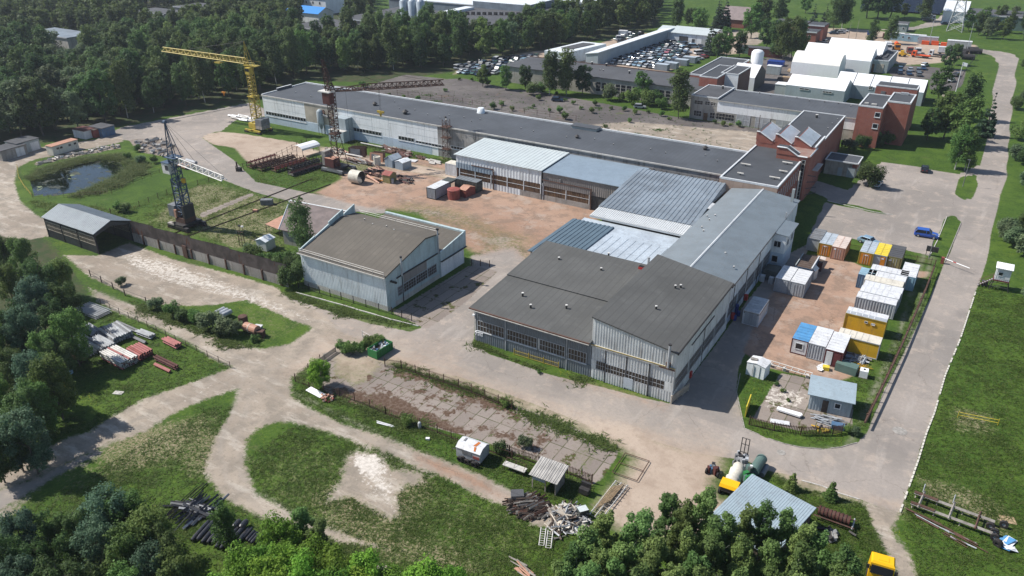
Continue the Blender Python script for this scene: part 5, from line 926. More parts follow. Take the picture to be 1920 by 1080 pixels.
mb.box(bx-1.5,bx+1.4,by-1.4,by+1.4,1.3,2.4,'steel_rust');mb.box(bx+.9,bx+1.5,by-1.3,by+1.3,2.4,5.2,'steel_dark');part(t,'slewing_frame',mb)
mb=MB();lattice(mb,(bx,by,2.2),(bx-.1,by,10.6),2.0,1.9,6,'steel_blue',.12,.07);lattice(mb,(bx-.1,by,9.5),(bx-.2,by,15.4),1.5,1.4,5,'steel_blue',.1,.06);part(t,'mast',mb)
mb=MB();mb.box(bx-2.6,bx-.5,by-1.3,by+.4,11.7,13.9,'steel_white');mb.box(bx-1.6,bx-.6,by-1.33,by-1.3,12.5,13.5,'glass_dark');mb.box(bx-2.7,bx-.4,by-1.4,by+.5,13.9,14.05,'steel_blue');part(t,'cab',mb)
mb=MB()
for sx in (-1,1):mb.bar((bx+sx*.9,by-.6,15.2),(bx-.6,by,22.2),.16,'steel_blue');mb.bar((bx+sx*.9+.7,by+.7,15.2),(bx-.6,by,22.2),.12,'steel_blue')
for k in range(4):f=k/4.;w_=.9*(1-f);z=15.2+7*f;mb.bar((bx-w_-.6*f,by-.5*(1-f),z),(bx+w_-.6*f,by-.5*(1-f),z+1.2),.08,'steel_blue')
mb.tube((bx-.9,by,22.2),(bx-.3,by,22.2),.35,'steel_blue',8);mb.box(bx-1.5,bx+1.5,by-1.2,by+1.2,15.1,15.25,'steel_blue');part(t,'tower_head',mb)
jt=P(420,335,14.6);mb=MB();lattice(mb,(bx+.8,by,14.6),(jt[0],jt[1],14.6),1.3,1.1,16,'steel_white',.08,.05,True);part(t,'jib',mb);mb=MB();cable(mb,(bx-.6,by,22.2),((bx+jt[0])/2,(by+jt[1])/2,15.4));cable(mb,(bx-.6,by,22.2),(jt[0],jt[1],15.2));cable(mb,(bx-.8,by,22.1),(bx-1.9,by,15));cable(mb,(bx-.8,by+.2,22.1),(bx-2.2,by+.4,15))
hx,hy=bx+1.9,by-.2;cable(mb,(hx,hy,14.3),(hx,hy,11));part(t,'cable',mb);mb=MB();q=P(362,338,10);mb.box(hx-.35,hx+.35,hy-.25,hy+.25,10.1,11.0,'c_yellow');part(t,'hook_block',mb)
# crane rails
t=thing('crane_track','pair of long rusty crane rails through the grass under the blue crane','track',P(430,395));
for (a,b) in (((322,440),(585,336)),((350,444),(620,346))):p,q=P(*a),P(*b);mb=MB();mb.bar((p[0],p[1],.1),(q[0],q[1],.1),.16,'steel_rust');part(t,'rail',mb)
# ---------------------------------------------------------------- shipping containers and cabins
def container(label,x,y,L,Wd,H,axis,side,roof,door=None,end=None,group='shipping containers and site cabins',win_=None,z0=.08,ribs=True,name='container',cat='container',frame=None,roofpatch=None):
    """x, y: the corner nearest -x, -y; axis 'x' or 'y' along the length"""
    sx,sy=(L,Wd) if axis=='x' else (Wd,L);t=thing(name,label,cat,(x,y,0),group);f=frame or side
    mb=MB();mb.box(x+.04,x+sx-.04,y+.04,y+sy-.04,z0,z0+H-.06,side)
    if ribs:
        for q in (((x+.02,y+.02),(x+sx-.02,y+.02)),((x+sx-.02,y+.02),(x+sx-.02,y+sy-.02)),((x+sx-.02,y+sy-.02),(x+.02,y+sy-.02)),((x+.02,y+sy-.02),(x+.02,y+.02))):
            lng=math.dist(*q)>3.5
            if lng or not door:mb.ribs((*q[0],z0+.12),(*q[1],z0+.12),(*q[1],z0+H-.14),(*q[0],z0+H-.14),.42,.06,side,.3)
    part(t,'body',mb);mb=MB()
    for a in (x,x+sx):
        for b in (y,y+sy):mb.box(a-.06,a+.06,b-.06,b+.06,z0,z0+H,f)
    for z in (z0+.06,z0+H-.06):
        for a in (x,x+sx):mb.box(a-.05,a+.05,y+.06,y+sy-.06,z-.06,z+.06,f)
        for b in (y,y+sy):mb.box(x+.06,x+sx-.06,b-.05,b+.05,z-.06,z+.06,f)
    part(t,'frame',mb)
    mb=MB();mb.sheet([(x-.03,y-.03,z0+H+.03),(x+sx+.03,y-.03,z0+H+.03),(x+sx+.03,y+sy+.03,z0+H+.03),(x-.03,y+sy+.03,z0+H+.03)],.06,roof)
    for i in range(int(L/.9)-1):
        if axis=='x':mb.box(x+.5+i*.9,x+.62+i*.9,y+.1,y+sy-.1,z0+H+.03,z0+H+.075,roof)
        else:mb.box(x+.1,x+sx-.1,y+.5+i*.9,y+.62+i*.9,z0+H+.03,z0+H+.075,roof)
    part(t,'roof',mb)
    if roofpatch:
        mb=MB();mb.box(x+sx*.5-.04,x+sx*.5+.04,y+.1,y+sy-.1,z0+H+.03,z0+H+.07,roofpatch);part(t,'roof_seam',mb)
    if door:
        if axis=='y':
            d=MB();d.box(x+.25,x+sx-.25,y-.07,y-.0,z0+.15,z0+H-.25,door);dd=part(t,'door',d);b_=MB()
            for k in (.32,.5,.68):b_.bar((x+sx*k,y-.1,z0+.2),(x+sx*k,y-.1,z0+H-.3),.04,'steel_galv')
            part(dd,'locking_bar',b_)
        else:
            d=MB();d.box(x+sx,x+sx+.07,y+.25,y+sy-.25,z0+.15,z0+H-.25,door);part(t,'door',d)
    if end:
        d=MB();d.box(x+.1,x+sx-.1,y-.04,y,z0+.14,z0+H-.14,end);part(t,'end_panel',d)
    if win_:
        for (a,b,w_,h,kw) in win_:win(t,'S',x+a,y-.02,z0+b,w_,h,**kw)
    return t
def at(px,py):return P(px,py)[:2]
x,y=at(1532,478);sgn=lambda t,x,y,z,w_,h,m='signwhite':part(t,'sign',B('box',x,x+w_,y-.1,y-.075,z,z+h,m))
t=container('yellow container with orange door and grey roof, left of the pink container',x,y,6.0,2.35,2.5,'y','c_ochre','sheet_silver','c_orange',roofpatch='steel_grey');sgn(t,x+.9,y,2.0,.5,.2)
x,y=at(1556,484.5);t=container('pink container with pale peach roof, second from the left by the fence',x,y,6.0,2.4,2.5,'y','c_pink','c_pinkroof','c_pink',roofpatch='c_pink');sgn(t,x+.4,y,2.0,.35,.3)
x,y=at(1607.5,494.5);t=container('yellow container with orange door before the pale blue parked car',x,y,6.0,2.4,2.5,'y','c_ochre','sheet_silver','c_orange',roofpatch='steel_dark');sgn(t,x+.95,y,1.95,.5,.2)
x,y=at(1633.0,498.7);t=container('blue-grey cabin with lemon yellow roof and small orange door',x,y,6.0,2.35,2.45,'y','c_grey','c_lemon',None,roofpatch='c_ochre',ribs=False);part(t,'door',B('box',x+1.35,x+2.15,y-.07,y,.25,2.2,'c_orange'));sgn(t,x+1.5,y,1.8,.4,.2)
x,y=at(1658.5,501.8);t=container('olive container with dark grey roof, last of the row by the fence',x,y,6.0,2.5,2.4,'y','c_olive','felt_old','c_olive');sgn(t,x+.4,y,1.6,.5,.25)
x,y=at(1512,472);container('grey cabin with flat grey roof behind the blue cabin',x-.3,y+.8,5.5,2.4,2.6,'y','c_grey','steel_grey',None,ribs=False)
x,y=at(1487,522.5);t=container('dark blue cabin with brown sunken roof and a white framed window',x,y,6.0,2.9,2.5,'y','c_blue','brown_roof',None,ribs=False,win_=[(.9,1.0,1.1,1.1,dict(bw=.12))]);mb=MB();mb.box(x+2.75,x+2.95,y,y+6,2.62,2.85,'trim_white');mb.box(x-.05,x+.1,y,y+6,2.62,2.85,'render_grey');part(t,'roof_edge',mb)
x,y=at(1450,546);t=container('white container with rust-stained roof, left one of the adjoining pair',x,y,5.9,2.42,2.6,'y','c_grey','c_white','c_grey')
t=container('white container with bright roof, right one of the adjoining pair',x+2.6,y-.1,5.9,2.42,2.6,'y','c_grey','c_white','c_grey')
# the long row
a=P(1581,614);x,y=P(1572.5,633)[0],P(1578,634)[1]
ry=P(1642,664)[1];rx=P(1627,665)[0]-6.06
bx_,by_=P(1571,627,2.68)[:2];container('yellow cabin with cream roof, nearest of the long row',bx_,by_,6.0,2.44,2.6,'x','c_yellow','c_cream',None,ribs=False,frame='c_grey')
bx_,by_=P(1586.7,586.5,2.95)[:2];t=container('tall yellow cabin with white and grey roof, second of the long row',bx_,by_,6.0,2.5,2.87,'x','c_yellow','c_white',None,ribs=False,frame='c_ochre',win_=[(2.9,1.9,.5,.35,dict(bw=.05)),(3.9,1.8,.6,.35,dict(bw=.05,gl='signwhite'))]);part(t,'roof_strip',B('box',bx_,bx_+6.0,by_,by_+1.0,2.98,3.01,'c_grey'))
rows=[((1606,556),'grey-white corrugated container, first behind the tall yellow cabin','c_grey','c_white'),((1613.5,545.7),'white-roofed container with rusty marks, second behind the tall yellow cabin','c_grey','c_white'),((1619,536.5),'white-roofed container, third behind the tall yellow cabin','c_grey','c_white'),
        ((1624.5,524.5),'beige-roofed container in the middle of the white ones','c_cream','c_cream'),((1632,511),'white-roofed container with printed marks near the far end of the row','c_grey','c_white'),((1636,502.5),'farthest white-roofed container of the long row','c_grey','c_white')]
p0=P(1606,556,2.7)
for i,(pp,lb,sd,rf) in enumerate(rows):
    yy=p0[1]+i*2.5;container(lb,p0[0]+.12*((i*7) % 3),yy,6.06,2.3,2.6+.05*(i % 2),'x',sd,rf,sd)
p=P(1610,513.3,2.7);container('dark blue corrugated container with pale blue roof by the far end of the row',p[0],p[1],3.2,2.6,2.6,'y','c_blue','c_paleblue',None)
p=P(1688.5,507,2.75);container('pale blue container with white roof, standing across the far right end of the row',p[0]+.25,p[1]-1.8,6.06,2.44,2.65,'y','c_paleblue','c_white','c_paleblue')
x,y=at(1481,661);t=container('maroon cabin with bright blue roof and a wide window front',x,y,5.6,2.35,2.5,'y','c_maroon','c_brightblue',None,ribs=False,end='c_white',win_=[(.55,.85,1.2,1.15,dict(bw=.12,rec=.06))])
x,y=at(1511.5,671);t=container('white container with corrugated end, between the blue-roofed and the maroon-white cabins',x,y,5.8,2.4,2.6,'y','c_grey','c_white',None)
x,y=at(1543,683);t=container('cabin with white roof, white door and maroon panel, right one of the three',x,y,5.9,2.4,2.65,'y','c_maroon','c_white',None,ribs=False);part(t,'door',B('box',x+.15,x+1.05,y-.07,y,.2,2.4,'c_white'));part(t,'panel',B('box',x+1.25,x+2.2,y-.06,y,.3,2.3,'c_maroon'))
c=P(1418,704);t=thing('white_hut','small white metal hut with shallow roof on the grass by the shaded lane','hut',c);gable_box(t,(c[0],c[1]+.5),2.7,2.2,2.05,.25,-.12,'sheet_hangar','c_white',.06);mb=MB();mb.box(c[0]-1.2,c[0]-.2,c[1]+.1,c[1]+.6,2.3,2.5,'wood_grey');part(t,'roof_board',mb)
mb=MB();mb.box(c[0]-.5,c[0]-.46,c[1]-.72,c[1]-.6,0,2.0,'steel_grey');mb.box(c[0]+.5,c[0]+.54,c[1]-.75,c[1]-.66,0,2.0,'steel_grey');part(t,'door_seam',mb)
x,y=at(1391,607);t=container('grey and timber cabin standing in the shadow of the blue-roofed hall',x,y,5.6,2.5,2.5,'y','c_white','steel_galv','c_grey',ribs=False);part(t,'timber_frieze',B('box',x-.04,x+2.54,y-.04,y+5.6,2.1,2.45,'wood_grey'))
c=P(1520,521);t=thing('white_sentry_box','little white gabled box beside the dark blue cabin','hut',c);gable_box(t,c,1.6,1.6,1.9,.55,-.2,'steel_white','steel_white',.1)
c=P(1531,505);t=thing('maroon_box','maroon timber box with a slanting pale lid behind the little gabled box','box',c);part(t,'body',B('obox',c,1.7,1.6,0,1.8,.1,'steel_maroon','brown_roof'));mb=MB();mb.sheet([(c[0]+.1,c[1]+.6,2.0),(c[0]+1.1,c[1]+.6,1.85),(c[0]+1.1,c[1]+1.5,2.1),(c[0]+.1,c[1]+1.5,2.2)],.08,'c_pinkroof');part(t,'lid',mb)
c=P(1444,522);t=thing('covered_machine','dark tarpaulin-covered machine in the shade beside the white pair','machine',c);mb=MB();mb.hexa([(c[0]-1.6,c[1]-1,.3),(c[0]+1.6,c[1]-1,.3),(c[0]+1.6,c[1]+2.4,.3),(c[0]-1.6,c[1]+2.4,.3)],[(c[0]-1.2,c[1]-.7,1.9),(c[0]+1.3,c[1]-.6,1.7),(c[0]+1.2,c[1]+2,2.0),(c[0]-1.3,c[1]+2.1,1.8)],'c_darkgreen');part(t,'tarpaulin',mb);mb=MB();mb.box(c[0]-1.4,c[0]-.6,c[1]-2.2,c[1]-1.4,0,1.2,'c_white');mb.box(c[0]+.2,c[0]+1.0,c[1]-2.3,c[1]-1.5,0,1.2,'c_white');part(t,'white_tanks',mb)
for i,(px,py,h) in enumerate(((1377,600,.9),(1384,592,.9),(1380,588,1.7))):c=P(px,py);mb=MB();mb.lathe((c[0],c[1],0),[(.3,0),(.32,.45),(.3,.9)] if h<1 else [(.3,0),(.32,.45),(.3,.9),(.3,.92),(.32,1.3),(.3,1.75)],'plastic_blue',12);single('barrel',mb,'blue drums standing against the long hall beside the timber cabin','barrel',c,'blue drums at the hall wall',smooth=True)
for i,(px,py) in enumerate(((1361,597),(1389,563),(1285,708))):c=P(px,py);mb=MB();mb.box(-28.0+.02,-27.4,c[1]-.3,c[1]+.3,.3,1.3,'red_paint');single('fire_cabinet',mb,('red fire box on the wall beside the blue drums','red fire box on the hall wall farthest from the road','red fire box low on the ribbed hall wall nearest the gate')[i],'fire box',(-28,c[1],0),'red fire boxes')
# yard containers near the white shed
x,y=at(801,371.5);t=container('white container with black-marked roof beside the red cylindrical hut',x,y,6.0,2.4,2.55,'y','c_grey','c_white',None,group='containers in the red yard',frame='steel_dark');part(t,'green_cover',B('box',x+.2,x+2.8,y+5.6,y+8.0,2.3,2.75,'c_darkgreen'))
x,y=at(848,357);t=container('dark green corrugated container behind the red hut',x,y+1.2,6.06,2.44,2.55,'x','c_darkgreen','sheet_slate',None,group='containers in the red yard')
c=P(847,374);mb=MB();t=thing('red_round_hut','round red steel hut standing in the yard beside the white container','hut',c);part(t,'wall',B('lathe',(c[0],c[1]+.9,0),[(1.45,0),(1.45,2.2)],'steel_red',20),smooth=False);part(t,'roof',B('lathe',(c[0],c[1]+.9,0),[(1.55,2.2),(1.4,2.3),(.2,2.42)],'steel_red',20));part(t,'opening',B('box',c[0]-1.55,c[0]-1.2,c[1]+.5,c[1]+1.2,.7,1.5,'black'))
t=thing('red_gabled_hut','red hut with rusty gabled roof, joined beside the round red one','hut',P(875,368));c=P(872,368);gable_box(t,(c[0],c[1]+.9),3.4,2.0,1.75,.55,1.45,'steel_red','c_pink',.08)
x,y=at(835,327);container('whitewashed patched container against the end of the white shed',x+.1,y,2.6,3.4,2.9,'y','c_white','c_cream',None,group='containers in the red yard')
# left edge huts
c=P(112,287);t=thing('beige_cabin','low beige cabin with rusty roof and four small windows beside the pond','cabin',c);rz=math.atan2(P(137,281)[1]-P(97,293)[1],P(137,281)[0]-P(97,293)[0]);part(t,'wall',B('obox',(c[0],c[1]+1.2),7.6,2.5,.1,2.5,rz,'c_cream'));part(t,'roof',B('obox',(c[0],c[1]+1.2),7.8,2.7,2.5,2.65,rz,'c_pink'))
u=(math.cos(rz),math.sin(rz),0);n_=(math.sin(rz),-math.cos(rz),0);
for k in (-2.6,-1.6,.9,2.5):window(t,(c[0]+u[0]*k+n_[0]*1.26,c[1]+1.2+u[1]*k+n_[1]*1.26,1.5),u,n_,.7,.5,1,1,'steel_rust',bw=.06)
for lb,px,py,sx,sy,h,wl,rf in (('grey steel hut with a white garage door at the left edge',36,285,6.2,5,2.9,'render_grey','felt_old'),('grey concrete hut with ridge roof, cut by the left edge',8,296,7,5,2.6,'concrete_old','felt_old'),('white steel garage with dark roof under the trees',151,259,3.4,5,2.3,'c_white','steel_maroon'),('dark red garage between the white and the blue ones',167,257,2.8,5,2.2,'steel_red','brown_roof'),('bright blue garage with grey roof under the trees',184,255,4.0,5.5,2.5,'c_blue','felt_old')):
    c=P(px,py);t=thing('garage',lb,'garage',c);part(t,'wall',B('obox',(c[0],c[1]+sy*.3),sx,sy,0,h,rz,wl));part(t,'roof',B('obox',(c[0],c[1]+sy*.3),sx+.3,sy+.3,h,h+.15,rz,rf))
    if sx>6:a=(c[0]+.4*u[0]+n_[0]*sy*.5,c[1]+sy*.3+.4*u[1]+n_[1]*sy*.5);mb=MB();mb.obox((a[0]+u[0]*1.2,a[1]+u[1]*1.2),2.3,.08,.1,2.3,rz,'c_white');part(t,'door',mb)
# grey hut with blue roof inside the fenced corner
t=thing('grey_hut','grey ribbed hut with pale blue-grey roof and one window, in the fenced corner','hut',P(1514,765));a,b=P(1514,766),P(1592,783);rz=math.atan2(b[1]-a[1],b[0]-a[0]);u=Vector((math.cos(rz),math.sin(rz),0));v=Vector((-u.y,u.x,0));o=Vector(a);Lx,Ly=(Vector(b)-o).length,3.9
T=lambda p,q,z:tuple(o+u*p+v*q+Vector((0,0,z)))
mb=MB();mb.ribs(T(0,0,0),T(Lx,0,0),T(Lx,0,2.45),T(0,0,2.45),.38,.04,'render_grey2',.4);mb.ribs(T(Lx,0,0),T(Lx,Ly,0),T(Lx,Ly,2.8),T(Lx,0,2.45),.38,.04,'render_grey2',.4);mb.hexa([T(.03,.05,0),T(Lx-.03,.05,0),T(Lx-.03,Ly,0),T(.03,Ly,0)],[T(.03,.05,2.4),T(Lx-.03,.05,2.4),T(Lx-.03,Ly,2.8),T(.03,Ly,2.8)],'render_grey2');part(t,'wall',mb)
mb=MB();mb.sheet([T(-.35,-.4,2.55),T(Lx+.35,-.4,2.55),T(Lx+.35,Ly+.3,2.95),T(-.35,Ly+.3,2.95)],.1,'sheet_pale');part(t,'roof',mb);window(t,T(Lx*.60,-.06,1.0),u,-v,.85,.9,1,1,'signwhite',bw=.1);mb=MB();mb.hexa([T(Lx*.32,-.1,0),T(Lx*.46,-.1,0),T(Lx*.46,0,0),T(Lx*.32,0,0)],[T(Lx*.32,-.1,1.9),T(Lx*.46,-.1,1.9),T(Lx*.46,0,1.9),T(Lx*.32,0,1.9)],'wood_dark');part(t,'door',mb)
# guard booth on stilts
c=P(1868,543);t=thing('guard_booth','white ribbed lookout booth on dark steel stilts with a staircase, right of the road','booth',c);X,Y=c[0]+.3,c[1]+.6
mb=MB();mb.ribs((X-1.15,Y-.9,2.0),(X+1.15,Y-.9,2.0),(X+1.15,Y-.9,4.3),(X-1.15,Y-.9,4.3),.3,.04,'c_white',.4);mb.box(X-1.13,X+1.13,Y-.86,Y+.9,2.0,4.3,'c_white');mb.box(X-.1,X+1.15,Y-.97,Y-.93,2.3,3.9,'c_white');part(t,'wall',mb);part(t,'floor',B('box',X-1.25,X+1.25,Y-1.0,Y+1.0,1.75,2.0,'c_maroon'))
mb=MB();mb.ribs((X-1.35,Y-1.35,4.35),(X+1.35,Y-1.35,4.35),(X+1.35,Y+1.0,4.6),(X-1.35,Y+1.0,4.6),.3,.04,'signwhite',.4,.08);part(t,'roof',mb);win(t,'S',X-.75,Y-.98,2.85,.75,.75,nx=1,bw=.06,rec=.05)
mb=MB()
for sx in (-1,1):
    for sy in (-1,1):mb.bar((X+sx*1.5,Y+sy*1.1,0),(X+sx*1.1,Y+sy*.8,1.8),.1,'steel_dark')
for sy in (-1,1):mb.bar((X-1.4,Y+sy,.7),(X+1.4,Y+sy,.7),.07,'steel_dark');mb.bar((X-1.4,Y+sy,.3),(X+1.1,Y+sy*.8,1.8),.06,'steel_dark')
part(t,'stilts',mb);mb=MB()
for s in (-.9,-.2):mb.bar((X-3.3,Y+s,0.2),(X-1.2,Y+s,2.0),.1,'steel_rust');mb.bar((X-3.3,Y+s,1.1),(X-1.2,Y+s,2.9),.06,'steel_rust')
for k in range(7):f=k/7;mb.box(X-3.3+2.1*f,X-3.05+2.1*f,Y-.9,Y-.2,.2+1.8*f,.25+1.8*f,'steel_galv')
part(t,'stair',mb);c=P(1845,535);mb=MB();mb.box(c[0]-.5,c[0]+.5,c[1]-.35,c[1]+.35,0,.9,'steel_dark','felt_old');single('road_cabinet',mb,'dark low cabinet with grey lid at the foot of the lookout stair','cabinet',c)
# ---------------------------------------------------------------- vehicles
def loft(mb,secs,m):
    """secs: list of rings (each a list of points, same count); skinned and capped"""
    k=len(mb.v);n=len(secs[0])
    for r in secs:mb.v+=[tuple(p) for p in r]
    mi=mb.mi(m)
    for i in range(len(secs)-1):
        for j in range(n):q=(j+1) % n;mb.f.append((k+i*n+j,k+i*n+q,k+(i+1)*n+q,k+(i+1)*n+j));mb.m.append(mi)
    mb.f.append(tuple(k+n-1-j for j in range(n)));mb.m.append(mi);mb.f.append(tuple(k+(len(secs)-1)*n+j for j in range(n)));mb.m.append(mi)
def car_shapes(kind):
    # stations along x: (x, half width, z low, z belt); cabin stations (x, half width, z)
    L,Wd,H={'sedan':(4.5,1.76,1.43),'hatch':(4.0,1.7,1.48),'suv':(4.6,1.86,1.68),'van':(4.9,1.9,1.95),'estate':(4.6,1.76,1.48)}[kind]
    h=Wd/2;belt={'suv':1.02,'van':1.1}.get(kind,.92)
    body=[(-L/2,h*.78,.45,belt*.78),(-L/2+.12,h*.93,.3,belt*.97),(-L/2+.7,h,.24,belt),(0,h,.24,belt),(L/2-1.2,h,.24,belt*.98),(L/2-.45,h*.96,.26,belt*.86),(L/2-.1,h*.86,.32,belt*.76),(L/2,h*.72,.42,belt*.62)]
    cab={'sedan':[(-L/2+.5,.82,belt),(-L/2+1.05,.74,H),(.3,.74,H),(L/2-1.45,.82,belt)],'hatch':[(-L/2+.1,.85,belt),(-L/2+.45,.74,H),(.4,.74,H),(L/2-1.1,.82,belt)],
           'suv':[(-L/2+.12,.88,belt),(-L/2+.5,.78,H-.06),(.3,.78,H),(L/2-1.35,.86,belt)],'van':[(-L/2+.06,.92,belt),(-L/2+.2,.86,H),(L/2-1.5,.84,H),(L/2-.75,.88,belt)],'estate':[(-L/2+.1,.85,belt),(-L/2+.5,.74,H),(.3,.74,H),(L/2-1.4,.82,belt)]}[kind]
    return L,h,body,[(a,b*h/.88 if h>.88 else b,c) for a,b,c in cab],H,belt
def ring(x,w_,z0,z1):return [(x,-w_*.93,z0),(x,-w_,(z0+z1)/2),(x,-w_*.95,z1),(x,w_*.95,z1),(x,w_,(z0+z1)/2),(x,w_*.93,z0)]
def wheels(mb,xs,h,r=.32,w_=.2,rim=True):
    for x in xs:
        for s in (-1,1):
            mb.tube((x,s*(h-.2),r),(x,s*(h+.012),r),r,'tyre',14)
            if rim:mb.tube((x,s*(h+.005),r),(x,s*(h+.03),r),r*.6,'steel_galv',10)
def simple_car(kind,col):
    L,h,body,cab,H,belt=car_shapes(kind);mb=MB();loft(mb,[ring(*b) for b in body],col)
    (xa,wa,za),(xb,wb,zb),(xc,wc,zc),(xd,wd,zd)=cab;k=.86
    loft(mb,[[(xa,-wa*.98,belt-.02),(xa+.02,-wa*.97,belt),(xa+.02,wa*.97,belt),(xa,wa*.98,belt-.02)],[(xb,-wa,belt-.02),(xb,-wb,zb-.05),(xb,wb,zb-.05),(xb,wa,belt-.02)],[(xc,-wd,belt-.02),(xc,-wc,zc-.05),(xc,wc,zc-.05),(xc,wd,belt-.02)],[(xd,-wd*.98,belt-.02),(xd-.02,-wd*.97,belt),(xd-.02,wd*.97,belt),(xd,wd*.98,belt-.02)]],'glass_dark')
    mb.hexa([(xb-.05,-wb*.98,zb-.06),(xc+.05,-wc*.98,zc-.06),(xc+.05,wc*.98,zc-.06),(xb-.05,wb*.98,zb-.06)],[(xb,-wb*.9,zb),(xc,-wc*.9,zc),(xc,wc*.9,zc),(xb,wb*.9,zb)],col)
    wheels(mb,(-L/2+.85,L/2-.85),h,rim=False);return mb
def full_car(kind,col,label,px,py,rz,name='parked_car',cat='car',trim='black'):
    L,h,body,cab,H,belt=car_shapes(kind);c=P(px,py);t=thing(name,label,cat,c,None,rz)
    mb=MB();loft(mb,[ring(*b) for b in body],col);part(t,'body',mb,local=True);(xa,wa,za),(xb,wb,zb),(xc,wc,zc),(xd,wd,zd)=cab
    mb=MB();loft(mb,[[(xa,-wa*.98,belt-.02),(xa+.02,-wa*.97,belt),(xa+.02,wa*.97,belt),(xa,wa*.98,belt-.02)],[(xb,-wa,belt-.02),(xb,-wb,zb-.05),(xb,wb,zb-.05),(xb,wa,belt-.02)],[(xc,-wd,belt-.02),(xc,-wc,zc-.05),(xc,wc,zc-.05),(xc,wd,belt-.02)],[(xd,-wd*.98,belt-.02),(xd-.02,-wd*.97,belt),(xd-.02,wd*.97,belt),(xd,wd*.98,belt-.02)]],'glass_dark');part(t,'windows',mb,local=True)
    mb=MB();mb.hexa([(xb-.05,-wb*.98,zb-.06),(xc+.05,-wc*.98,zc-.06),(xc+.05,wc*.98,zc-.06),(xb-.05,wb*.98,zb-.06)],[(xb,-wb*.9,zb),(xc,-wc*.9,zc),(xc,wc*.9,zc),(xb,wb*.9,zb)],col)
    for s in (-1,1):
        for (p,q) in (((xa,s*wa,belt),(xb,s*wb,zb-.04)),((xc,s*wc,zc-.04),(xd,s*wd,belt)),((-.1,s*(wa+.005),belt),(-.1,s*(wb+.005),zb-.05))):mb.bar(p,q,.07,col)
    part(t,'roof',mb,local=True)
    for x in (-L/2+.85,L/2-.88):
        for s in (-1,1):mb=MB();mb.tube((x,s*(h-.2),.33),(x,s*(h+.015),.33),.33,'tyre',16);q=part(t,'wheel',mb,local=True);mb=MB();mb.tube((x,s*(h+.01),.33),(x,s*(h+.03),.33),.2,'steel_galv',10);part(q,'rim',mb,local=True)
    for s in (-1,1):
        mb=MB();mb.obox((L/2-.12,s*h*.62),.2,.38,belt*.66,belt*.80,-s*.3,'lamp_clear');part(t,'headlight',mb,local=True);mb=MB();mb.box(-L/2-.0,-L/2+.1,s*h*.55-.16,s*h*.55+.16,belt*.66,belt*.86,'lamp_red');part(t,'taillight',mb,local=True)
        mb=MB();mb.box(xd-.45,xd-.3,s*(h+.02)-.09,s*(h+.02)+.09,belt,belt+.14,col);part(t,'mirror',mb,local=True)
    mb=MB();mb.box(L/2-.03,L/2+.012,-.45,.45,.38,.58,'black');part(t,'grille',mb,local=True);mb=MB();mb.box(-L/2+.3,L/2-.3,-h*.96,h*.96,.2,.3,trim);part(t,'sill',mb,local=True);return t
def hd(a,b):p,q=P(*a),P(*b);return math.atan2(q[1]-p[1],q[0]-p[0])
full_car('suv','car_blue','bright blue sport utility vehicle parked by the grass island',1736,444,hd((1716,440),(1757,447)))
full_car('hatch','car_black','black car parked alone near the lawn of the upper parking lot',1733,321,hd((1732,328),(1734,312)))
full_car('sedan','car_paleblue','pale blue saloon half under the big round bush',1645,348,hd((1640,349),(1652,336)))
full_car('sedan','car_paleblue','pale blue saloon behind the fence and the dented yellow container',1629,457,hd((1616,452),(1644,461)))
# scrap and parked cars far away: one mesh per kind and colour, copied
CARC=['car_darkblue','car_grey','car_silver','car_white','car_black','car_paleblue','car_green','car_red']
CARM={}
def cmesh(kind,col):
    if (kind,col) not in CARM:CARM[(kind,col)]=simple_car(kind,col).mesh('scrap_car')
    return CARM[(kind,col)]
def place_car(x,y,rz,kind,col,label,group,z=0,name='scrap_car',cat='car',tilt=0):
    o=bpy.data.objects.new(name,cmesh(kind,col));COL.objects.link(o);o.location=(x,y,z);o.rotation_euler=(tilt,0,rz);tag(o,label,cat,group);return o
rc=random.Random(5);KN=['sedan','hatch','estate','hatch','sedan','suv','van']
def fill_cars(poly,n,group,label,dx=2.35,dy=5.0,rz0=0.,jit=.35,rows=True,wts=(5,4,4,4,4,2,2,1)):
    pts=np.array([P(*q)[:2] for q in poly]);lo,hi=pts.min(0),pts.max(0);out=[];y=lo[1];r=0
    while y<hi[1]:
        x=lo[0]+(r % 2)*.7
        while x<hi[0]:out.append((x+rc.uniform(-.3,.3),y+rc.uniform(-.5,.5)));x+=dx
        y+=dy;r+=1
    out=np.array(out);sd=sdist(out[:,0],out[:,1],pts);out=out[sd>.8];idx=list(range(len(out)));rc.shuffle(idx)
    for i in sorted(idx[:n]):
        x,y=out[i];col=rc.choices(CARC,wts)[0];kd=rc.choice(KN)
        place_car(x,y,math.pi/2+rz0+rc.uniform(-jit,jit)+(math.pi if rc.random()<.5 else 0),kd,col,label,group)
SCRAP_A=[(1143,116),(1160,108),(1190,92),(1225,78),(1262,74),(1300,86),(1292,98),(1285,108),(1262,122),(1240,130),(1190,128),(1150,124)]
fill_cars(SCRAP_A,150,'scrapped cars packed in the fenced scrap yard','scrapped car packed among the others in the yard behind the long narrow white shed',2.3,4.7)
SCRAP_B=[(850,128),(880,118),(960,108),(1020,104),(1020,112),(985,122),(950,136),(900,146),(860,142)]
fill_cars(SCRAP_B,90,'scrapped cars piled left of the flat white shed','scrapped car piled with others at the forest edge left of the flat white shed',2.5,4.9)
fill_cars([(1150,72),(1190,62),(1215,60),(1190,76),(1160,84)],14,'vehicles behind the long narrow shed','vehicle parked behind the long narrow white shed',3,6)
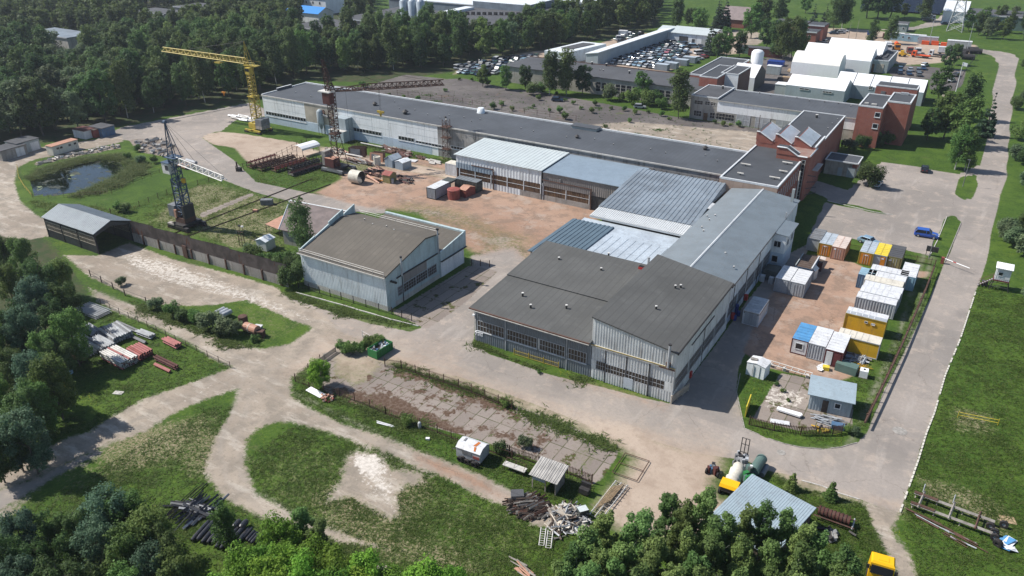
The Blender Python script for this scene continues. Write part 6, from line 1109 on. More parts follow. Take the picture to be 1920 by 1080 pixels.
for px,py,kd,col,rz in ((1289,84,'estate','car_white',.0),(1288,100,'estate','car_silver',.1),(1300,90,'van','car_paleblue',.4),(1311,102,'van','car_white',1.0),(1315,89,'hatch','car_grey',.1),(1322,94,'sedan','car_darkblue',.2),(1330,104,'van','car_grey',.6),(1303,116,'hatch','car_silver',.9),(1310,112,'sedan','car_white',.8),(1320,109,'sedan','car_red',.9)):
    x,y=at(px,py);place_car(x,y,rz,kd,col,'loose vehicle on the bare ground on the right side of the scrap yard','loose vehicles on the right side of the scrap yard')
fill_cars([(1660,140),(1680,126),(1740,130),(1745,145),(1700,146)],22,'cars in the car park behind the segmented tent','car parked on the asphalt behind the segmented white tent hall',3.4,6.5,.2,.1,wts=(5,3,4,3,3,1,0,0))
LONE=[(1563,64,'sedan','car_darkblue',.4),(1571,61,'sedan','car_black',.4),(1577,63,'hatch','car_silver',.4),(1582,60,'sedan','car_white',.4),(1548,80,'hatch','car_silver',1.3),(1568,83,'van','car_white',1.5),(1580,83,'van','car_white',1.5),(1586,84,'hatch','car_black',1.5),(1619,87,'sedan','car_silver',1.4),(1734,124,'hatch','car_silver',1.2),(1793,143,'hatch','car_black',1.3),(1784,153,'sedan','car_silver',1.4),(1354,62,'sedan','car_white',.2),(1364,62,'sedan','car_white',.3),(1738,40,'sedan','car_black',.3),(1772,46,'sedan','car_darkblue',.3)]
LN=['leftmost dark car by the brick buildings','black car beside the leftmost dark one','silver car in the small lot by the brick buildings','white car in the small lot by the brick buildings','silver hatchback on the sandy lane left of the farthest tent','left one of two white vans behind the farthest tent','right one of two white vans behind the farthest tent','black car beside the white vans','silver pickup parked behind the farthest tent','silver car standing alone below the machinery yard','black car in the small lot beside the flag','silver car near the flag pole','left white car beyond the scrap yard','right white car beyond the scrap yard','black car under the trees by the far road','dark car beside the electricity pylon']
for (px,py,kd,col,rz),lb in zip(LONE,LN):x,y=at(px,py);place_car(x,y,rz,kd,col,lb,None,name='parked_car')
for px,py,lb,col in ((1200,203,'wrecked silver car left on the overgrown asphalt','car_silver'),(1159,205,None,None),(1045,190,'dark wreck among weeds on the overgrown asphalt','car_darkblue')):
    if lb:x,y=at(px,py);place_car(x,y,.3,'hatch',col,lb,None)
# trucks in the machinery yard
def truck(px,py,rz,cabc,label,load=None,L=6.5,name='lorry',cat='lorry',bodyc='steel_dark'):
    c=P(px,py);t=thing(name,label,cat,c,None,rz);mb=MB();mb.box(-L/2,L/2-1.5,-.5,.5,.6,.85,'steel_dark');part(t,'chassis',mb,local=True)
    mb=MB();x1=L/2;mb.hexa([(x1-1.9,-1.15,.55),(x1,-1.15,.55),(x1,1.15,.55),(x1-1.9,1.15,.55)],[(x1-1.85,-1.1,2.6),(x1-.35,-1.1,2.6),(x1-.35,1.1,2.6),(x1-1.85,1.1,2.6)],cabc);cb=part(t,'cab',mb,local=True)
    mb=MB();mb.hexa([(x1-.17,-1.0,1.5),(x1-.10,-1.0,1.5),(x1-.10,1.0,1.5),(x1-.17,1.0,1.5)],[(x1-.38,-.95,2.35),(x1-.30,-.95,2.35),(x1-.30,.95,2.35),(x1-.38,.95,2.35)],'glass_dark');mb.box(x1-1.4,x1-.6,-1.17,-1.13,1.5,2.3,'glass_dark');mb.box(x1-1.4,x1-.6,1.13,1.17,1.5,2.3,'glass_dark');part(cb,'windows',mb,local=True)
    for x in ((-L/2+.9,-L/2+2.1,L/2-.95) if L>6 else (-L/2+1,L/2-.95)):
        for s in (-1,1):mb=MB();mb.tube((x,s*.8,.5),(x,s*1.15,.5),.5,'tyre',12);part(t,'wheel',mb,local=True)
    mb=MB()
    if load=='flat':mb.box(-L/2-.2,L/2-2.1,-1.2,1.2,.95,1.15,bodyc)
    elif load=='mixer':mb.lathe((0,0,0),[(.3,0)],bodyc);mb=MB();mb.tube((-L/2+.2,0,2.4),(L/2-2.4,0,1.9),.7,bodyc,12,1.15)
    elif load=='tip':mb.box(-L/2,L/2-2.1,-1.2,1.2,.95,1.9,bodyc)
    elif load=='box':mb.box(-L/2,L/2-2.05,-1.22,1.22,.95,3.1,bodyc)
    if load:part(t,'load_bed',mb,local=True)
    return t
truck(1664,93,-1.3,'c_white','white lorry cab facing the camera at the left of the machinery yard','box',6,bodyc='c_white');truck(1680,93,-1.3,'c_orange','orange concrete mixer lorry beside the white one','mixer',6.4,bodyc='orange_plastic')
truck(1705,99,-1.4,'steel_red','red and yellow lorry in the middle of the machinery yard','tip',6);truck(1720,100,-1.4,'c_white','white lorry beside the red and yellow one','tip',6,bodyc='steel_grey');truck(1725,108,math.pi-.1,'orange_plastic','orange recovery lorry with empty flat bed','flat',7,bodyc='orange_plastic')
truck(1758,107,math.pi-.1,'c_white','white lorry with grey flat bed among the black tanks','flat',7.5);truck(1772,102,0.1,'c_white','white van lorry behind the flat bed one','box',6,bodyc='c_white');truck(1160,76,-1.2,'c_white','white lorry cab standing behind the long narrow shed',None,5.5);truck(1172,70,.2,'c_white','white van with red marks behind the long narrow shed','box',6,bodyc='c_white')
truck(1740,38,.15,'c_white','white lorry at the far office lot','box',7,bodyc='render_grey');truck(1650,73,.2,'steel_maroon','dark red tractor unit left of the machinery yard',None,5.5)
c=P(1692,106);mb=MB();mb.box(c[0]-1.6,c[0]+1.0,c[1]-1,c[1]+1,.5,1.5,'c_yellow');mb.box(c[0]-1,c[0]+.3,c[1]-.8,c[1]+.8,1.5,2.4,'c_yellow');mb.bar((c[0]+.8,c[1],1.2),(c[0]+2.8,c[1],.6),.3,'c_yellow')
for x in (-1,.8):
    for s in (-.9,.9):mb.tube((c[0]+x,c[1]+s-.15,.5),(c[0]+x,c[1]+s+.15,.5),.5,'tyre',10)
single('mini_loader',mb,'small yellow loader near the grey flat-roofed store','loader',c)
for px,py,sx,sy,h,m,lb,cat in ((1684,76,8,3,3,'c_paleblue','pale blue office cabin with white windows, left one by the meadow','cabin'),(1713,79,9,3,3,'c_paleblue','pale blue office cabin with two round-cornered windows, right one by the meadow','cabin'),(1738,83,8,3,3,'c_grey','grey-blue tarpaulin covered trailer behind the orange boxes','trailer'),(1796,92,9.5,3.2,3.2,'render_grey','long pale container at the far right of the machinery yard','container'),(1734,84,3,1.6,1.4,'orange_plastic','left one of three orange skips','skip'),(1752,85,3,1.6,1.6,'orange_plastic','middle one of three orange skips','skip'),(1770,88,3.2,1.8,1.6,'orange_plastic','right one of three orange skips','skip'),
        (1452,124,6,4,1.6,'plastic_blue','blue skip full of white sacks by the tent hall','skip'),(1431,107,13,5,3.2,'steel_maroon','dark red shed with grey roof behind the tent hall','shed'),(1410,102,12,4,2.8,'c_seagreen','green shed behind the white silo','shed'),(1448,140,5,3,3,'render_grey','white box hut beside the open tent','hut'),(1632,66,3.2,1.6,1.6,'plastic_blue','blue waste container on the sandy lane','skip')):
    c=P(px,py);t=thing(cat.replace(' ','_'),lb,cat,c);part(t,'body',B('obox',(c[0],c[1]+sy/2),sx,sy,.1,h,.03,m));mb=MB()
    mb.obox((c[0],c[1]+sy/2),sx+.1,sy+.1,h,h+.12,.03,'c_white' if cat in ('cabin','container','hut') else ('felt_old' if cat=='shed' else m));part(t,'roof' if cat not in ('skip',) else 'rim',mb)
    if cat=='cabin':
        for k in (-2.3,1.8):win(t,'S',c[0]+k-.5,c[1]-.12,1.2,1.1,1.0,bw=.12)
for px,py in ((1790,100),(1797,105),(1804,101),(1815,112),(1822,98),(1829,101)):c=P(px,py);mb=MB();mb.tube((c[0]-2.4,c[1],1.1),(c[0]+2.2,c[1]+.6,1.1),1.1,'steel_dark',14);single('black_tank',mb,'black cylindrical tank lying at the right end of the machinery yard','tank',c,'black tanks at the end of the machinery yard')
for px,py in ((1241,131),(1258,128),(1278,122),(1293,117)):c=P(px,py);mb=MB();mb.box(c[0]-2.6,c[0]+2.6,c[1]-1.5,c[1]+1.5,.1,2.3,'sheet_steel','sheet_silver');single('grey_box',mb,'low grey metal box in the slanting row beside the flat roof','container',c,'slanting row of grey metal boxes by the scrap yard')
for px,py,m in ((1477,150,'wood_tan'),(1487,136,'wood_tan'),(1468,152,'wood_dark'),(1500,156,'plastic_blue')):
    c=P(px,py);mb=MB()
    for k in range(7):mb.bar((c[0]-2.2,c[1]+k*.35,.3+.25*(k % 3)),(c[0]+2.2,c[1]+k*.35,.3+.25*(k % 3)),.25,m)
    single('stock_stack',mb,{'wood_tan':'stack of pale timber on the paved yard between the tents','wood_dark':'dark stack of boards on the yard beside the open tent','plastic_blue':'blue wrapped stack beside the white-roofed hall'}[m],'stack',c,'pale timber stacks' if m=='wood_tan' else None)
# ---------------------------------------------------------------- trailer with spare tyres
def frame_of(a,b):
    a,b=Vector(a),Vector(b);u=(b-a).normalized();v=Vector((-u.y,u.x,0));return a,u,v,(b-a).length
o,u,v,L=frame_of(P(856,860),P(896,874));t=thing('box_trailer','pale grey box trailer with orange rust on its curved roof, on the grass verge','trailer',o);L=3.4;D=2.3
T=lambda p,q,z:tuple(o+u*p+v*q+Vector((0,0,z)));mb=MB();mb.hexa([T(0,0,.45),T(L,0,.45),T(L,D,.45),T(0,D,.45)],[T(0,0,1.9),T(L,0,1.9),T(L,D,1.9),T(0,D,1.9)],'steel_galv')
for q in (0,L):mb.hexa([T(q-.02,.0,1.9),T(q+.02,0,1.9),T(q+.02,D,1.9),T(q-.02,D,1.9)],[T(q-.02,.6,2.28),T(q+.02,.6,2.28),T(q+.02,D-.6,2.28),T(q-.02,D-.6,2.28)],'steel_galv')
part(t,'body',mb);mb=MB();flat('rust_patch',(.42,.13,.03),.8)
for (qa,za,qb,zb) in ((-.06,1.88,.62,2.3),(.62,2.3,D-.62,2.3),(D-.62,2.3,D+.06,1.88)):mb.sheet([T(-.05,qa,za),T(L+.05,qa,za),T(L+.05,qb,zb),T(-.05,qb,zb)],.05,'c_white')
part(t,'roof',mb);mb=MB();mb.sheet([T(2.1,.68,2.33),T(2.5,.68,2.33),T(2.65,1.6,2.33),T(2.3,1.65,2.33)],.02,'rust_patch');mb.sheet([T(2.45,.1,2.02),T(2.7,.1,2.02),T(2.6,.58,2.32),T(2.3,.58,2.32)],.02,'rust_patch');part(t,'rust_stain',mb);mb=MB();mb.hexa([T(.9,-.04,1.15),T(2.2,-.04,1.15),T(2.2,0,1.15),T(.9,0,1.15)],[T(.9,-.04,1.65),T(2.2,-.04,1.65),T(2.2,0,1.65),T(.9,0,1.65)],'steel_grey');mb.hexa([T(2.4,-.04,.95),T(3.3,-.04,.95),T(3.3,0,.95),T(2.4,0,.95)],[T(2.4,-.04,1.35),T(3.3,-.04,1.35),T(3.3,0,1.35),T(2.4,0,1.35)],'steel_red');mb.hexa([T(.5,1.0,2.31),T(.75,1.0,2.31),T(.75,1.6,2.31),T(.5,1.6,2.31)],[T(.5,1.0,2.36),T(.75,1.0,2.36),T(.75,1.6,2.36),T(.5,1.6,2.36)],'steel_grey');part(t,'hatches',mb)
for p in (1.0,2.4):
    for q in (-.1,D+.1):mb=MB();mb.tube(T(p,q-.1,.4),T(p,q+.1,.4),.4,'tyre',12);part(t,'wheel',mb)
mb=MB();mb.bar(T(0,D/2,.5),T(-1.2,D/2,.35),.1,'steel_dark');part(t,'drawbar',mb)
for i,(p,q,lean) in enumerate(((.7,-.45,.15),(1.75,-.5,.2),(2.75,-.55,.2),(3.0,-.35,.1))):
    mb=MB();mb.ring(T(p,q,.42),T(p+.02,q+.24,.46),.43,.22,'tyre',16);single('spare_tyre',mb,'worn tyre leaning against the side of the box trailer','tyre',T(p,q,0),'tyres leaning on the trailer')
# small asbestos shed
o,u,v,L=frame_of(P(997,914),P(1037,929));t=thing('open_hut','little open hut with mossy grey corrugated roof beside the picket fence','hut',o);L=3.1;D=2.6
T=lambda p,q,z:tuple(o+u*p+v*q+Vector((0,0,z)));mb=MB();mb.ribs(T(-.3,-.25,2.05),T(L+.35,-.25,2.05),T(L+.35,D+.3,2.55),T(-.3,D+.3,2.55),.3,.04,'asbestos',.4,.06);part(t,'roof',mb)
mb=MB();mb.hexa([T(0,D-.1,0),T(L,D-.1,0),T(L,D,0),T(0,D,0)],[T(0,D-.1,2.4),T(L,D-.1,2.4),T(L,D,2.4),T(0,D,2.4)],'wood_dark');mb.hexa([T(L-.1,0,0),T(L,0,0),T(L,D-.1,0),T(L-.1,D-.1,0)],[T(L-.1,0,2.0),T(L,0,2.0),T(L,D-.1,2.4),T(L-.1,D-.1,2.4)],'wood_grey');mb.hexa([T(0,0,1.35),T(1.7,0,1.35),T(1.7,.06,1.35),T(0,.06,1.35)],[T(0,0,2.0),T(1.7,0,2.0),T(1.7,.06,2.0),T(0,.06,2.0)],'render_grey2');part(t,'wall',mb);mb=MB()
for p in (0,1.7,L-.1):mb.hexa([T(p,0,0),T(p+.12,0,0),T(p+.12,.12,0),T(p,.12,0)],[T(p,0,2.0),T(p+.12,0,2.0),T(p+.12,.12,2.0),T(p,.12,2.0)],'wood_pale')
part(t,'post',mb)
# table like bench of pale slabs
o,u,v,L=frame_of(P(942,880),P(983,895));t=thing('work_bench','long pale slab bench with a thin steel frame between trailer and open hut','bench',o);T=lambda p,q,z:tuple(o+u*p+v*q+Vector((0,0,z)));mb=MB();mb.sheet([T(0,0,.75),T(L,0,.75),T(L,.8,.8),T(0,.8,.8)],.1,'concrete_light');part(t,'top',mb);mb=MB()
for p in (.2,L/2,L-.2):mb.bar(T(p,.1,0),T(p,.1,.7),.06,'steel_rust');mb.bar(T(p,.8,0),T(p,.9,1.3),.06,'steel_rust');mb.bar(T(p,.1,.8),T(p,.9,1.3),.04,'steel_rust')
mb.bar(T(.2,.9,1.3),T(L-.2,.9,1.3),.04,'steel_rust');part(t,'frame',mb)
# ---------------------------------------------------------------- fences
def fence(name,label,pts,h,post=2.5,kind='bars',m='steel_rust',pw=.09,z0=0,gap=.16,group=None,cat='fence',rail=None):
    W=[Vector(P(*p)) for p in pts];t=thing(name,label,cat,W[0],group);mr=MB()
    for a,b in zip(W[:-1],W[1:]):
        L=(b-a).length;n=max(1,round(L/post));d=(b-a)/L
        for i in range(n+(b is W[-1])):p=a+(b-a)*i/n;part(t,'post',B('box',p.x-pw/2,p.x+pw/2,p.y-pw/2,p.y+pw/2,0,h+.15,m))
        if kind in ('bars','pickets'):
            for z in (h*.15,h*.88):mr.bar(a+Vector((0,0,z)),b+Vector((0,0,z)),.05,rail or m)
            k=int(L/gap)
            for i in range(k):p=a+d*(i+.5)*gap;mr.bar((p.x,p.y,.1),(p.x,p.y,h+(.05 if i % 2 else 0)),.028 if kind=='bars' else .06,rail or m)
        elif kind=='rails':
            for z in (h*.5,h):mr.bar(a+Vector((0,0,z)),b+Vector((0,0,z)),.045,rail or m)
        elif kind=='mesh':
            for i in range(7):z=.15+i*(h-.2)/6;mr.bar(a+Vector((0,0,z)),b+Vector((0,0,z)),.02,rail or m)
            k=int(L/.35)
            for i in range(k):p=a+d*i*.35;mr.bar((p.x,p.y,.1),(p.x+d.x*.3,p.y+d.y*.3,h),.014,rail or m)
    part(t,'infill',mr);return t
fence('bar_fence','rust red bar fence along the road side of the slab ground',[(722,688),(753,692),(860,728),(960,768)],1.45,2.6);fence('bar_fence','rusty mesh fence curving round the left tip of the slab ground',[(601,680),(579,697),(554,716),(580,726),(665,752),(723,778)],1.3,3.,'mesh')
fence('bar_fence','rusty fence along the field side of the slab ground',[(723,778),(820,812),(900,842),(960,862)],1.3,2.5,'bars',gap=.3);fence('picket_fence','dense rust red picket fence behind the open hut',[(955,852),(1010,872),(1063,888),(1110,907)],1.35,2.4,'pickets',gap=.2)
fence('picket_fence','red picket fence curving round the corner by the grey hut',[(1404,797),(1450,808),(1500,816),(1560,816),(1578,812)],1.35,2.6,'pickets',gap=.2);fence('concrete_fence','pale leaning board fence at the left end of the slab ground',[(588,690),(630,660)],.9,3,'pickets','wood_grey',gap=.12)
fence('bar_fence','long rusty fence between container yard and road',[(1622,792),(1650,735),(1690,650),(1735,545),(1752,500)],1.3,3.2,'rails','steel_rust',.16);pq=[P(1622,792,1.2),P(1650,735,1.2),P(1690,650,1.2),P(1735,545,1.2),P(1752,500,1.2)];mb=MB();[mb.tube(a,b,.15,'steel_rust',8) for a,b in zip(pq[:-1],pq[1:])];single('rusty_pipeline',mb,'thick rusty pipe running along the fence beside the road','pipe',pq[0]);fence('bar_fence','brown bar fence at the back of the container yard',[(1560,462),(1620,474),(1690,487),(1745,497)],1.3,2.6,'bars',gap=.2)
fence('wire_fence','rusty post and mesh fence between pond meadow and crane rails',[(208,402),(262,388),(330,358),(392,342),(400,330)],1.3,2.8,'mesh');fence('wire_fence','thin post fence along the near bank of the pond',[(62,372),(120,370),(210,365),(250,345),(300,325)],.9,3.2,'rails',pw=.06)
fence('pipe_rail','bent yellowish pipe rail on the left bank of the pond',[(33,315),(36,335),(46,352),(60,368)],.8,3,'rails','c_ochre',.06);fence('wire_fence','sparse dark post fence along the bushes above the track',[(170,518),(235,555),(275,570),(320,585),(400,615)],1.2,4.5,'rails','wood_dark',.13,rail='steel_dark');fence('wire_fence','faint wire fence round the triangular field of steel stock',[(190,572),(260,605),(330,640),(432,690)],1.0,2.6,'rails',pw=.07,rail='steel_dark')
fence('hangar_fence','low post fence on a concrete kerb in front of the hangar',[(560,540),(640,562),(735,590),(772,602)],1.3,2.6,'mesh','steel_dark',.1);fence('low_rail','ochre pipe fence on the grass before the felt-roofed hall',[(964,665),(1047,690)],.9,2.2,'bars','c_ochre',.1,gap=.14);fence('gate_rail','pale wooden fence and brace at the corner of the ribbed hall',[(1258,757),(1290,733)],1.2,1.3,'pickets','wood_pale',.18,gap=.14)
fence('gate_rail','white pipe barrier gate across the road by the green skip',[(680,632),(709,648)],1.1,4,'rails','steel_white',.09);fence('goal_frame','long thin yellow pipe frame standing in the meadow',[(1795,783),(1870,798)],.9,4,'rails','c_lemon',.06);fence('yard_fence','short rusty mesh fence by the far corner of the hangar',[(884,498),(918,500)],1.2,1.8,'mesh','steel_rust',.1);fence('lot_fence','long dark hedge-side fence along the lane to the flag',[(1790,168),(1812,132),(1835,102)],1.6,5,'rails','steel_dark',.1)
fence('yard_fence','thin rusty post fence along the rear edge of the long workshop',[(745,178),(850,190),(960,210),(1080,226)],1.5,4,'rails','steel_rust',.1);fence('rack_fence','brown railing on the left side of the steel racks',[(443,322),(520,296),(575,268)],1.4,2.2,'rails','steel_rust',.1)
# kerbs
def kerb(label,pts,m='concrete_light',seg=1.0,gap=.12,w_=.14,h=.13,miss=.0,name='kerb'):
    mb=MB();W=[Vector(P(*p)) for p in pts];r=random.Random(3)
    for a,b in zip(W[:-1],W[1:]):
        L=(b-a).length;d=(b-a)/L;n=max(1,int(L/seg));ang=math.atan2(d.y,d.x)
        for i in range(n):
            if r.random()<miss:continue
            p=a+d*(i+.5)*L/n;mb.obox((p.x,p.y),L/n-gap,w_,-.05,h*r.uniform(.75,1.05),ang+r.uniform(-.02,.02),m)
    o=single(name,mb,None,None,(0,0,0),kind='structure')
M['kerb_white']=paint('kerb_white',(.66,.63,.55),.8,.25,.4,2.).m
kerb('',[(1829,548),(1800,637),(1772,704),(1752,774),(1737,812),(1722,862),(1701,922),(1687,962)],'kerb_white',.8,.2,.2,.16,.12);kerb('',[(1395,803),(1440,822),(1470,832),(1502,839),(1540,842),(1575,839),(1607,830)],'stone',1,.05,.1,.08,.1);kerb('',[(1388,700),(1381,735),(1396,803)],'stone',1,.06,.1,.06);kerb('',[(1742,482),(1758,450),(1775,407)],'concrete_light',1,.05);kerb('',[(1802,418),(1777,478),(1771,492)],'stone',1,.05);kerb('',[(1477,890),(1502,901),(1540,911),(1570,924),(1612,937)],'concrete_light',1,.06,.14,.1,.25);kerb('',[(250,556),(540,540)],'stone',1) if False else None
kerb('',[(555,549),(640,572),(735,600),(785,612)],'concrete_light',1.5,.05,.18,.16);kerb('',[(230,242),(325,224),(470,196)],'stone',2,.05,.2,.14);kerb('',[(1552,377),(1640,398),(1674,403)],'concrete_light',1,.05)
# manholes, patches
for px,py,lb,r in ((1464.5,848.5,'round concrete-rimmed manhole on the road bend',.55),(1687,808,'wide round manhole ring on the long road',.9)):c=P(px,py);mb=MB();mb.lathe((c[0],c[1],0),[(r,.0),(r,.03),(r*.75,.035)],'stone',20);mb.lathe((c[0],c[1],0),[(r*.74,.0),(r*.74,.03),(.05,.03)],'steel_grey',20);single('manhole',mb,lb,'manhole',c)
# barrier
c=P(1766,494);t=thing('barrier','red and white striped road barrier arm lowered across the road','barrier',c);part(t,'housing',B('box',c[0]-.3,c[0]+.25,c[1]-.25,c[1]+.25,0,1.3,'steel_red'));q=P(1818,504,1.0);mb=MB();k=8;a=Vector((c[0],c[1],1.15));b=Vector((q[0],q[1],1.1))
for i in range(k):mb.bar(a.lerp(b,i/k),a.lerp(b,(i+1)/k),.11,'red_paint' if i in (3,) else 'signwhite')
part(t,'arm',mb);c=P(1747,480);mb=MB();mb.box(c[0]-1.2,c[0]+.9,c[1]-.2,c[1]+.2,.9,1.9,'steel_dark');mb.box(c[0]-1.1,c[0]-1,c[1]-.05,c[1]+.05,0,1,'steel_dark');single('gate_box',mb,'dark sign box at the end of the container yard fence','sign',c)
# lamps and poles
for px,py,h,lb in ((1805,350,6.5,'thin street lamp on the grass island by the parking lot'),(1741,486,5,'thin lamp post near the blue sport utility vehicle')):
    c=P(px,py);t=thing('lamp_post',lb,'lamp post',c);part(t,'pole',B('tube',(c[0],c[1],0),(c[0],c[1],h),.09,'steel_grey',8,.06));part(t,'lamp_head',B('box',c[0]-.5,c[0]+.2,c[1]-.12,c[1]+.12,h,h+.12,'steel_grey'))
for px,py,h,m,lb in ((1419,262,7,'wood_dark','dark wooden pole behind the saw-tooth skylights'),(1340+0,58,8,'wood_grey','grey pole beyond the scrap yard'),(1741,84,11,'steel_galv','thin mast behind the orange skips'),(1812,98,12,'steel_galv','tall thin lamp mast at the right end of the machinery yard'),(1589,80,9,'wood_grey','left utility pole of the sandy lane'),(1604,75,9,'wood_grey','right utility pole of the sandy lane'),(1792,172,10,'signwhite','white flag pole by the small lot')):
    c=P(px,py);mb=MB();mb.tube((c[0],c[1],0),(c[0],c[1],h),.13,m,6,.08)
    if m=='signwhite':mb.face([(c[0],c[1],h),(c[0]+1.5,c[1]+.3,h-.3),(c[0]+1.4,c[1],h-1.4),(c[0],c[1],h-1.2)],'signwhite')
    single('pole',mb,lb,'pole',c)
# pylon
c=P(1790,58);t=thing('pylon','tall steel lattice electricity pylon at the far road','pylon',c);mb=MB()
for sx in (-1,1):
    for sy in (-1,1):mb.bar((c[0]+sx*3.4,c[1]+sy*3.4,0),(c[0]+sx*.9,c[1]+sy*.9,22),.28,'steel_galv')
for k in range(7):
    f0,f1=k/7,(k+1)/7;w0,w1=3.4-2.5*f0,3.4-2.5*f1;z0,z1=22*f0,22*f1
    for (a,b),(d,e) in (((-1,-1),(1,-1)),((1,-1),(1,1)),((1,1),(-1,1)),((-1,1),(-1,-1))):mb.bar((c[0]+a*w0,c[1]+b*w0,z0),(c[0]+d*w1,c[1]+e*w1,z1),.14,'steel_galv');mb.bar((c[0]+d*w0,c[1]+e*w0,z0),(c[0]+a*w1,c[1]+b*w1,z1),.14,'steel_galv')
lattice(mb,(c[0],c[1],22),(c[0],c[1],34),1.8,1.2,8,'steel_galv',.1,.06);part(t,'lattice',mb);mb=MB()
for z,l in ((23,5),(28,7)):mb.bar((c[0]-l,c[1],z),(c[0]+l,c[1],z),.25,'steel_galv');mb.bar((c[0]-l,c[1],z),(c[0],c[1],z+2),.15,'steel_galv');mb.bar((c[0]+l,c[1],z),(c[0],c[1],z+2),.15,'steel_galv')
part(t,'crossarm',mb)
# ---------------------------------------------------------------- skip, slabs, planks, junk
o,u,v,L=frame_of(P(690,668),P(707,675));t=thing('skip','green waste skip full of pale rubbish by the ivy-covered fence','skip',o);T=lambda p,q,z:tuple(o+u*p+v*q+Vector((0,0,z)));L=1.9;D=3.6;mb=MB()
for (a,b,c_,d) in (((0,0),(L,0),(L,.08),(0,.08)),((0,D-.08),(L,D-.08),(L,D),(0,D)),((0,.08),(.08,.08),(.08,D-.08),(0,D-.08)),((L-.08,.08),(L,.08),(L,D-.08),(L-.08,D-.08))):mb.hexa([T(*q,.1) for q in (a,b,c_,d)],[T(*q,1.45) for q in (a,b,c_,d)],'skip_green')
mb.hexa([T(.08,.08,.1),T(L-.08,.08,.1),T(L-.08,D-.08,.1),T(.08,D-.08,.1)],[T(.08,.08,.9),T(L-.08,.08,.9),T(L-.08,D-.08,.9),T(.08,D-.08,.9)],'steel_dark');part(t,'tub',mb);mb=MB()
for i in range(7):mb.bar(T(.05+L,.3+i*.5,.2),T(.05+L,.3+i*.5,1.4),.08,'skip_green');
part(t,'rib',mb);mb=MB();rj=random.Random(2)
for i in range(26):a=T(rj.uniform(.2,L-.3),rj.uniform(.2,D-.4),.95);mb.obox(a,rj.uniform(.2,.6),rj.uniform(.1,.4),.9,1.05+rj.random()*.25,rj.random()*3,rj.choice(['signwhite','steel_galv','c_grey','c_blue','wood_grey']))
single('rubbish',mb,'white and grey rubbish heaped inside the green skip','rubbish',o)
def junk(name,label,pts,n,mats,lng,th,zmax,cat,seed,dirs=None,spread=None,jit=.35,flat_=0.2):
    """heap of distinct boards/pipes thrown over a footprint traced by pixels"""
    r=random.Random(seed);poly=np.array([P(*p)[:2] for p in pts]);lo,hi=poly.min(0),poly.max(0);mb=MB();k=0;c=poly.mean(0)
    while k<n:
        x,y=r.uniform(lo[0],hi[0]),r.uniform(lo[1],hi[1]);s=sdist(np.array([x]),np.array([y]),poly)[0]
        if s<0:continue
        a=r.choice(dirs)+r.uniform(-jit,jit) if dirs else r.uniform(0,3.14);l=r.uniform(*lng)/2;w_=r.uniform(*th);z=min(zmax,.1+s*.5)*r.uniform(.3,1)+w_/2;dz=r.uniform(-flat_,flat_)*l
        m=r.choice(mats);mb.bar((x-l*math.cos(a),y-l*math.sin(a),max(.05,z-dz)),(x+l*math.cos(a),y+l*math.sin(a),max(.05,z+dz)),w_,m);k+=1
    return single(name,mb,label,cat,(c[0],c[1],0))
def panels(name,label,pts,n,mats,size,zmax,cat,seed):
    r=random.Random(seed);poly=np.array([P(*p)[:2] for p in pts]);lo,hi=poly.min(0),poly.max(0);mb=MB();k=0;c=poly.mean(0)
    while k<n:
        x,y=r.uniform(lo[0],hi[0]),r.uniform(lo[1],hi[1]);s=sdist(np.array([x]),np.array([y]),poly)[0]
        if s<0:continue
        a=r.uniform(0,3.1);w_,l=r.uniform(*size)/2,r.uniform(*size)/2;z=min(zmax,.1+s*.5)*r.uniform(.4,1);ti,tj=r.uniform(-.35,.35),r.uniform(-.35,.35);q=[]
        for sx,sy in ((-1,-1),(1,-1),(1,1),(-1,1)):q.append((x+math.cos(a)*sx*w_-math.sin(a)*sy*l,y+math.sin(a)*sx*w_+math.cos(a)*sy*l,max(.06,z+.1+sx*w_*ti+sy*l*tj)))
        mb.sheet(q,.05,r.choice(mats));k+=1
    return single(name,mb,label,cat,(c[0],c[1],0))
junk('timber_heap','heap of dark weathered timber and sleepers at the track edge',[(958,935),(985,928),(1018,945),(1030,965),(1010,975),(980,968),(962,955)],170,['wood_dark','wood_grey','wood_dark','steel_rust'],(1.2,2.6),(.08,.22),1.2,'timber heap',1,[1.0],jit=.4)
junk('debris_heap','heap of broken pale boards, doors and sheets beside the dark timber heap',[(1022,955),(1060,948),(1095,955),(1108,985),(1080,1010),(1040,1012),(1025,985)],110,['wood_grey','wood_pale','wood_dark','steel_galv','steel_grey'],(.8,2.4),(.06,.18),1.3,'debris heap',2)
panels('board_heap','loose pale panels and a cream sheet on top of the broken board heap',[(1026,955),(1060,950),(1095,958),(1100,990),(1060,1005),(1030,990)],34,['wood_pale','c_cream','wood_grey','signwhite','concrete_light','wood_dark','steel_galv'],(.5,1.5),1.5,'panels',3)
c=P(970,935);mb=MB();mb.obox(c,1.5,1.2,0,.9,.6,'steel_grey','felt_old');single('grey_tub',mb,'grey lidded tub at the head of the timber heap','tub',c);c=P(1092,967);mb=MB();mb.obox(c,1.1,.9,0,1.1,.9,'c_darkgreen','sheet_palegreen');single('green_box',mb,'box with mint green lid at the end of the board heap','box',c)
for i,(px,py,lb) in enumerate(((1020,1015,'white steel ladder frame left one at the rubbish heap'),(1033,1020,'white steel ladder frame right one at the rubbish heap'))):
    o,u,v,L=frame_of(P(px,py+12),P(px+4,py-20));mb=MB()
    for s in (0,.55):mb.bar(o+v*s+Vector((0,0,.3)),o+u*L+v*s+Vector((0,0,.4)),.08,'steel_white')
    for k in range(8):mb.bar(o+u*L*k/7.5+Vector((0,0,.35)),o+u*L*k/7.5+v*.55+Vector((0,0,.35)),.05,'steel_white')
    single('ladder',mb,lb,'ladder',o)
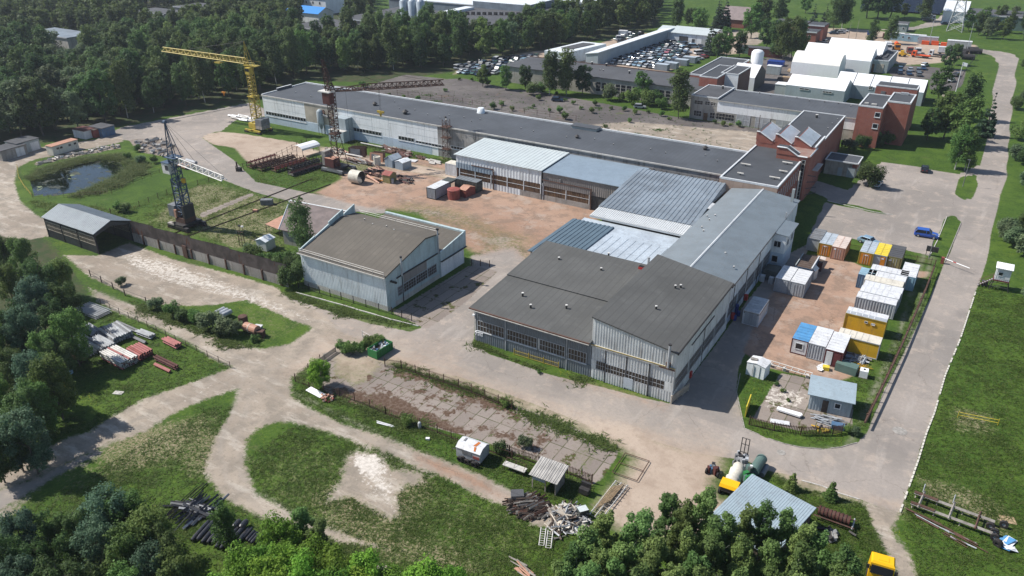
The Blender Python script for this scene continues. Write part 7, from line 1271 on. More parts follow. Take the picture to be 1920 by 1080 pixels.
c=P(1096,926);mb=MB();mb.box(c[0]-.6,c[0]+.6,c[1]-.4,c[1]+.4,.2,.9,'steel_dark');mb.box(c[0]-.6,c[0]+.6,c[1]+.2,c[1]+.5,.9,1.5,'steel_dark');single('dark_seat',mb,'dark grey machine seat in the grass behind the open hut','machine part',c)
o,u,v,L=frame_of(P(1105,968),P(1155,905));mb=MB()
for s in (0,.7,1.5):mb.bar(o+v*-s+Vector((0,0,.3)),o+u*L+v*-s+Vector((0,0,.35)),.1,'steel_white')
for k in range(11):mb.bar(o+u*L*k/10+v*.2+Vector((0,0,.3)),o+u*L*k/10-v*1.8+Vector((0,0,.3)),.07,'wood_grey')
for k in range(8):mb.bar(o+u*(1+k*.3)+v*(-.2-.12*k)+Vector((0,0,.45)),o+u*(L-1.5+.2*k)+v*(-.1-.15*k)+Vector((0,0,.5)),.08,'wood_tan')
single('lath_pile',mb,'pale ladder-like steel frame with yellow laths on it, at the corner of the slab ground','frame',o)
o,u,v,L=frame_of(P(1148,888),P(1172,852));mb=MB();W2=3.2
for a,b in (((0,0),(L,0)),((0,-W2),(L,-W2)),((0,0),(0,-W2)),((L,0),(L,-W2)),((L*.5,0),(L*.5,-W2))):mb.bar(o+u*a[0]+v*a[1]+Vector((0,0,.25)),o+u*b[0]+v*b[1]+Vector((0,0,.25)),.08,'steel_rust')
single('metal_grid',mb,'thin rusty rectangular frame lying in weeds at the right tip of the slab ground','frame',o)
# white sheet with bricks, planks
o,u,v,L=frame_of(P(573,733),P(600,748));mb=MB();mb.sheet([tuple(o+Vector((0,0,.15))),tuple(o+u*L+Vector((0,0,.2))),tuple(o+u*L+v*1.0+Vector((0,0,.3))),tuple(o+v*1.0+Vector((0,0,.22)))],.05,'signwhite');single('white_sheet',mb,'dirty white sheet lying by the tree at the tip of the slab ground','sheet',o)
junk('brick_pile','small pile of broken orange bricks beside the white sheet',[(602,742),(622,740),(628,750),(612,756),(600,750)],26,['c_pink','brick_pink','steel_red'],(.2,.5),(.12,.3),.5,'bricks',9);junk('white_planks','two white planks lying on the verge grass',[(716,793),(752,799),(751,804),(716,797)],3,['signwhite'],(2.2,2.6),(.09,.12),.1,'planks',4,[hd((716,795),(752,802))],jit=.03)
o,u,v,L=frame_of(P(1455,772),P(1499,786));mb=MB();mb.sheet([tuple(o+Vector((0,0,.5))),tuple(o+u*L+Vector((0,0,.5))),tuple(o+u*(L+.2)+v*.5+Vector((0,0,.5))),tuple(o+u*L+v*.85+Vector((0,0,.5))),tuple(o+v*.7+Vector((0,0,.5)))],.25,'signwhite');single('white_boat_cover',mb,'long white fairing panel lying on the concrete slabs before the grey hut','panel',o)
o,u,v,L=frame_of(P(1444,794),P(1480,800));mb=MB();mb.sheet([tuple(o+Vector((0,0,.2))),tuple(o+u*L+Vector((0,0,.2))),tuple(o+u*L+v*.9+Vector((0,0,.2))),tuple(o+v*.9+Vector((0,0,.2)))],.1,'c_white');single('white_board',mb,'white panel lying just behind the red picket fence','panel',o)
o,u,v,L=frame_of(P(1434,686),P(1519,712));t=thing('truss_ladder','long white steel truss lying on blocks at the edge of the container yard','truss',o);mb=MB()
for s in (0,1.0):mb.bar(o+v*s+Vector((0,0,.6)),o+u*L+v*s+Vector((0,0,.6)),.09,'steel_white')
for k in range(8):mb.bar(o+u*L*k/7+Vector((0,0,.6)),o+u*L*k/7+v*1+Vector((0,0,.6)),.07,'steel_white')
part(t,'truss',mb)
for k in (.1,.42,.92):part(t,'block',B('obox',o+u*L*k+v*.3,.4,.5,0,.55,.3,'concrete_light'))
junk('pallet_junk','grey crates and planks stacked before the lower yellow cabin',[(1590,666),(1630,672),(1630,686),(1590,680)],40,['steel_grey','wood_grey','steel_galv','c_grey'],(.6,1.8),(.1,.3),.9,'junk',6,[0,1.57],jit=.15,flat_=.05);junk('twisted_lattice','tangled yellow steel frame behind the grey hut',[(1598,680),(1625,684),(1620,700),(1596,695)],26,['c_yellow','c_ochre'],(1.2,2.4),(.06,.09),.7,'frame',7,[.2,1.3],jit=.15)
c=P(1618,706);mb=MB();mb.obox(c,1.1,1.1,.12,1.2,.1,'signwhite');mb.obox(c,1.2,1.2,0,.12,.1,'wood_grey');mb.tube((c[0],c[1],1.2),(c[0],c[1],1.3),.15,'steel_dark',10);single('water_cube',mb,'white plastic tank cube behind the grey hut','tank',c)
c=P(1597,699);mb=MB();mb.obox((c[0]-.8,c[1]),3,1.5,0,1.3,-.1,'c_seagreen');single('green_box',mb,'dark green corrugated box behind the grey hut','box',c);panels('white_rags','white crumpled sacks beside the maroon-white cabin',[(1530,688),(1548,682),(1552,692),(1536,697)],14,['signwhite','c_white'],(.3,.8),.6,'sacks',8)
c=P(1548,693);mb=MB();mb.obox(c,.9,.8,0,.6,.2,'c_lemon');single('yellow_bin',mb,'small yellow bin beside the white sacks','bin',c);junk('scrap_planks','grey sheets and planks under the window of the grey hut',[(1520,778),(1560,782),(1598,795),(1590,802),(1540,796)],34,['steel_galv','wood_grey','c_grey','steel_grey'],(1.0,2.2),(.06,.14),.5,'planks',10,[hd((1514,766),(1592,783))],jit=.2)
junk('yellow_parts','yellow machine parts behind the red picket fence',[(1523,798),(1555,806),(1552,812),(1522,804)],14,['c_yellow','c_ochre','steel_dark'],(.4,1.2),(.1,.25),.5,'machine parts',11);c=P(1570,803);mb=MB();mb.obox(c,1.6,.9,0,.7,.2,'c_blue');single('blue_crate',mb,'dark blue crate behind the red picket fence','crate',c)
c=P(1401,770);mb=MB();mb.obox(c,.12,3.2,0,1.7,.1,'c_lemon');single('yellow_board',mb,'pale yellow board fence panel at the corner of the fenced grass','board',c)
# ---------------------------------------------------------------- bottom right: shed and machines
a,b=P(1410,889,2.9),P(1531,953,2.9);o,u,v,L=frame_of(a,b);o.z=0;D=9.5;t=thing('blue_roof_shed','shed with ribbed pale blue roof partly hidden by the poplars, lower right','shed',o)
T=lambda p,q,z:tuple(o+u*p+v*q+Vector((0,0,z)));Lq=L;mb=MB();mb.ribs(T(Lq,0,2.9),T(0,0,2.9),T(-.2,-D,2.3),T(Lq,-D,2.3),.28,.03,'sheet_blue',.42,.06)
mb=MB();mb.ribs(T(0,-D,2.35),T(Lq,-D,2.35),T(Lq,0,2.95),T(0,0,2.95),.28,.03,'sheet_pale',.42,.08);part(t,'roof',mb);mb=MB();mb.hexa([T(.3,-D+.3,0),T(Lq-.3,-D+.3,0),T(Lq-.3,-.3,0),T(.3,-.3,0)],[T(.3,-D+.3,2.2),T(Lq-.3,-D+.3,2.2),T(Lq-.3,-.3,2.75),T(.3,-.3,2.75)],'wood_dark');part(t,'wall',mb)
o,u,v,L=frame_of(P(1369,918),P(1395,862));T=lambda p,q,z:tuple(o+u*p+v*q+Vector((0,0,z)))
t=thing('compressor','tarpaulin-covered compressor trailer with a yellow engine lid','machine',o);mb=MB();mb.hexa([T(-1.3,-.9,.55),T(.1,-.9,.55),T(.1,1.0,.55),T(-1.3,1.0,.55)],[T(-1.2,-.85,1.15),T(0,-.85,1.15),T(0,.95,1.15),T(-1.2,.95,1.15)],'steel_dark');part(t,'engine',mb);mb=MB();mb.hexa([T(-1.4,-1.05,1.15),T(.15,-1.05,1.15),T(.15,1.1,1.15),T(-1.4,1.1,1.15)],[T(-1.2,-1.0,1.5),T(.05,-1.0,1.5),T(.05,1.05,1.5),T(-1.2,1.05,1.5)],'yellow_paint');part(t,'lid',mb)
mb=MB();secs=[]
for i in range(9):
    p=.2+i*.42;r=random.Random(i);w_=.75+.12*r.uniform(-1,1);h=1.35+.18*r.uniform(-1,1);secs.append([T(p,-w_-.25,.1),T(p,-w_,h*.7),T(p,-w_*.4,h),T(p,w_*.4,h+.04),T(p,w_,h*.75),T(p,w_+.15,.1)])
loft(mb,secs,'c_cream');part(t,'tarpaulin',mb,smooth=True)
for p in (-1.1,-.2):
    for q in (-1.0,1.0):part(t,'wheel',B('tube',T(p,q-.12,.4),T(p,q+.12,.4),.4,'tyre',12))
t=thing('drill_mast','grey drilling head with a tall open steel mast at the end of the compressor','machine',T(4.6,0,0));mb=MB()
for q in (-.45,0,.45):mb.bar(T(5.3,q,1.0),T(5.4,q,3.9),.08,'steel_dark')
for z in (1.8,3.0,3.9):mb.bar(T(5.35,-.5,z),T(5.35,.5,z),.08,'steel_dark')
part(t,'mast',mb);mb=MB();r=random.Random(4)
for i in range(30):p,q=r.uniform(4.2,5.6),r.uniform(-.7,.7);mb.obox(T(p,q,0),r.uniform(.2,.6),r.uniform(.2,.5),.3,r.uniform(.8,1.9),r.random()*3,r.choice(['steel_galv','steel_grey','steel_dark','steel_galv']))
part(t,'machinery',mb)
o,u,v,L=frame_of(P(1402,908),P(1428,868));T=lambda p,q,z:tuple(o+u*p+v*q+Vector((0,0,z)));t=thing('green_tank','dark green cylindrical tank trailer with motor, between compressor and blue-roofed shed','tank',o)
mb=MB();mb.tube(T(1.2,-.1,1.15),T(4.2,-.1,1.15),.65,'c_seagreen',18);mb.tube(T(4.2,-.1,1.15),T(4.45,-.1,1.15),.65,'c_seagreen',18,.35);part(t,'tank',mb,smooth=False);mb=MB();r=random.Random(6)
for i in range(14):p,q=r.uniform(-.6,1.6),r.uniform(-.5,.7);mb.obox(T(p,q,0),r.uniform(.3,.7),r.uniform(.3,.6),.5,r.uniform(1.0,1.9),.9,r.choice(['c_seagreen','c_seagreen','c_darkgreen','skip_green']))
mb.box(*[q for p in (T(1.0,.2,0),) for q in (p[0]-.15,p[0]+.15,p[1]-.1,p[1]+.1)],1.9,2.1,'signwhite');part(t,'motor',mb);mb=MB();mb.bar(T(-.4,-.5,.5),T(4.3,-.5,.5),.14,'steel_dark');mb.bar(T(-.4,.4,.5),T(4.3,.4,.5),.14,'steel_dark');part(t,'frame',mb)
for p in (1,3):
    for q in (-.8,.7):part(t,'wheel',B('tube',T(p,q-.1,.38),T(p,q+.1,.38),.38,'tyre',12))
o,u,v,L=frame_of(P(1413,893),P(1422,878));mb=MB();mb.tube(tuple(o+Vector((0,0,.7))),tuple(o+u*2.2+Vector((0,0,.7))),.45,'steel_galv',14);mb.tube(tuple(o+v*-.9+Vector((0,0,.6))),tuple(o+u*2.0+v*-.9+Vector((0,0,.6))),.35,'steel_grey',12);single('steel_tank',mb,'pale steel cylinder behind the corner of the blue-roofed shed','tank',o)
c=P(1337,886);mb=MB();r=random.Random(8)
for i in range(16):mb.obox((c[0]+r.uniform(-.6,.6),c[1]+r.uniform(-.4,.5)),r.uniform(.2,.6),r.uniform(.2,.5),.1,r.uniform(.5,1.2),r.random()*3,r.choice(['steel_dark','steel_grey','steel_dark','c_blue','steel_maroon']))
for s in (-.7,.7):mb.tube((c[0]+s-.1,c[1]-.5,.35),(c[0]+s+.1,c[1]-.5,.35),.35,'tyre',12)
single('pump_unit',mb,'small dark engine pump on wheels at the edge of the dusty ground','machine',c)
o,u,v,L=frame_of(P(1530,972),P(1580,990));T=lambda p,q,z:tuple(o+u*p+v*q+Vector((0,0,z)));t=thing('rusty_roller','rusty ribbed steel machine on a frame behind the blue-roofed shed','machine',o);mb=MB();mb.tube(T(0,.5,.9),T(3.4,.5,.9),.5,'steel_rust',16)
for k in range(9):mb.tube(T(.1+k*.4,.5,.9),T(.2+k*.4,.5,.9),.58,'steel_maroon',16)
part(t,'roller',mb);mb=MB()
for q in (-.2,1.2):mb.bar(T(-.3,q,.6),T(4.0,q,.6),.14,'steel_rust')
mb.bar(T(3.8,-.4,.6),T(3.8,1.5,.6),.12,'steel_galv');mb.bar(T(3.6,-.6,.4),T(4.4,-.9,.4),.2,'steel_dark');part(t,'frame',mb)
c=P(1545,1000);junk('rubble_bags','black sacks and pale rubble behind the blue-roofed shed',[(1538,988),(1570,1000),(1560,1020),(1540,1012)],22,['steel_dark','concrete_light','steel_grey'],(.4,.9),(.2,.45),.5,'rubble',12)
# yellow lorry cab at the lower frame edge
o,u,v,L=frame_of(P(1623,1090),P(1670,1104));T=lambda p,q,z:tuple(o+u*p+v*q+Vector((0,0,z)));t=thing('yellow_lorry','bright yellow lorry cab cut off by the bottom edge of the picture','lorry',o);W2=2.35
mb=MB();mb.hexa([T(0,0,.5),T(W2,0,.5),T(W2,1.9,.5),T(0,1.9,.5)],[T(.05,.25,2.5),T(W2-.05,.25,2.5),T(W2-.05,1.8,2.5),T(.05,1.8,2.5)],'yellow_paint');mb.hexa([T(.05,.25,2.5),T(W2-.05,.25,2.5),T(W2-.05,1.8,2.5),T(.05,1.8,2.5)],[T(.2,.45,2.68),T(W2-.2,.45,2.68),T(W2-.2,1.65,2.68),T(.2,1.65,2.68)],'yellow_paint');part(t,'cab',mb)
mb=MB();mb.hexa([T(.12,-.03,1.4),T(W2-.12,-.03,1.4),T(W2-.12,.1,1.4),T(.12,.1,1.4)],[T(.15,.14,2.3),T(W2-.15,.14,2.3),T(W2-.15,.3,2.3),T(.15,.3,2.3)],'glass_dark');part(t,'windscreen',mb);mb=MB();mb.hexa([T(.7,.7,2.68),T(1.7,.7,2.68),T(1.7,1.3,2.68),T(.7,1.3,2.68)],[T(.7,.7,2.72),T(1.7,.7,2.72),T(1.7,1.3,2.72),T(.7,1.3,2.72)],'yellow_paint');part(t,'roof_hatch',mb)
mb=MB();mb.hexa([T(.3,1.9,.7),T(W2-.3,1.9,.7),T(W2-.3,6,.7),T(.3,6,.7)],[T(.3,1.9,1.0),T(W2-.3,1.9,1.0),T(W2-.3,6,1.0),T(.3,6,1.0)],'steel_dark') if False else mb.hexa([T(.3,-3.5,.6),T(W2-.3,-3.5,.6),T(W2-.3,-.05,.6),T(.3,-.05,.6)],[T(.3,-3.5,.95),T(W2-.3,-3.5,.95),T(W2-.3,-.05,.95),T(.3,-.05,.95)],'steel_dark');part(t,'chassis',mb)
for q in (.9,-2.6):
    for p in (.1,W2-.1):part(t,'wheel',B('tube',T(p-.15,q,.5),T(p+.15,q,.5),.5,'tyre',14))
for s in (-.15,W2+.15):part(t,'mirror',B('obox',T(s,.2,0),.3,.12,1.7,2.2,0,'steel_dark'))
# the long frame trailers
def beam_trailer(label,a,b,W_,seed,wheels_):
    o,u,v,L=frame_of(P(*a),P(*b));T=lambda p,q,z:tuple(o+u*p+v*q+Vector((0,0,z)));t=thing('frame_trailer',label,'trailer frame',o,None);mb=MB()
    for q in (0,W_):mb.bar(T(0,q,.65),T(L,q,.65),.3,'wood_grey');mb.bar(T(0,q,.8),T(L*.3,q,.8),.28,'steel_rust')
    part(t,'beams',mb);mb=MB()
    for f in (.1,.48,.8):mb.bar(T(L*f,-.5,.8),T(L*f+.15,W_+.7,.8),.18,'wood_grey' if f<.5 else 'steel_rust')
    for f in (.1,.48):mb.bar(T(L*f,W_+.5,.8),T(L*f,W_+.6,1.9),.1,'steel_galv')
    for f in (.03,.3,.62):mb.bar(T(L*f,.0,0),T(L*f,.0,.6),.12,'wood_pale');mb.bar(T(L*f,W_,0),T(L*f,W_,.6),.12,'wood_pale')
    part(t,'crossbars',mb)
    for (p,q) in wheels_:w1=part(t,'wheel',B('ring',T(L+p,q-.16,.45),T(L+p,q+.16,.45),.45,.2,'tyre',16));part(w1,'rim',B('ring',T(L+p,q-.1,.45),T(L+p,q+.1,.45),.2,.08,'steel_galv',12))
beam_trailer('long weathered timber and steel frame trailer lying in the meadow, lower right',(1705,951),(1858,1008),2.1,1,[(.3,-.3),(.9,2.5),(-.3,1.4),(.2,.6)])
c=P(1869,1024);mb=MB();mb.ring((c[0]-.1,c[1]-.2,.42),(c[0]+.1,c[1]+.2,.5),.47,.2,'tyre',16);single('tyre',mb,'loose tyre beside the frame trailer','wheel',c)
junk('steel_straps','thin rusty straps and a blue-grey plank in the grass below the frame trailer',[(1720,960),(1760,985),(1860,1030),(1850,1040),(1750,1000)],12,['steel_rust','steel_rust','c_grey'],(2,4.5),(.05,.16),.15,'scrap',13,[hd((1720,965),(1850,1030))],jit=.12,flat_=.02)
panels('white_boat','white and turquoise scrap panel at the right edge',[(1885,1012),(1903,1020),(1898,1034),(1880,1026)],5,['signwhite','signwhite','c_brightblue'],(.9,1.6),.5,'panel',14);c=P(1889,975);mb=MB();mb.obox(c,1.6,1.2,0,.06,.3,'wood_tan');single('plywood_sheet',mb,'tan plywood sheet lying beyond the trailer wheels','sheet',c)
# gas bottle, bins
c=P(787,803);mb=MB();mb.lathe((c[0],c[1],0),[(.22,0),(.24,.8),(.15,1.0)],'steel_galv',12);single('gas_bottle',mb,'grey metal cylinder by the small bush on the verge','cylinder',c,smooth=True);c=P(802,824);mb=MB();mb.obox(c,.5,.35,0,.25,.5,'signwhite');single('white_bucket',mb,'white bucket lying on the verge left of the trailer','bucket',c)
# ---------------------------------------------------------------- steel stock on the left meadow
def bundle(label,a,b,w_,nz,kind,m,group='bundles of steel stock on the left meadow',r=.13,name='steel_bundle',m2=None):
    w_*=1.45;r*=1.12;o,u,v,L=frame_of(P(*a),P(*b));mb=MB();n=max(2,int(w_/(2.15*r)))
    T=lambda p,q,z:tuple(o+u*p+v*q+Vector((0,0,z)))
    for z in range(nz):
        for i in range(n):
            q=-w_/2+(i+.5)*w_/n;zz=.15+r+z*r*2.25;mm=m2 if (m2 and (i*3+z) % 5==0) else m;e=random.Random(i*7+z).uniform(-.15,.15)
            if kind=='pipe':mb.ring(T(e,q,zz),T(L+e,q,zz),r,r*.72,mm,10,'steel_dark')
            elif kind=='bar':mb.bar(T(e,q,zz),T(L+e,q,zz),r*1.7,mm)
        if z<nz-1:
            for f in (.15,.5,.85):mb.bar(T(L*f,-w_/2,.15+r*2+z*r*2.25+r*.12),T(L*f,w_/2,.15+r*2+z*r*2.25+r*.12),.06,'wood_dark')
    if kind=='truss':
        for q in np.linspace(-w_/2,w_/2,n):lattice(mb,T(0,q,.4),T(L,q,.4),.5,.5,12,mm if False else m,.035,.02)
    for f in (.12,.88):mb.bar(T(L*f,-w_/2,.08),T(L*f,w_/2,.08),.14,'wood_dark')
    return single(name,mb,label,'steel stock',o,group)
q_=lambda x,y:(100+x/7.2,570+y/7.2)
bundle('bundle of fat white pipes stacked in layers, at the front of the steel stock',q_(760,700),q_(1050,850),1.9,4,'pipe','steel_white',m2='steel_pink');bundle('bundle of red pipes and frames right of the white pipes',q_(1090,640),q_(1270,740),1.6,3,'pipe','steel_pink',m2='steel_red',r=.15)
bundle('bundle of grey beams with dark spacers left of the white pipes',q_(540,530),q_(760,650),1.7,3,'bar','steel_galv',m2='steel_grey',r=.15);bundle('long grey tubes stacked at the centre of the steel stock',q_(760,360),q_(960,500),2.2,3,'bar','steel_galv',m2='steel_grey',r=.15);bundle('grey tubes beside the central stack',q_(660,400),q_(860,540),1.2,2,'bar','steel_grey',r=.13)
bundle('pale teal lattice trusses farthest up the meadow',q_(400,60),q_(690,170),1.6,1,'truss','steel_galv');bundle('white lattice trusses lying at an angle',q_(330,470),q_(600,680),1.0,1,'truss','steel_white');bundle('white ladder-like truss beside the brown beams',q_(230,530),q_(490,710),1.2,1,'truss','steel_white');bundle('rust brown beams left of the white trusses',q_(170,620),q_(410,800),1.0,2,'bar','steel_rust',r=.12)
bundle('pink boxed steel section alone on the right',q_(1520,510),q_(1700,600),.8,2,'bar','steel_pink',r=.16);bundle('pair of long maroon beams at the right end',q_(1390,750),q_(1680,890),.6,2,'bar','steel_maroon',r=.13);bundle('single pink pipe before the maroon beams',q_(1370,830),q_(1580,930),.35,1,'pipe','steel_pink',r=.13);bundle('short pale grey sections at the upper right',q_(1160,400),q_(1350,470),.8,2,'bar','steel_galv',r=.14)
bundle('dark grey long bars behind the central stack',q_(860,260),q_(1130,380),.6,1,'bar','steel_grey',r=.13);bundle('pale flat sections at the upper left of the central stack',q_(430,320),q_(600,420),1.4,1,'bar','steel_galv',r=.18);bundle('long slate bar lying below the central stack',q_(1060,450),q_(1250,540),.3,1,'bar','steel_grey',r=.13)
o,u,v,L=frame_of(P(*q_(150,480)),P(*q_(400,440)));mb=MB();mb.sheet([tuple(o+Vector((0,0,.5))),tuple(o+u*L+Vector((0,0,.5))),tuple(o+u*L+v*2.4+Vector((0,0,.6))),tuple(o+v*2.2+Vector((0,0,.5)))],.45,'c_grey');single('covered_stack',mb,'stack under a dark blue sheet at the edge of the dark trees','stack',o);c=P(118,702);mb=MB();mb.obox(c,2.6,1.0,0,.5,.5,'c_paleblue');single('blue_scrap',mb,'pale blue sheet scrap on the shaded meadow edge','scrap',c)
c=P(222,737);mb=MB();mb.obox(c,1.4,.8,0,.08,.4,'concrete_light');single('concrete_slab',mb,'small pale slab lying alone in the left meadow','slab',c)
for i,(a,b,w_) in enumerate((((112,742),(132,730),1.8),((88,760),(112,745),2.2),((62,782),(92,764),2.4))):
    o,u,v,L=frame_of(P(*a),P(*b));mb=MB()
    for q in (0,w_*.5,w_):
        for z in (.15,.9):mb.bar(o+v*q+Vector((0,0,z)),o+u*L+v*q+Vector((0,0,z)),.08,'steel_yellow')
    for k in range(4):
        for z in (.15,.9):mb.bar(o+u*L*k/3+Vector((0,0,z)),o+u*L*k/3+v*w_+Vector((0,0,z)),.07,'steel_yellow')
        for q in (0,w_):mb.bar(o+u*L*k/3+v*q+Vector((0,0,.1)),o+u*L*k/3+v*q+Vector((0,0,.95)),.07,'steel_yellow')
    single('crane_section',mb,('farthest yellow lattice section in the shade of the trees','middle yellow lattice section in the shade of the trees','nearest long yellow lattice section in the shade of the trees')[i],'crane part',o,'yellow crane sections')
junk('yellow_scrap','bright yellow twisted lattice scrap at the lower left tree edge',[(48,800),(62,788),(82,790),(70,805),(52,808)],16,['steel_yellow','yellow_paint'],(1.2,2.4),(.07,.12),.8,'crane part',15)
# tank, barrels between the bushes
c=P(458,612);mb=MB();mb.lathe((c[0],c[1],0),[(.75,0),(.75,1.9),(.7,1.95),(.1,1.98)],'steel_rust',16);single('rusty_drum',mb,'upright rusty steel drum beside the bushes','drum',c)
o,u,v,L=frame_of(P(462,622),P(498,634));mb=MB();mb.tube(tuple(o+Vector((0,0,1.0))),tuple(o+u*2.6+Vector((0,0,1.0))),.75,'c_pink',16);mb.tube(tuple(o+u*1.1+Vector((0,0,1.0))),tuple(o+u*1.2+Vector((0,0,1.0))),.8,'c_cream',16);mb.obox(tuple(o+u*3.2),1.2,1.0,0,1.1,.4,'steel_rust');single('rusty_tank',mb,'horizontal pinkish rusty tank cylinder on legs right of the rusty drum','tank',o)
o,u,v,L=frame_of(P(406,596),P(426,604));mb=MB()
for k in range(3):mb.tube(tuple(o+u*k*.8+Vector((0,0,.9))),tuple(o+u*k*.8+v*1.8+Vector((0,0,.9))),.42,'steel_galv',14)
single('steel_vessels',mb,'three shiny steel vessels side by side between two bushes','tank',o);c=P(485,617);mb=MB();mb.obox(c,1.3,.9,.5,.65,.3,'c_white');mb.obox(c,1.1,.7,0,.5,.3,'steel_grey');single('white_lid_box',mb,'white-lidded box behind the rusty tank','box',c)
# black pipes at the bottom
def fatpipes(name,label,a,b,n,off,r,seed,m='rubber_pipe',spread=.9):
    o,u,v,L=frame_of(P(*a),P(*b));mb=MB();rr_=random.Random(seed)
    for i in range(n):
        q=off*i;e=rr_.uniform(-.3,.3)*spread;zz=r+.05+(.5*r if i % 3==1 else 0);p0=o+v*q+u*e;p1=o+v*q+u*(L+e)
        for k in range(5):
            f,g=k/5,(k+1)/5;s=lambda f:math.sin(f*math.pi)*rr_.uniform(.0,.02);mb.tube(tuple(p0.lerp(p1,f)+Vector((0,0,zz))),tuple(p0.lerp(p1,g)+Vector((0,0,zz))),r*(.7 if k==0 else 1),m,12,r*(.75 if k==4 else 1),caps=k in (0,4))
    return single(name,mb,label,'pipes',o,smooth=False)
fatpipes('pipe_stack','stack of thick black plastic pipes among the trees, bottom left',(362,1016),(396,978),9,-.62,.27,3);fatpipes('pipe_stack','two thick black pipe ends showing right of the slender tree',(438,996),(450,982),2,-.9,.36,5);fatpipes('pipe_stack','row of thinner black pipes at the edge of the yellow-green tree',(450,1012),(466,994),10,-.42,.18,6)
junk('loose_pipes','tangle of loose dark and grey pipes above the pipe stack',[(338,945),(370,940),(402,952),(398,975),(350,975)],46,['rubber_pipe','rubber_pipe','steel_grey','rubber_pipe','steel_galv'],(2,5),(.08,.28),.9,'pipes',16,[hd((338,950),(400,960)),hd((350,975),(380,950))],jit=.3,flat_=.06);junk('long_poles','long thin dark poles lying on the grass left of the pipes',[(310,965),(355,930),(362,935),(318,975)],5,['steel_dark','wood_dark'],(5,7),(.08,.14),.15,'poles',17,[hd((312,970),(360,925))],jit=.04,flat_=.0)
junk('wood_ladder','weathered boards and a ladder lying at the bottom edge',[(705,1060),(760,1075),(755,1090),(700,1070)],16,['wood_grey','steel_white','wood_pale'],(1.5,3.5),(.07,.16),.3,'boards',18,[hd((705,1062),(760,1080))],jit=.12,flat_=.02);junk('plank_heap','pile of grey planks at the bottom left of the poplars',[(967,1050),(992,1070),(1000,1080),(980,1080)],12,['wood_grey','c_pink'],(1.5,2.6),(.1,.2),.4,'planks',19,[hd((967,1052),(998,1078))],jit=.15)
# ---------------------------------------------------------------- rusty yard racks and scrap
def rack(label,a,b,w_,n,m,h=1.2,group='rusty steel storage racks',load='steel_rust',cnt=6):
    o,u,v,L=frame_of(P(*a),P(*b));t=thing('steel_rack',label,'rack',o,group);T=lambda p,q,z:tuple(o+u*p+v*q+Vector((0,0,z)));mb=MB()
    for i in range(n+1):
        for q in (0,w_):mb.bar(T(L*i/n,q,0),T(L*i/n,q,h+.5),.16,m)
        mb.bar(T(L*i/n,0,.4),T(L*i/n,w_,.4),.14,m);mb.bar(T(L*i/n,0,h),T(L*i/n,w_,h),.12,m)
    for q in (0,w_):mb.bar(T(0,q,.4),T(L,q,.4),.12,m)
    part(t,'frame',mb);mb=MB();r=random.Random(n)
    for i in range(cnt):q=r.uniform(.1,w_-.1);z=r.choice((.55,.75,h+.15));e=r.uniform(-.8,.8);mb.bar(T(max(0,e),q,z),T(L+e,q,z),r.uniform(.14,.34),load if r.random()<.6 else r.choice(['steel_rust','steel_maroon','steel_dark']))
    part(t,'stock',mb);return t
g_=lambda x,y:(430+x/9,240+y/9)
rack('rack with long red beams nearest the brown railing',g_(390,700),g_(860,560),2.2,7,'steel_rust',load='steel_red');rack('rack of rusty bars second from the railing',g_(560,740),g_(1150,540),2.0,8,'steel_rust');rack('rack with red beams under the white canopy end',g_(800,760),g_(1350,590),2.0,8,'steel_rust',load='steel_red');rack('rack overgrown with weeds',g_(1080,770),g_(1560,600),1.8,8,'steel_dark',load='steel_dark');rack('rack of dark brown beams nearest the lane',g_(1090,830),g_(1620,660),2.2,8,'steel_dark',.7,load='steel_maroon',cnt=10)
o,u,v,L=frame_of(P(*g_(1240,500)),P(*g_(1545,410)));t=thing('curved_canopy','white curved sheet canopy standing over the steel racks','canopy',o);T=lambda p,q,z:tuple(o+u*p+v*q+Vector((0,0,z)));mb=MB();pr=[(0,1.8),(.0,2.3),(.9,2.75),(1.9,2.9),(2.9,2.75)]
for (qa,za),(qb,zb) in zip(pr[:-1],pr[1:]):mb.sheet([T(0,qa,za),T(L,qa,za),T(L,qb+.001,zb),T(0,qb+.001,zb)],.05,'membrane')
part(t,'cover',mb,smooth=False);mb=MB()
for p in (.3,L-.3):
    for q in (.2,2.7):mb.bar(T(p,q,0),T(p,q,2.3),.12,'steel_rust')
part(t,'post',mb)
c=P(*g_(60+80,720));mb=MB();mb.bar(c,(c[0],c[1],2.3),.35,'steel_rust');mb.obox((c[0]+.6,c[1]),1.2,.9,0,.9,.3,'steel_dark');single('gate_stub',mb,'rusty steel stub post with dark block at the corner of the rack yard','post',c)
h_=lambda x,y:(620+x/9.817,260+y/9.817)
c=P(*h_(450,830));t=thing('steel_ring','big cream steel cylinder lying open-ended on the red ground','cylinder',c);u_=Vector((math.cos(.05),math.sin(.05),0));a=Vector((c[0]-1.5,c[1]+.7,1.55));mb=MB();mb.ring(tuple(a),tuple(a+u_*2.9),1.55,1.48,'c_cream',26,'steel_dark');part(t,'shell',mb,smooth=False)
c=P(*h_(1040,810));t=thing('ochre_hut','small ochre hut with red roof among the rusty scrap','hut',c);gable_box(t,(c[0],c[1]+1.0),2.6,2.2,2.0,.6,1.57,'c_olive','steel_red',.15)
c=P(*h_(1140,820));mb=MB();mb.lathe((c[0],c[1],0),[(.35,0),(.35,1.1),(.1,1.15)],'steel_galv',12);single('grey_barrel',mb,'grey barrel at the corner of the ochre hut','barrel',c)
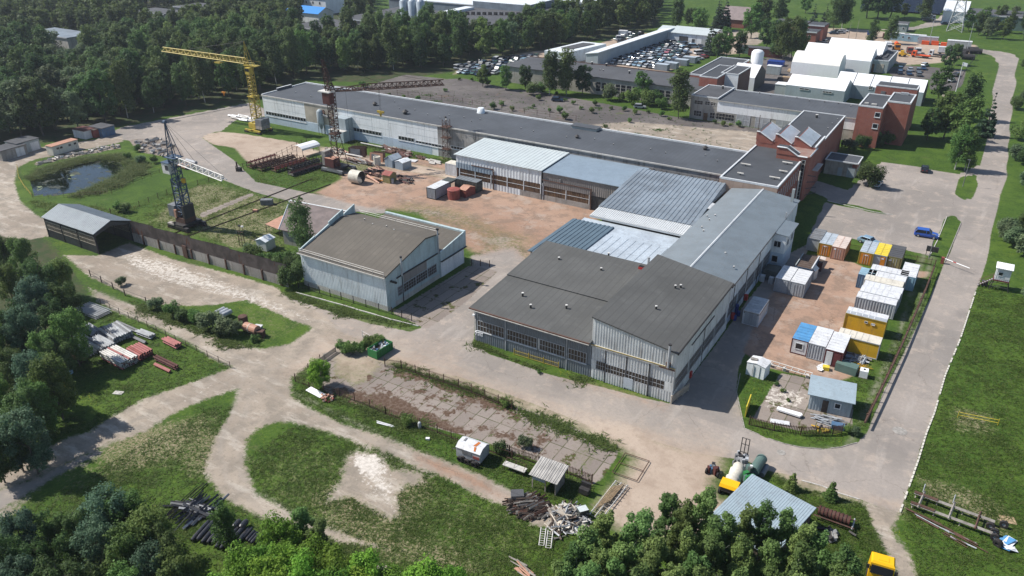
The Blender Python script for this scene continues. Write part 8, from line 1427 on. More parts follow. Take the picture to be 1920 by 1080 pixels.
c=P(*h_(1120,520));t=thing('gabled_hut','pale blue-grey hut with gabled roof on the red ground','hut',c);gable_box(t,(c[0]-.3,c[1]+1.2),2.6,3.4,2.0,.9,-.1,'sheet_sky','sheet_silver',.12);c=P(*h_(1260,565));t=thing('round_roof_hut','pale hut with rounded roof beside the gabled hut','hut',c);gable_box(t,(c[0]+.3,c[1]+1.4),2.6,3.2,1.9,.4,-.1,'sheet_sky','sheet_white',.08)
for lb,x0_,y0_,x1_,y1_,h,m in (('large rusty and grey plate box left of the curved plates',330,320,640,350,2.6,'steel_rust'),('curved rusty plates leaning in the scrap yard',720,400,960,440,2.3,'c_pink')):
    o,u,v,L=frame_of(P(*h_(x0_,y0_)),P(*h_(x1_,y1_)));t=thing('scrap_plates',lb,'scrap',o);T=lambda p,q,z:tuple(o+u*p+v*q+Vector((0,0,z)));mb=MB()
    for q in (0,.7,1.6):mb.hexa([T(.1*q,q,0),T(L-.2*q,q,0),T(L-.2*q,q+.08,0),T(.1*q,q+.08,0)],[T(.1*q,q+.2,h*.9),T(L-.2*q,q+.2,h),T(L-.2*q,q+.28,h),T(.1*q,q+.28,h*.9)],'steel_rust' if q else m)
    mb.hexa([T(.6,-.08,.3),T(L*.7,-.08,.3),T(L*.7,-.02,.3),T(.6,-.02,.3)],[T(.6,.1,h*.8),T(L*.7,.1,h*.8),T(L*.7,.16,h*.8),T(.6,.16,h*.8)],'steel_grey');part(t,'plates',mb)
c=P(*h_(860,480));mb=MB();mb.lathe((c[0],c[1],0),[(.9,0),(.9,2.2),(.75,2.2),(.75,2.0),(.1,2.0)],'c_cream',16);single('open_drum',mb,'pale open steel drum in front of the curved plates','drum',c)
for lb,p4,n,ms,ll,th,zm,sd in (('heap of rusty beams between the cream cylinder and the ochre hut',[(600,640),(960,560),(1040,700),(800,700)],60,['steel_rust','steel_maroon','steel_dark','c_pink'],(2,5),(.1,.3),1.3,21),('orange beams lying right of the cream cylinder',[(600,680),(900,780),(960,800),(780,790),(600,710)],9,['c_orange','c_pink','steel_rust'],(3,5),(.2,.4),.4,22),
        ('low rusty scrap heap right of the ochre hut',[(1280,700),(1480,750),(1500,830),(1330,820),(1260,760)],50,['steel_rust','steel_dark','steel_maroon'],(1,3),(.1,.3),.9,23),('stack of rusty beams near the workshop wall',[(1040,170),(1400,240),(1420,330),(1180,300),(1040,260)],60,['steel_rust','steel_rust','steel_maroon','wood_grey'],(3,5),(.15,.35),1.2,24),
        ('dark mesh plates lying behind the weeds',[(280,380),(600,420),(790,460),(700,490),(300,440)],36,['steel_rust','steel_dark','steel_grey','steel_maroon'],(2,4.5),(.1,.25),.7,25),('rusty wheels and axles near the whitewashed container',[(1590,330),(1730,360),(1720,385),(1600,370)],22,['steel_rust','steel_dark'],(.8,1.8),(.2,.4),.9,26),('tangled dark scrap behind the gabled hut',[(1250,300),(1420,330),(1420,410),(1370,400),(1260,360)],34,['steel_rust','steel_dark','steel_maroon'],(1,2.5),(.1,.35),1.3,27),('rusty beams piled at the foot of the rusty crane',[(-60,190),(120,200),(300,250),(300,300),(-40,260)],60,['steel_rust','c_pink','steel_dark','wood_pale'],(1.5,4),(.1,.3),1.2,28)):
    junk('scrap_heap',lb,[h_(*q) for q in p4],n,ms,ll,th,zm,'scrap heap',sd,[hd(h_(500,600),h_(950,750))],jit=.3)
for lb,a,b,m in (('white pipe lying before the rusty plate box',(290,310),(590,370),'steel_white'),('pale pipe lying along the grass by the workshop wall',(560,110),(960,190),'concrete_light'),('white pipe on the rusty beam stack',(1010,215),(1220,250),'steel_white')):p,q=P(*h_(*a)),P(*h_(*b));mb=MB();mb.tube((p[0],p[1],.5),(q[0],q[1],.5),.2,m,8);single('pipe',mb,lb,'pipe',p)
for lb,px,py,sx,sy in (('square white slab on the red ground',1500,415,2.6,1.8),):c=P(*h_(px,py));mb=MB();mb.obox(c,sx,sy,0,.25,.2,'c_white');single('white_slab',mb,lb,'slab',c)
c=P(*h_(1540+120,310));junk('slab_stack','stack of pale concrete slabs near the end of the white shed',[(800,300),(822,304),(820,310),(800,306)],12,['concrete_light'],(1.5,2.4),(.25,.4),.5,'slabs',29,[0.],jit=.1,flat_=0)
# rail side things
c=P(501,383);mb=MB();mb.obox(c,2.6,1.3,0,1.2,.6,'steel_grey');single('concrete_block',mb,'dark grey concrete block pile beside the crane rails','block',c);c=P(479,397);mb=MB();mb.obox(c,1.0,.7,0,.5,.3,'c_pink');single('pink_box',mb,'small pinkish brick stack by the crane rails','brick stack',c)
t=thing('signal_frame','rusty stand with two lamp heads rising from the bushes behind the corrugated wall','lamp stand',P(452,460));c=P(455,462);mb=MB()
for s in (-.8,0,.8):mb.bar((c[0]+s,c[1],0),(c[0]+s,c[1],3.2),.1,'steel_rust')
for z in (1.5,2.4,3.1):mb.bar((c[0]-.8,c[1],z),(c[0]+.8,c[1],z),.08,'steel_rust')
part(t,'stand',mb)
for s in (-.0,.8):mb=MB();mb.tube((c[0]+s,c[1],3.2),(c[0]+s,c[1],4.3),.05,'steel_rust',5);mb.box(c[0]+s-.22,c[0]+s+.22,c[1]-.2,c[1]+.2,4.3,4.55,'steel_white' if s else 'steel_dark');part(t,'lamp',mb)
o,u,v,L=frame_of(P(345,308),P(372,318));mb=MB()
for i,q in enumerate((0,.9,1.8)):mb.ring(tuple(o+v*-q+Vector((0,0,.5))),tuple(o+u*4.5+v*-q+Vector((0,0,.5))),.48,.42,'c_pink',14,'steel_dark')
single('big_pipes',mb,'three wide rusty pipes lying side by side beyond the blue crane','pipes',o);mb=MB();mb.tube(tuple(o+v*.9+Vector((0,0,.9))),tuple(o+u*4+v*1.2+Vector((0,0,.9))),.45,'steel_galv',12);single('foil_pipe',mb,'shiny foil-wrapped pipe on top of the rusty pipes','pipe',o)
o,u,v,L=frame_of(P(262,288),P(300,262));junk('concrete_rubble','scattered broken concrete slabs beside the upper left lane',[(250,268),(300,260),(340,282),(330,300),(270,285)],50,['concrete_light','concrete_old','stone'],(.8,2.2),(.2,.6),.4,'rubble',30,flat_=.02);junk('slab_pile','long row of stacked white slabs at the base of the yellow crane',[(435,218),(470,222),(482,230),(440,226)],26,['concrete_light','signwhite'],(2,3.5),(.3,.6),.8,'slabs',31,[0.],jit=.1,flat_=0)
junk('rubble_strip','broken slabs strewn in a strip above the pond',[(70,306),(120,291),(222,272),(224,277),(120,298),(72,310)],80,['concrete_light','concrete_old','stone','wood_pale'],(.6,1.8),(.15,.4),.25,'rubble',32,flat_=.02)
# ---------------------------------------------------------------- far buildings
def fb(name,label,x0,x1,y0,y1,h,wall,roof,cat='building',wins=None,gable=None,trim='trim_white'):
    t=thing(name,label,cat,(x0,y0,0));part(t,'wall',B('box',x0,x1,y0,y1,0,h,wall))
    if gable:
        mb=MB();ym=(y0+y1)/2;mb.face([(x0-.4,y0-.5,h-.1),(x1+.4,y0-.5,h-.1),(x1+.4,ym,h+gable),(x0-.4,ym,h+gable)],roof);mb.face([(x0-.4,ym,h+gable),(x1+.4,ym,h+gable),(x1+.4,y1+.5,h-.1),(x0-.4,y1+.5,h-.1)],roof);part(t,'roof',mb);g=MB();g.face([(x1,y0,h),(x1,y1,h),(x1,ym,h+gable-.05)],wall);g.face([(x0,y1,h),(x0,y0,h),(x0,ym,h+gable-.05)],wall);part(t,'gable',g)
    else:part(t,'roof',B('box',x0-.2,x1+.2,y0-.2,y1+.2,h,h+.35,roof));mb=MB();mb.box(x0-.25,x1+.25,y0-.3,y0-.2,h-.05,h+.45,trim);part(t,'roof_edge',mb)
    for (u0,z,w_,hh,n) in (wins or []):win(t,'S',x0+u0,y0,z,w_,hh,nx=n,bw=.15)
    return t
fb('blue_roofed_house','white building with bright blue roof among far trees',-326,-303,309,320,5.0,'wall_white','blue_tin',gable=2.6,wins=[(6,2.5,1,1,1),(12,2.5,1,1,1)]);fb('far_white_house','white two-storey house behind the blue roof at the top edge',-340,-322,335,350,8,'wall_white','felt_old',wins=[(3,5,1.2,1.5,1),(8,5,1.2,1.5,1),(13,5,1.2,1.5,1)])
t=fb('far_flat_hall','far flat-roofed grey hall in the forest below the blue roof',-282,-252,267,293,6,'render_grey','felt_old');t=fb('far_brick_hall','far grey and brick factory hall at the top edge',-268,-234,287,330,8,'concrete_old','felt_old');part(t,'brick_bay',B('box',-262,-258,286.9,287,0,8,'brick'));part(t,'brick_bay',B('box',-252,-247,286.9,287,0,8,'brick'))
t=fb('far_factory','very wide far factory with long white and grey flat roofs at the top edge',-233,-195,300,372,8.5,'concrete_old','felt_old');mb=MB();mb.box(-232,-200,345,372,8.8,12,'sheet_steel','sheet_white');mb.box(-233,-228,320,340,8.8,10,'sheet_white');part(t,'roof_plant',mb)
for i in range(14):mb=MB();mb.box(-231+i*2.4,-229.5+i*2.4,318+i*1.2,319+i*1.2,8.8,10.2,'steel_dark');part(t,'roof_unit',mb)
fb('far_grey_hall','far pale grey hall at the top edge above the forest',-205,-180,385,410,9,'render_grey2','sheet_white');fb('far_long_hall','long far factory hall with bright roof edge along the top of the picture',-290,-235,350,380,9,'sheet_steel','sheet_white')
for i in range(3):x=-243.5+i*4.4;mb=MB();mb.lathe((x,304.5+i*.6,0),[(2.0,0),(2.0,15.5),(1.2,16.6),(.3,17)],'sheet_silver',16);single('far_silo',mb,'tall grey steel silo standing before the far factory','silo',(x,304.5,0),'three far silos',smooth=True)
fb('far_left_hall','grey flat roof glimpsed through the trees at the upper left',-366,-336,195,208,6.5,'concrete_light','sheet_steel');t=fb('ruined_house','cream ruined-looking building with grey roof in the forest',-376,-352,255,268,7.5,'plaster_old','felt_old',wins=[(2,2,1.2,2,1),(6,2,1.2,2,1),(10,2,1.2,2,1),(14,2,1.2,2,1)]);fb('ruined_wing','grey flat wing behind the cream ruined-looking building',-372,-345,276,292,7.5,'concrete_old','felt_old')
fb('left_brick_house','low brick building with grey roof lights, left of the dark spruce',-96.5,-82,401,412,5,'brick','felt_old',wins=[(2,1.6,1.6,1.8,2),(5,1.6,1.6,1.8,2)]);fb('near_brick_house','brick house with one small white window behind the poplars',-82,-72.6,381,390,4.8,'brick','felt_dark',wins=[(6,2.2,1.1,1.4,1)]);fb('tall_brick_house','taller dark brick block right of the spruce',-79,-71.8,391.5,402,6.2,'brick','felt_dark')
fb('brown_house','brick house with a steep brown roof among spruces',-125,-112.5,407,425,4,'brick','tile_far',gable=5);fb('green_hall','long dark green hall with grey roof at the top right',-20,60,468,492,6,'c_seagreen','felt_old');fb('white_gable_hall','white gabled hall beside the dark green one',-31,-20.3,482,503,5.5,'sheet_white','sheet_white',gable=4);fb('field_office','small grey building beneath far trees',-50,-42,436,444,3.5,'render_grey','felt_old',wins=[(6,1,1,1.3,1)])
t=thing('solar_field','rows of dark solar panels on the far meadow at the top right','solar panels',P(1720,5))
for i in range(7):y=505+i*11;mb=MB();mb.face([(-75,y,.8),(-34,y,.8),(-34,y+4,3),(-75,y+4,3)],'solar');mb.box(-75,-34,y+3.6,y+3.8,0,2.8,'steel_dark');part(t,'panel_row',mb)
# ---------------------------------------------------------------- trees: trunk with limbs, crown of many leaf clumps
def leaf_mesh(name,centres,radii,n,size,mat,seed,squash=1.0,droop=0.0,up=.8,hollow=.55):
    r=np.random.default_rng(seed);c=np.array(centres,float);ra=np.array(radii,float);p_=ra**2;p_ /= p_.sum();k=r.choice(len(c),n,p=p_)
    d=r.normal(size=(n,3));d /= np.linalg.norm(d,axis=1)[:,None];rad=ra[k]*(hollow+(1-hollow)*r.random(n)**.5)*(1+.18*r.normal(size=n));pos=c[k]+d*rad[:,None]*np.array([1,1,squash]);pos[:,2]-=droop*np.abs(r.normal(size=n))*rad*1.5
    nr=d+r.normal(size=(n,3))*.55+np.array([0,0,up]);nr /= np.linalg.norm(nr,axis=1)[:,None];t1=np.cross(nr,r.normal(size=(n,3)));t1 /= np.linalg.norm(t1,axis=1)[:,None];t2=np.cross(nr,t1)
    s=size*(.45+1.25*r.random(n)**2);a=t1*(s*.5)[:,None];b=t2*(s*(.32+.3*r.random(n)))[:,None]
    v=np.stack([pos-a,pos-b+nr*(s*.12)[:,None],pos+a,pos+b-nr*(s*.1)[:,None]],1).reshape(-1,3);me=bpy.data.meshes.new(name)
    me.vertices.add(n*4);me.vertices.foreach_set('co',v.astype(np.float32).ravel());me.loops.add(n*4);me.loops.foreach_set('vertex_index',np.arange(n*4,dtype=np.int32));me.polygons.add(n);me.polygons.foreach_set('loop_start',np.arange(0,n*4,4,dtype=np.int32));me.materials.append(M[mat]);me.update(calc_edges=True);return me
def trunk_mesh(name,h,r0,limbs,mat,seed,lean=.03):
    r=random.Random(seed);mb=MB();pts=[Vector((0,0,-.1))];n=5
    for i in range(1,n+1):pts.append(Vector((r.uniform(-1,1)*lean*h,r.uniform(-1,1)*lean*h,h*i/n)))
    for i in range(n):mb.tube(pts[i],pts[i+1],r0*(1-.75*i/n),mat,7,r0*(1-.75*(i+1)/n),caps=i==0)
    for (z0,L,z1) in limbs:
        a=r.uniform(0,6.28);f=z0/h*n;i=min(n-1,int(f));p=pts[i].lerp(pts[i+1],f-i);q=p+Vector((math.cos(a)*L,math.sin(a)*L,z1));m_=(p+q)/2+Vector((0,0,z1*.12));rr_=r0*(1-.75*z0/h)*.45;mb.tube(p,m_,rr_,mat,5,rr_*.7,False);mb.tube(m_,q,rr_*.7,mat,5,rr_*.25,False)
    return mb.mesh(name)
def blobs(kind,h,w_,seed):
    r=random.Random(seed);C_,Rr=[],[]
    if kind=='birch':
        for i in range(42):f=.26+.74*i/41;e=math.sin(min(1,(1-f)*2.6+.3)*math.pi/2)*w_/2;a=r.uniform(0,6.28);q=e*r.uniform(.15,.75);C_.append((math.cos(a)*q,math.sin(a)*q,h*f-.6));Rr.append(max(.45,e*r.uniform(.25,.48)))
    elif kind=='broad':
        for i in range(64):
            f=r.uniform(.2,.95);e=math.sqrt(max(.05,1-((f-.55)/.47)**2))*w_/2;a=r.uniform(0,6.28);q=e*math.sqrt(r.random())*.85;C_.append((math.cos(a)*q,math.sin(a)*q,h*f));Rr.append(w_*r.uniform(.055,.15))
    elif kind=='poplar':
        for i in range(60):
            f=r.uniform(.12,.97);e=math.sqrt(max(.03,1-((f-.45)/.56)**2))*w_/2;a=r.uniform(0,6.28);q=e*math.sqrt(r.random())*.8;C_.append((math.cos(a)*q,math.sin(a)*q,h*f));Rr.append(w_*r.uniform(.06,.16))
    elif kind=='spruce':
        for i in range(13):
            f=i/13;e=(1-f)*w_/2
            for k in range(max(1,int(6*(1-f)+1))):a=r.uniform(0,6.28);C_.append((math.cos(a)*e*.62,math.sin(a)*e*.62,h*(.08+.9*f)));Rr.append(max(.22,e*.36))
    elif kind=='bush':
        for i in range(15):a=r.uniform(0,6.28);q=math.sqrt(r.random())*w_*.36;C_.append((math.cos(a)*q,math.sin(a)*q,h*r.uniform(.3,.74)));Rr.append(w_*r.uniform(.13,.22))
    return C_,Rr
TREES={}
def proto(key,kind,h,w_,n,size,leaf,bark='bark',r0=.2,seed=1,droop=0.,squash=1.,hollow=.55):
    C_,Rr=blobs(kind,h,w_,seed);cr=leaf_mesh('crown',C_,Rr,n,size,leaf,seed,squash,droop,hollow=hollow)
    lim=[] if kind in ('bush',) else [(h*random.Random(seed+i).uniform(.25,.85),w_*.3,h*.12) for i in range(9 if n>3000 else 6)]
    TREES[key]=(trunk_mesh('trunk',h*(.45 if kind=='bush' else .92),r0,lim,bark,seed),cr)
def tree(key,x,y,s,rz,label,name,cat='tree',group=None,sz=None):
    tm,cm=TREES[key];o=bpy.data.objects.new(name,None);COL.objects.link(o);o.location=(x,y,0);o.rotation_euler.z=rz;o.scale=(s,s,sz or s);o.empty_display_size=.5
    a=bpy.data.objects.new('trunk',tm);COL.objects.link(a);a.parent=o;b=bpy.data.objects.new('crown',cm);COL.objects.link(b);b.parent=o;return tag(o,label,cat,group)
rt=random.Random(77)
for i in range(5):proto(f'fb{i}','birch',16,8.0,6500,.46,'leaf_birch','birch_bark' if i % 2 else 'bark',.16,10+i,.12)
for i in range(3):proto(f'fd{i}','broad',15,9,6500,.5,'leaf_dark','bark',.25,20+i)
for i in range(2):proto(f'fl{i}','broad',14,9,6000,.48,'leaf_bush','bark',.22,30+i)
for i in range(2):proto(f'fw{i}','broad',13,9,6000,.44,'leaf_willow','bark',.22,40+i)
proto('sp','spruce',14,6.5,6500,.42,'leaf_spruce','bark',.18,50,.1,.5);proto('sp2','spruce',2.6,2.0,2600,.16,'leaf_bush','bark',.05,51,.1,.5)
for i in range(3):proto(f'np{i}','poplar',12,5.6,16000,.25,'leaf_poplar','birch_bark',.16,60+i)
for i in range(2):proto(f'nl{i}','broad',11,9,17000,.26,'leaf_lime','bark',.2,65+i)
for i in range(3):proto(f'nb{i}','broad',11,8.5,14000,.27,('leaf_bluegreen','leaf_dark','leaf_bush')[i],'bark',.2,70+i)
proto('bi','birch',11,5.0,8000,.24,'leaf_birch','birch_bark',.13,80,.35);proto('bi2','birch',12,5.5,7000,.3,'leaf_bush','birch_bark',.15,81,.3)
for i in range(3):proto(f'bu{i}','bush',2.6,3.0,2400,.2,('leaf_bush','leaf_willow','leaf_dark')[i],'bark',.05,90+i)
proto('we','bush',1.0,1.6,420,.18,'leaf_bush','bark',.02,95);proto('rb','bush',6.5,7.5,9000,.3,'leaf_dark','bark',.1,96);proto('wh','bush',3.4,3.6,3200,.24,'leaf_willow','bark',.05,97)
# ---- the forest behind, tree by tree
FOREST=[(-330,40),(-330,250),(-100,290),(60,262),(140,246),(230,230),(330,206),(470,182),(495,172),(560,146),(640,142),(700,138),(760,132),(830,130),(870,118),(960,104),(1020,96),(1090,78),(1140,66),(1200,52),(1235,45),(1240,-12),(1080,-24),(960,-30),(700,-40),(420,-55),(100,-75),(-330,-60)]
FP=np.array([P(*q)[:2] for q in FOREST]);lo,hi=FP.min(0),FP.max(0)
AVOID=[(-330,-298,300,356),(-286,-246,262,300),(-268,-233,284,332),(-236,-193,298,375),(-207,-178,383,412),(-292,-230,345,385),(-372,-328,186,212),(-382,-342,246,298),(-160,-140,280,312)]
FRONT=[(-312,298,-290,322)]
npr=np.random.default_rng(3);cand=npr.uniform(lo,hi,(26000,2));sd=sdist(cand[:,0],cand[:,1],FP);cand=cand[sd>1.5]
fwd2=np.array([_f[0],_f[1]]);fwd2 /= np.linalg.norm(fwd2)
def pix(x,y,z):
    q=np.array([x,y,z-CAMH]);zf_=q@_f;return 960+FPX*(q@_r2)/zf_,540+FPX*(q@_d2)/zf_
placed=[];dists=np.hypot(cand[:,0],cand[:,1]);order=np.argsort(dists);grid={}
for i in order:
    x,y=cand[i]
    if any(a-3<x<b+3 and c-3<y<d+3 for a,b,c,d in AVOID):continue
    # keep the far roofs in sight: nothing tall just in front of them
    px,py=pix(x,y,15);bx_,by_=pix(x,y,0)
    if px<-60 or px>1960 or by_<-4:continue
    if 690<px<1000 and py<6:continue
    if 560<px<650 and py<34 and by_>20:continue
    if 255<px<330 and py<22 and by_>20:continue
    if 480<px<690 and 12<py<46 and by_<70:continue
    if 95<px<158 and 38<py<66 and by_>60:continue
    D=math.hypot(x,y);sp_=4.9+max(0,D-220)*.010;kx,ky=int(x//8),int(y//8);ok=True
    for a in (-1,0,1):
        for b in (-1,0,1):
            for (qx,qy) in grid.get((kx+a,ky+b),()):
                if (qx-x)**2+(qy-y)**2<sp_**2:ok=False
    if not ok:continue
    grid.setdefault((kx,ky),[]).append((x,y));placed.append((x,y,D))
placed.sort(key=lambda q:q[2]);pass
FT=placed[:295];rest=placed[295:]
def fkey(x,y):
    px,_=pix(x,y,5);v=rt.random()
    if px<260:return rt.choice(['fw0','fd0','fb0','fb1','fd1','fw1','fd2'])
    if px>820:return rt.choice(['fl0','fl1','fd0','fd1','fb2','fw0','fl0'])
    return rt.choice(['fb0','fb1','fb2','fb3','fb4','fb0','fb3','fd0','fl0']) if v<.93 else 'fl1'
for (x,y,D) in FT:
    k=fkey(x,y);s=rt.uniform(.78,1.12)
    lb={'fb':'slender grey-green birch standing in the forest behind the yard','fd':'dark broad-crowned tree standing in the forest behind the yard','fl':'fresh green broad-crowned tree standing in the forest behind the yard','fw':'silvery willow-like tree standing in the forest behind the yard'}[k[:2]]
    tree(k,x,y,s,rt.uniform(0,6.28),lb,'forest_tree',group={'fb':'birches of the forest','fd':'dark trees of the forest','fl':'fresh green trees of the forest','fw':'silvery trees of the forest'}[k[:2]],sz=s*rt.uniform(.9,1.15))
# the rest of the wood, too many to count, as one object of low crowns
if rest:
    vs=[];r=np.random.default_rng(9)
    tmpl=[]
    for k in ('fb0','fd0','fl0','fb2'):
        C_,Rr=blobs('birch' if k[1]=='b' else 'broad',16,8.5,5+len(tmpl));me=leaf_mesh('t',C_,Rr,1400,.95,'leaf_birch',len(tmpl));co=np.empty(len(me.vertices)*3,np.float32);me.vertices.foreach_get('co',co);tmpl.append(co.reshape(-1,3));bpy.data.meshes.remove(me)
    for (x,y,D) in rest:
        t_=tmpl[r.integers(len(tmpl))];s=r.uniform(.75,1.1);a=r.uniform(0,6.28);c_,s_=math.cos(a),math.sin(a);q=t_*s;vs.append(np.stack([q[:,0]*c_-q[:,1]*s_+x,q[:,0]*s_+q[:,1]*c_+y,q[:,2]],1))
    v=np.concatenate(vs).astype(np.float32);n=len(v)//4;me=bpy.data.meshes.new('far_wood');me.vertices.add(len(v));me.vertices.foreach_set('co',v.ravel());me.loops.add(n*4);me.loops.foreach_set('vertex_index',np.arange(n*4,dtype=np.int32));me.polygons.add(n);me.polygons.foreach_set('loop_start',np.arange(0,n*4,4,dtype=np.int32))
    for m_ in ('leaf_birch','leaf_dark','leaf_bush'):me.materials.append(M[m_])
    me.polygons.foreach_set('material_index',np.repeat(r.integers(0,3,len(rest)),1400)[:n].astype(np.int32));me.update(calc_edges=True);o=bpy.data.objects.new('far_wood',me);COL.objects.link(o);o['kind']='stuff';o['label']='far wood behind the nearer forest trees';o['category']='wood'
# ---- single trees by pixel of their foot
def TP(key,px,py,s,label,name='tree',cat='tree',group=None,sz=None):x,y=at(px,py);return tree(key,x,y,s,rt.uniform(0,6.28),label,name,cat,group,sz)
for px,py,k,s,lb in ((905,162,'fl0',.55,'round young tree before the scrap cars, leftmost'),(948,168,'fl1',.6,'round young tree second from the left before the scrap cars'),(985,170,'fd0',.6,'dark dense tree at the left end of the low decayed workshop'),(1030,178,'fb1',.95,'tall thin birch before the low decayed workshop, left one'),(1062,178,'fb3',.98,'tall thin birch before the low decayed workshop, right one'),(1092,178,'fd1',.72,'dense round tree before the low decayed workshop'),(1272,222,'fb4',.95,'tall dense poplar-like tree at the left corner of the derelict house'),(1203,190,'fl0',.7,'fresh green tree at the front of the low decayed workshop'),(1332,102,'sp',1.15,'dark spruce beside the scrapyard garage'),(1345,58,'sp',1.25,'dark spruce before the house with brown roof, left one'),(1356,56,'sp',1.3,'dark spruce before the house with brown roof, right one'),(1522,60,'sp',1.0,'dark spruce between the brick houses'),(1545,50,'sp',.85,'smaller dark spruce behind the tall brick block'),(1310,66,'fl1',.9,'yellow-green willow beyond the scrap yard'),(1269,56,'fb2',.95,'slim dark tree at the forest corner beyond the scrap yard'),
        (1290,50,'fd0',.6,'low dark tree in the row beyond the scrapyard garage, left one'),(1302,48,'fd1',.6,'low dark tree in the row beyond the scrapyard garage, right one'),(1345,112,'fd1',.75,'dark round tree right of the spruce by the garage'),(1362,108,'fl0',.85,'leafy tree behind the flat roof, left one'),(1385,108,'fd2',.7,'leafy tree behind the flat roof, right one'),(1408,72,'fl0',1.1,'big fresh green tree above the flat roof'),(1425,60,'fd0',1.1,'big dark tree above the flat roof'),(1436,92,'fd0',.85,'tree left of the birch group near the tents'),(1452,108,'fb0',.95,'tall birch beside the stepped tents, leftmost'),(1468,112,'fb2',1.05,'tall birch beside the stepped tents, second from the left'),(1484,108,'fb4',1.05,'tall birch beside the stepped tents, third from the left'),(1497,106,'fb1',1.0,'tall birch beside the stepped tents, rightmost'),
        (1460,44,'fd1',1.1,'large tree left of the low brick building'),(1510,25,'fl1',.8,'yellow-green tree on the far meadow'),(1562,56,'fb0',1.2,'broad old birch behind the dark parked cars'),(1578,54,'fb3',1.1,'thinner birch behind the dark parked cars'),(1632,86,'bi',1.1,'thin half bare birch by the sandy lane'),(1666,82,'fb1',.8,'leafy birch left of the pale blue cabins'),(1625,34,'fd0',1.4,'dark tree of the far clump, leftmost'),(1645,36,'fd1',1.4,'dark tree of the far clump, middle'),(1668,34,'fd2',1.4,'dark tree of the far clump, rightmost'),(1732,40,'fb0',1.15,'tall birch beside the far office lot'),(1695,32,'fd1',.5,'round bush before the far office'),(1758,188,'fl0',.8,'bright green tree right of the segmented tent'),(1775,130,'fd0',.6,'dark willow above the car park, left'),(1788,122,'fd2',.55,'dark willow above the car park, right'),
        (1768,260,'fl1',.95,'big yellow-green weeping tree by the parking lawn, left'),(1800,275,'fl0',.95,'big green tree by the parking lawn, middle'),(1790,318,'bi2',1.0,'airy birch at the corner of the parking lawn, left'),(1808,320,'bi2',.9,'airy birch at the corner of the parking lawn, right'),(1845,255,'sp',.95,'tall dark spruce beside the long road'),(1812,225,'fb1',.9,'dark birch left of the roadside spruce'),(1738,262,'fd0',.6,'dark round tree in the shadow of the brick tower'),(1940,440,'sp',.9,'dark pine at the right edge, upper'),(1925,460,'nb1',.7,'dark tree at the right edge above the lookout booth')):
    TP(k,px,py,s,lb,'spruce' if k=='sp' else ('birch' if k[:2] in ('bi','fb') else 'tree'))
for i,(px,py) in enumerate(((1920,60),(1890,62),(1862,64),(1834,66),(1815,58),(1900,50),(1870,52),(1840,54),(1925,75),(1930,90),(1880,74),(1850,72))):TP(('fd0','fl0','fw0')[i % 3],px,py,rt.uniform(.55,.8),'round-topped willow in the thicket at the upper right','thicket_tree',group='willow thicket at the upper right')
for i,(px,py) in enumerate(((1925,130),(1930,160),(1920,190),(1935,220),(1925,250),(1928,280),(1922,310),(1940,340),(1922,352),(1905,205),(1905,262),(1903,300))):TP(('rb','bu0','wh')[i % 3],px,py,(.7,1.6,1.3)[i % 3],'roadside shrub in the hedge along the right edge','roadside_shrub','shrub','shrubs along the right side of the long road')
for i,(px,py,k,s) in enumerate(((1885,452,'wh',1.2),(1900,462,'wh',1.3),(1918,480,'wh',1.4),(1880,438,'wh',1.1),(1905,445,'wh',1.3),(1925,560,'bu1',1.0))):TP(k,px,py,s,'blue-grey shrub in the clump above the lookout booth','grey_shrub','shrub','blue-grey shrubs above the lookout booth')
# bushes around the brick block and parking
TP('rb',1628,348,.92,'big round dark bush at the edge of the upper parking lot','round_bush','bush')
for i,(px,py,k,s) in enumerate(((1600,262,'rb',.55),(1615,278,'rb',.6),(1632,270,'bu0',1.6),(1650,275,'rb',.5),(1665,272,'bu0',1.5),(1590,285,'bu1',1.5),(1672,262,'bu0',1.4))):TP(k,px,py,s,'garden bush between brick wing and brick tower building','garden_bush','bush','garden bushes between the brick buildings')
for i,(px,py,k,s) in enumerate(((1140,188,'wh',1.7),(1185,196,'bu0',2.0),(1212,198,'bu0',2.1),(1232,196,'bu0',1.9),(1165,190,'bu0',1.2),(1240,205,'bu0',1.5),(1015,176,'bu0',1.6),(1000,178,'bu2',1.8))):TP(k,px,py,s,'leafy bush at the wall of the low decayed workshop','wall_bush','bush','bushes at the wall of the low decayed workshop')
for i,(px,py) in enumerate(((730,178),(757,185),(783,190),(835,172),(915,160),(960,208),(1000,200),(1010,188),(1043,178),(1060,190),(1075,196),(1116,198),(1145,205),(1170,208),(1190,214),(1215,212),(1240,218),(1060,224),(1135,240),(1180,230),(925,205),(940,198),(1340,232),(1355,236),(1370,236),(1385,238),(1110,212),(1090,205),(1030,210),(1050,212),(862,150),(885,152),(680,164),(1255,225))):TP('bu0' if i % 3 else 'we',px,py,rt.uniform(.5,1.0)*(1 if i % 3 else 1.6),'self-sown bush growing from cracks of the overgrown yard','weed_bush','bush','self-sown bushes on the overgrown yard behind the long workshop')
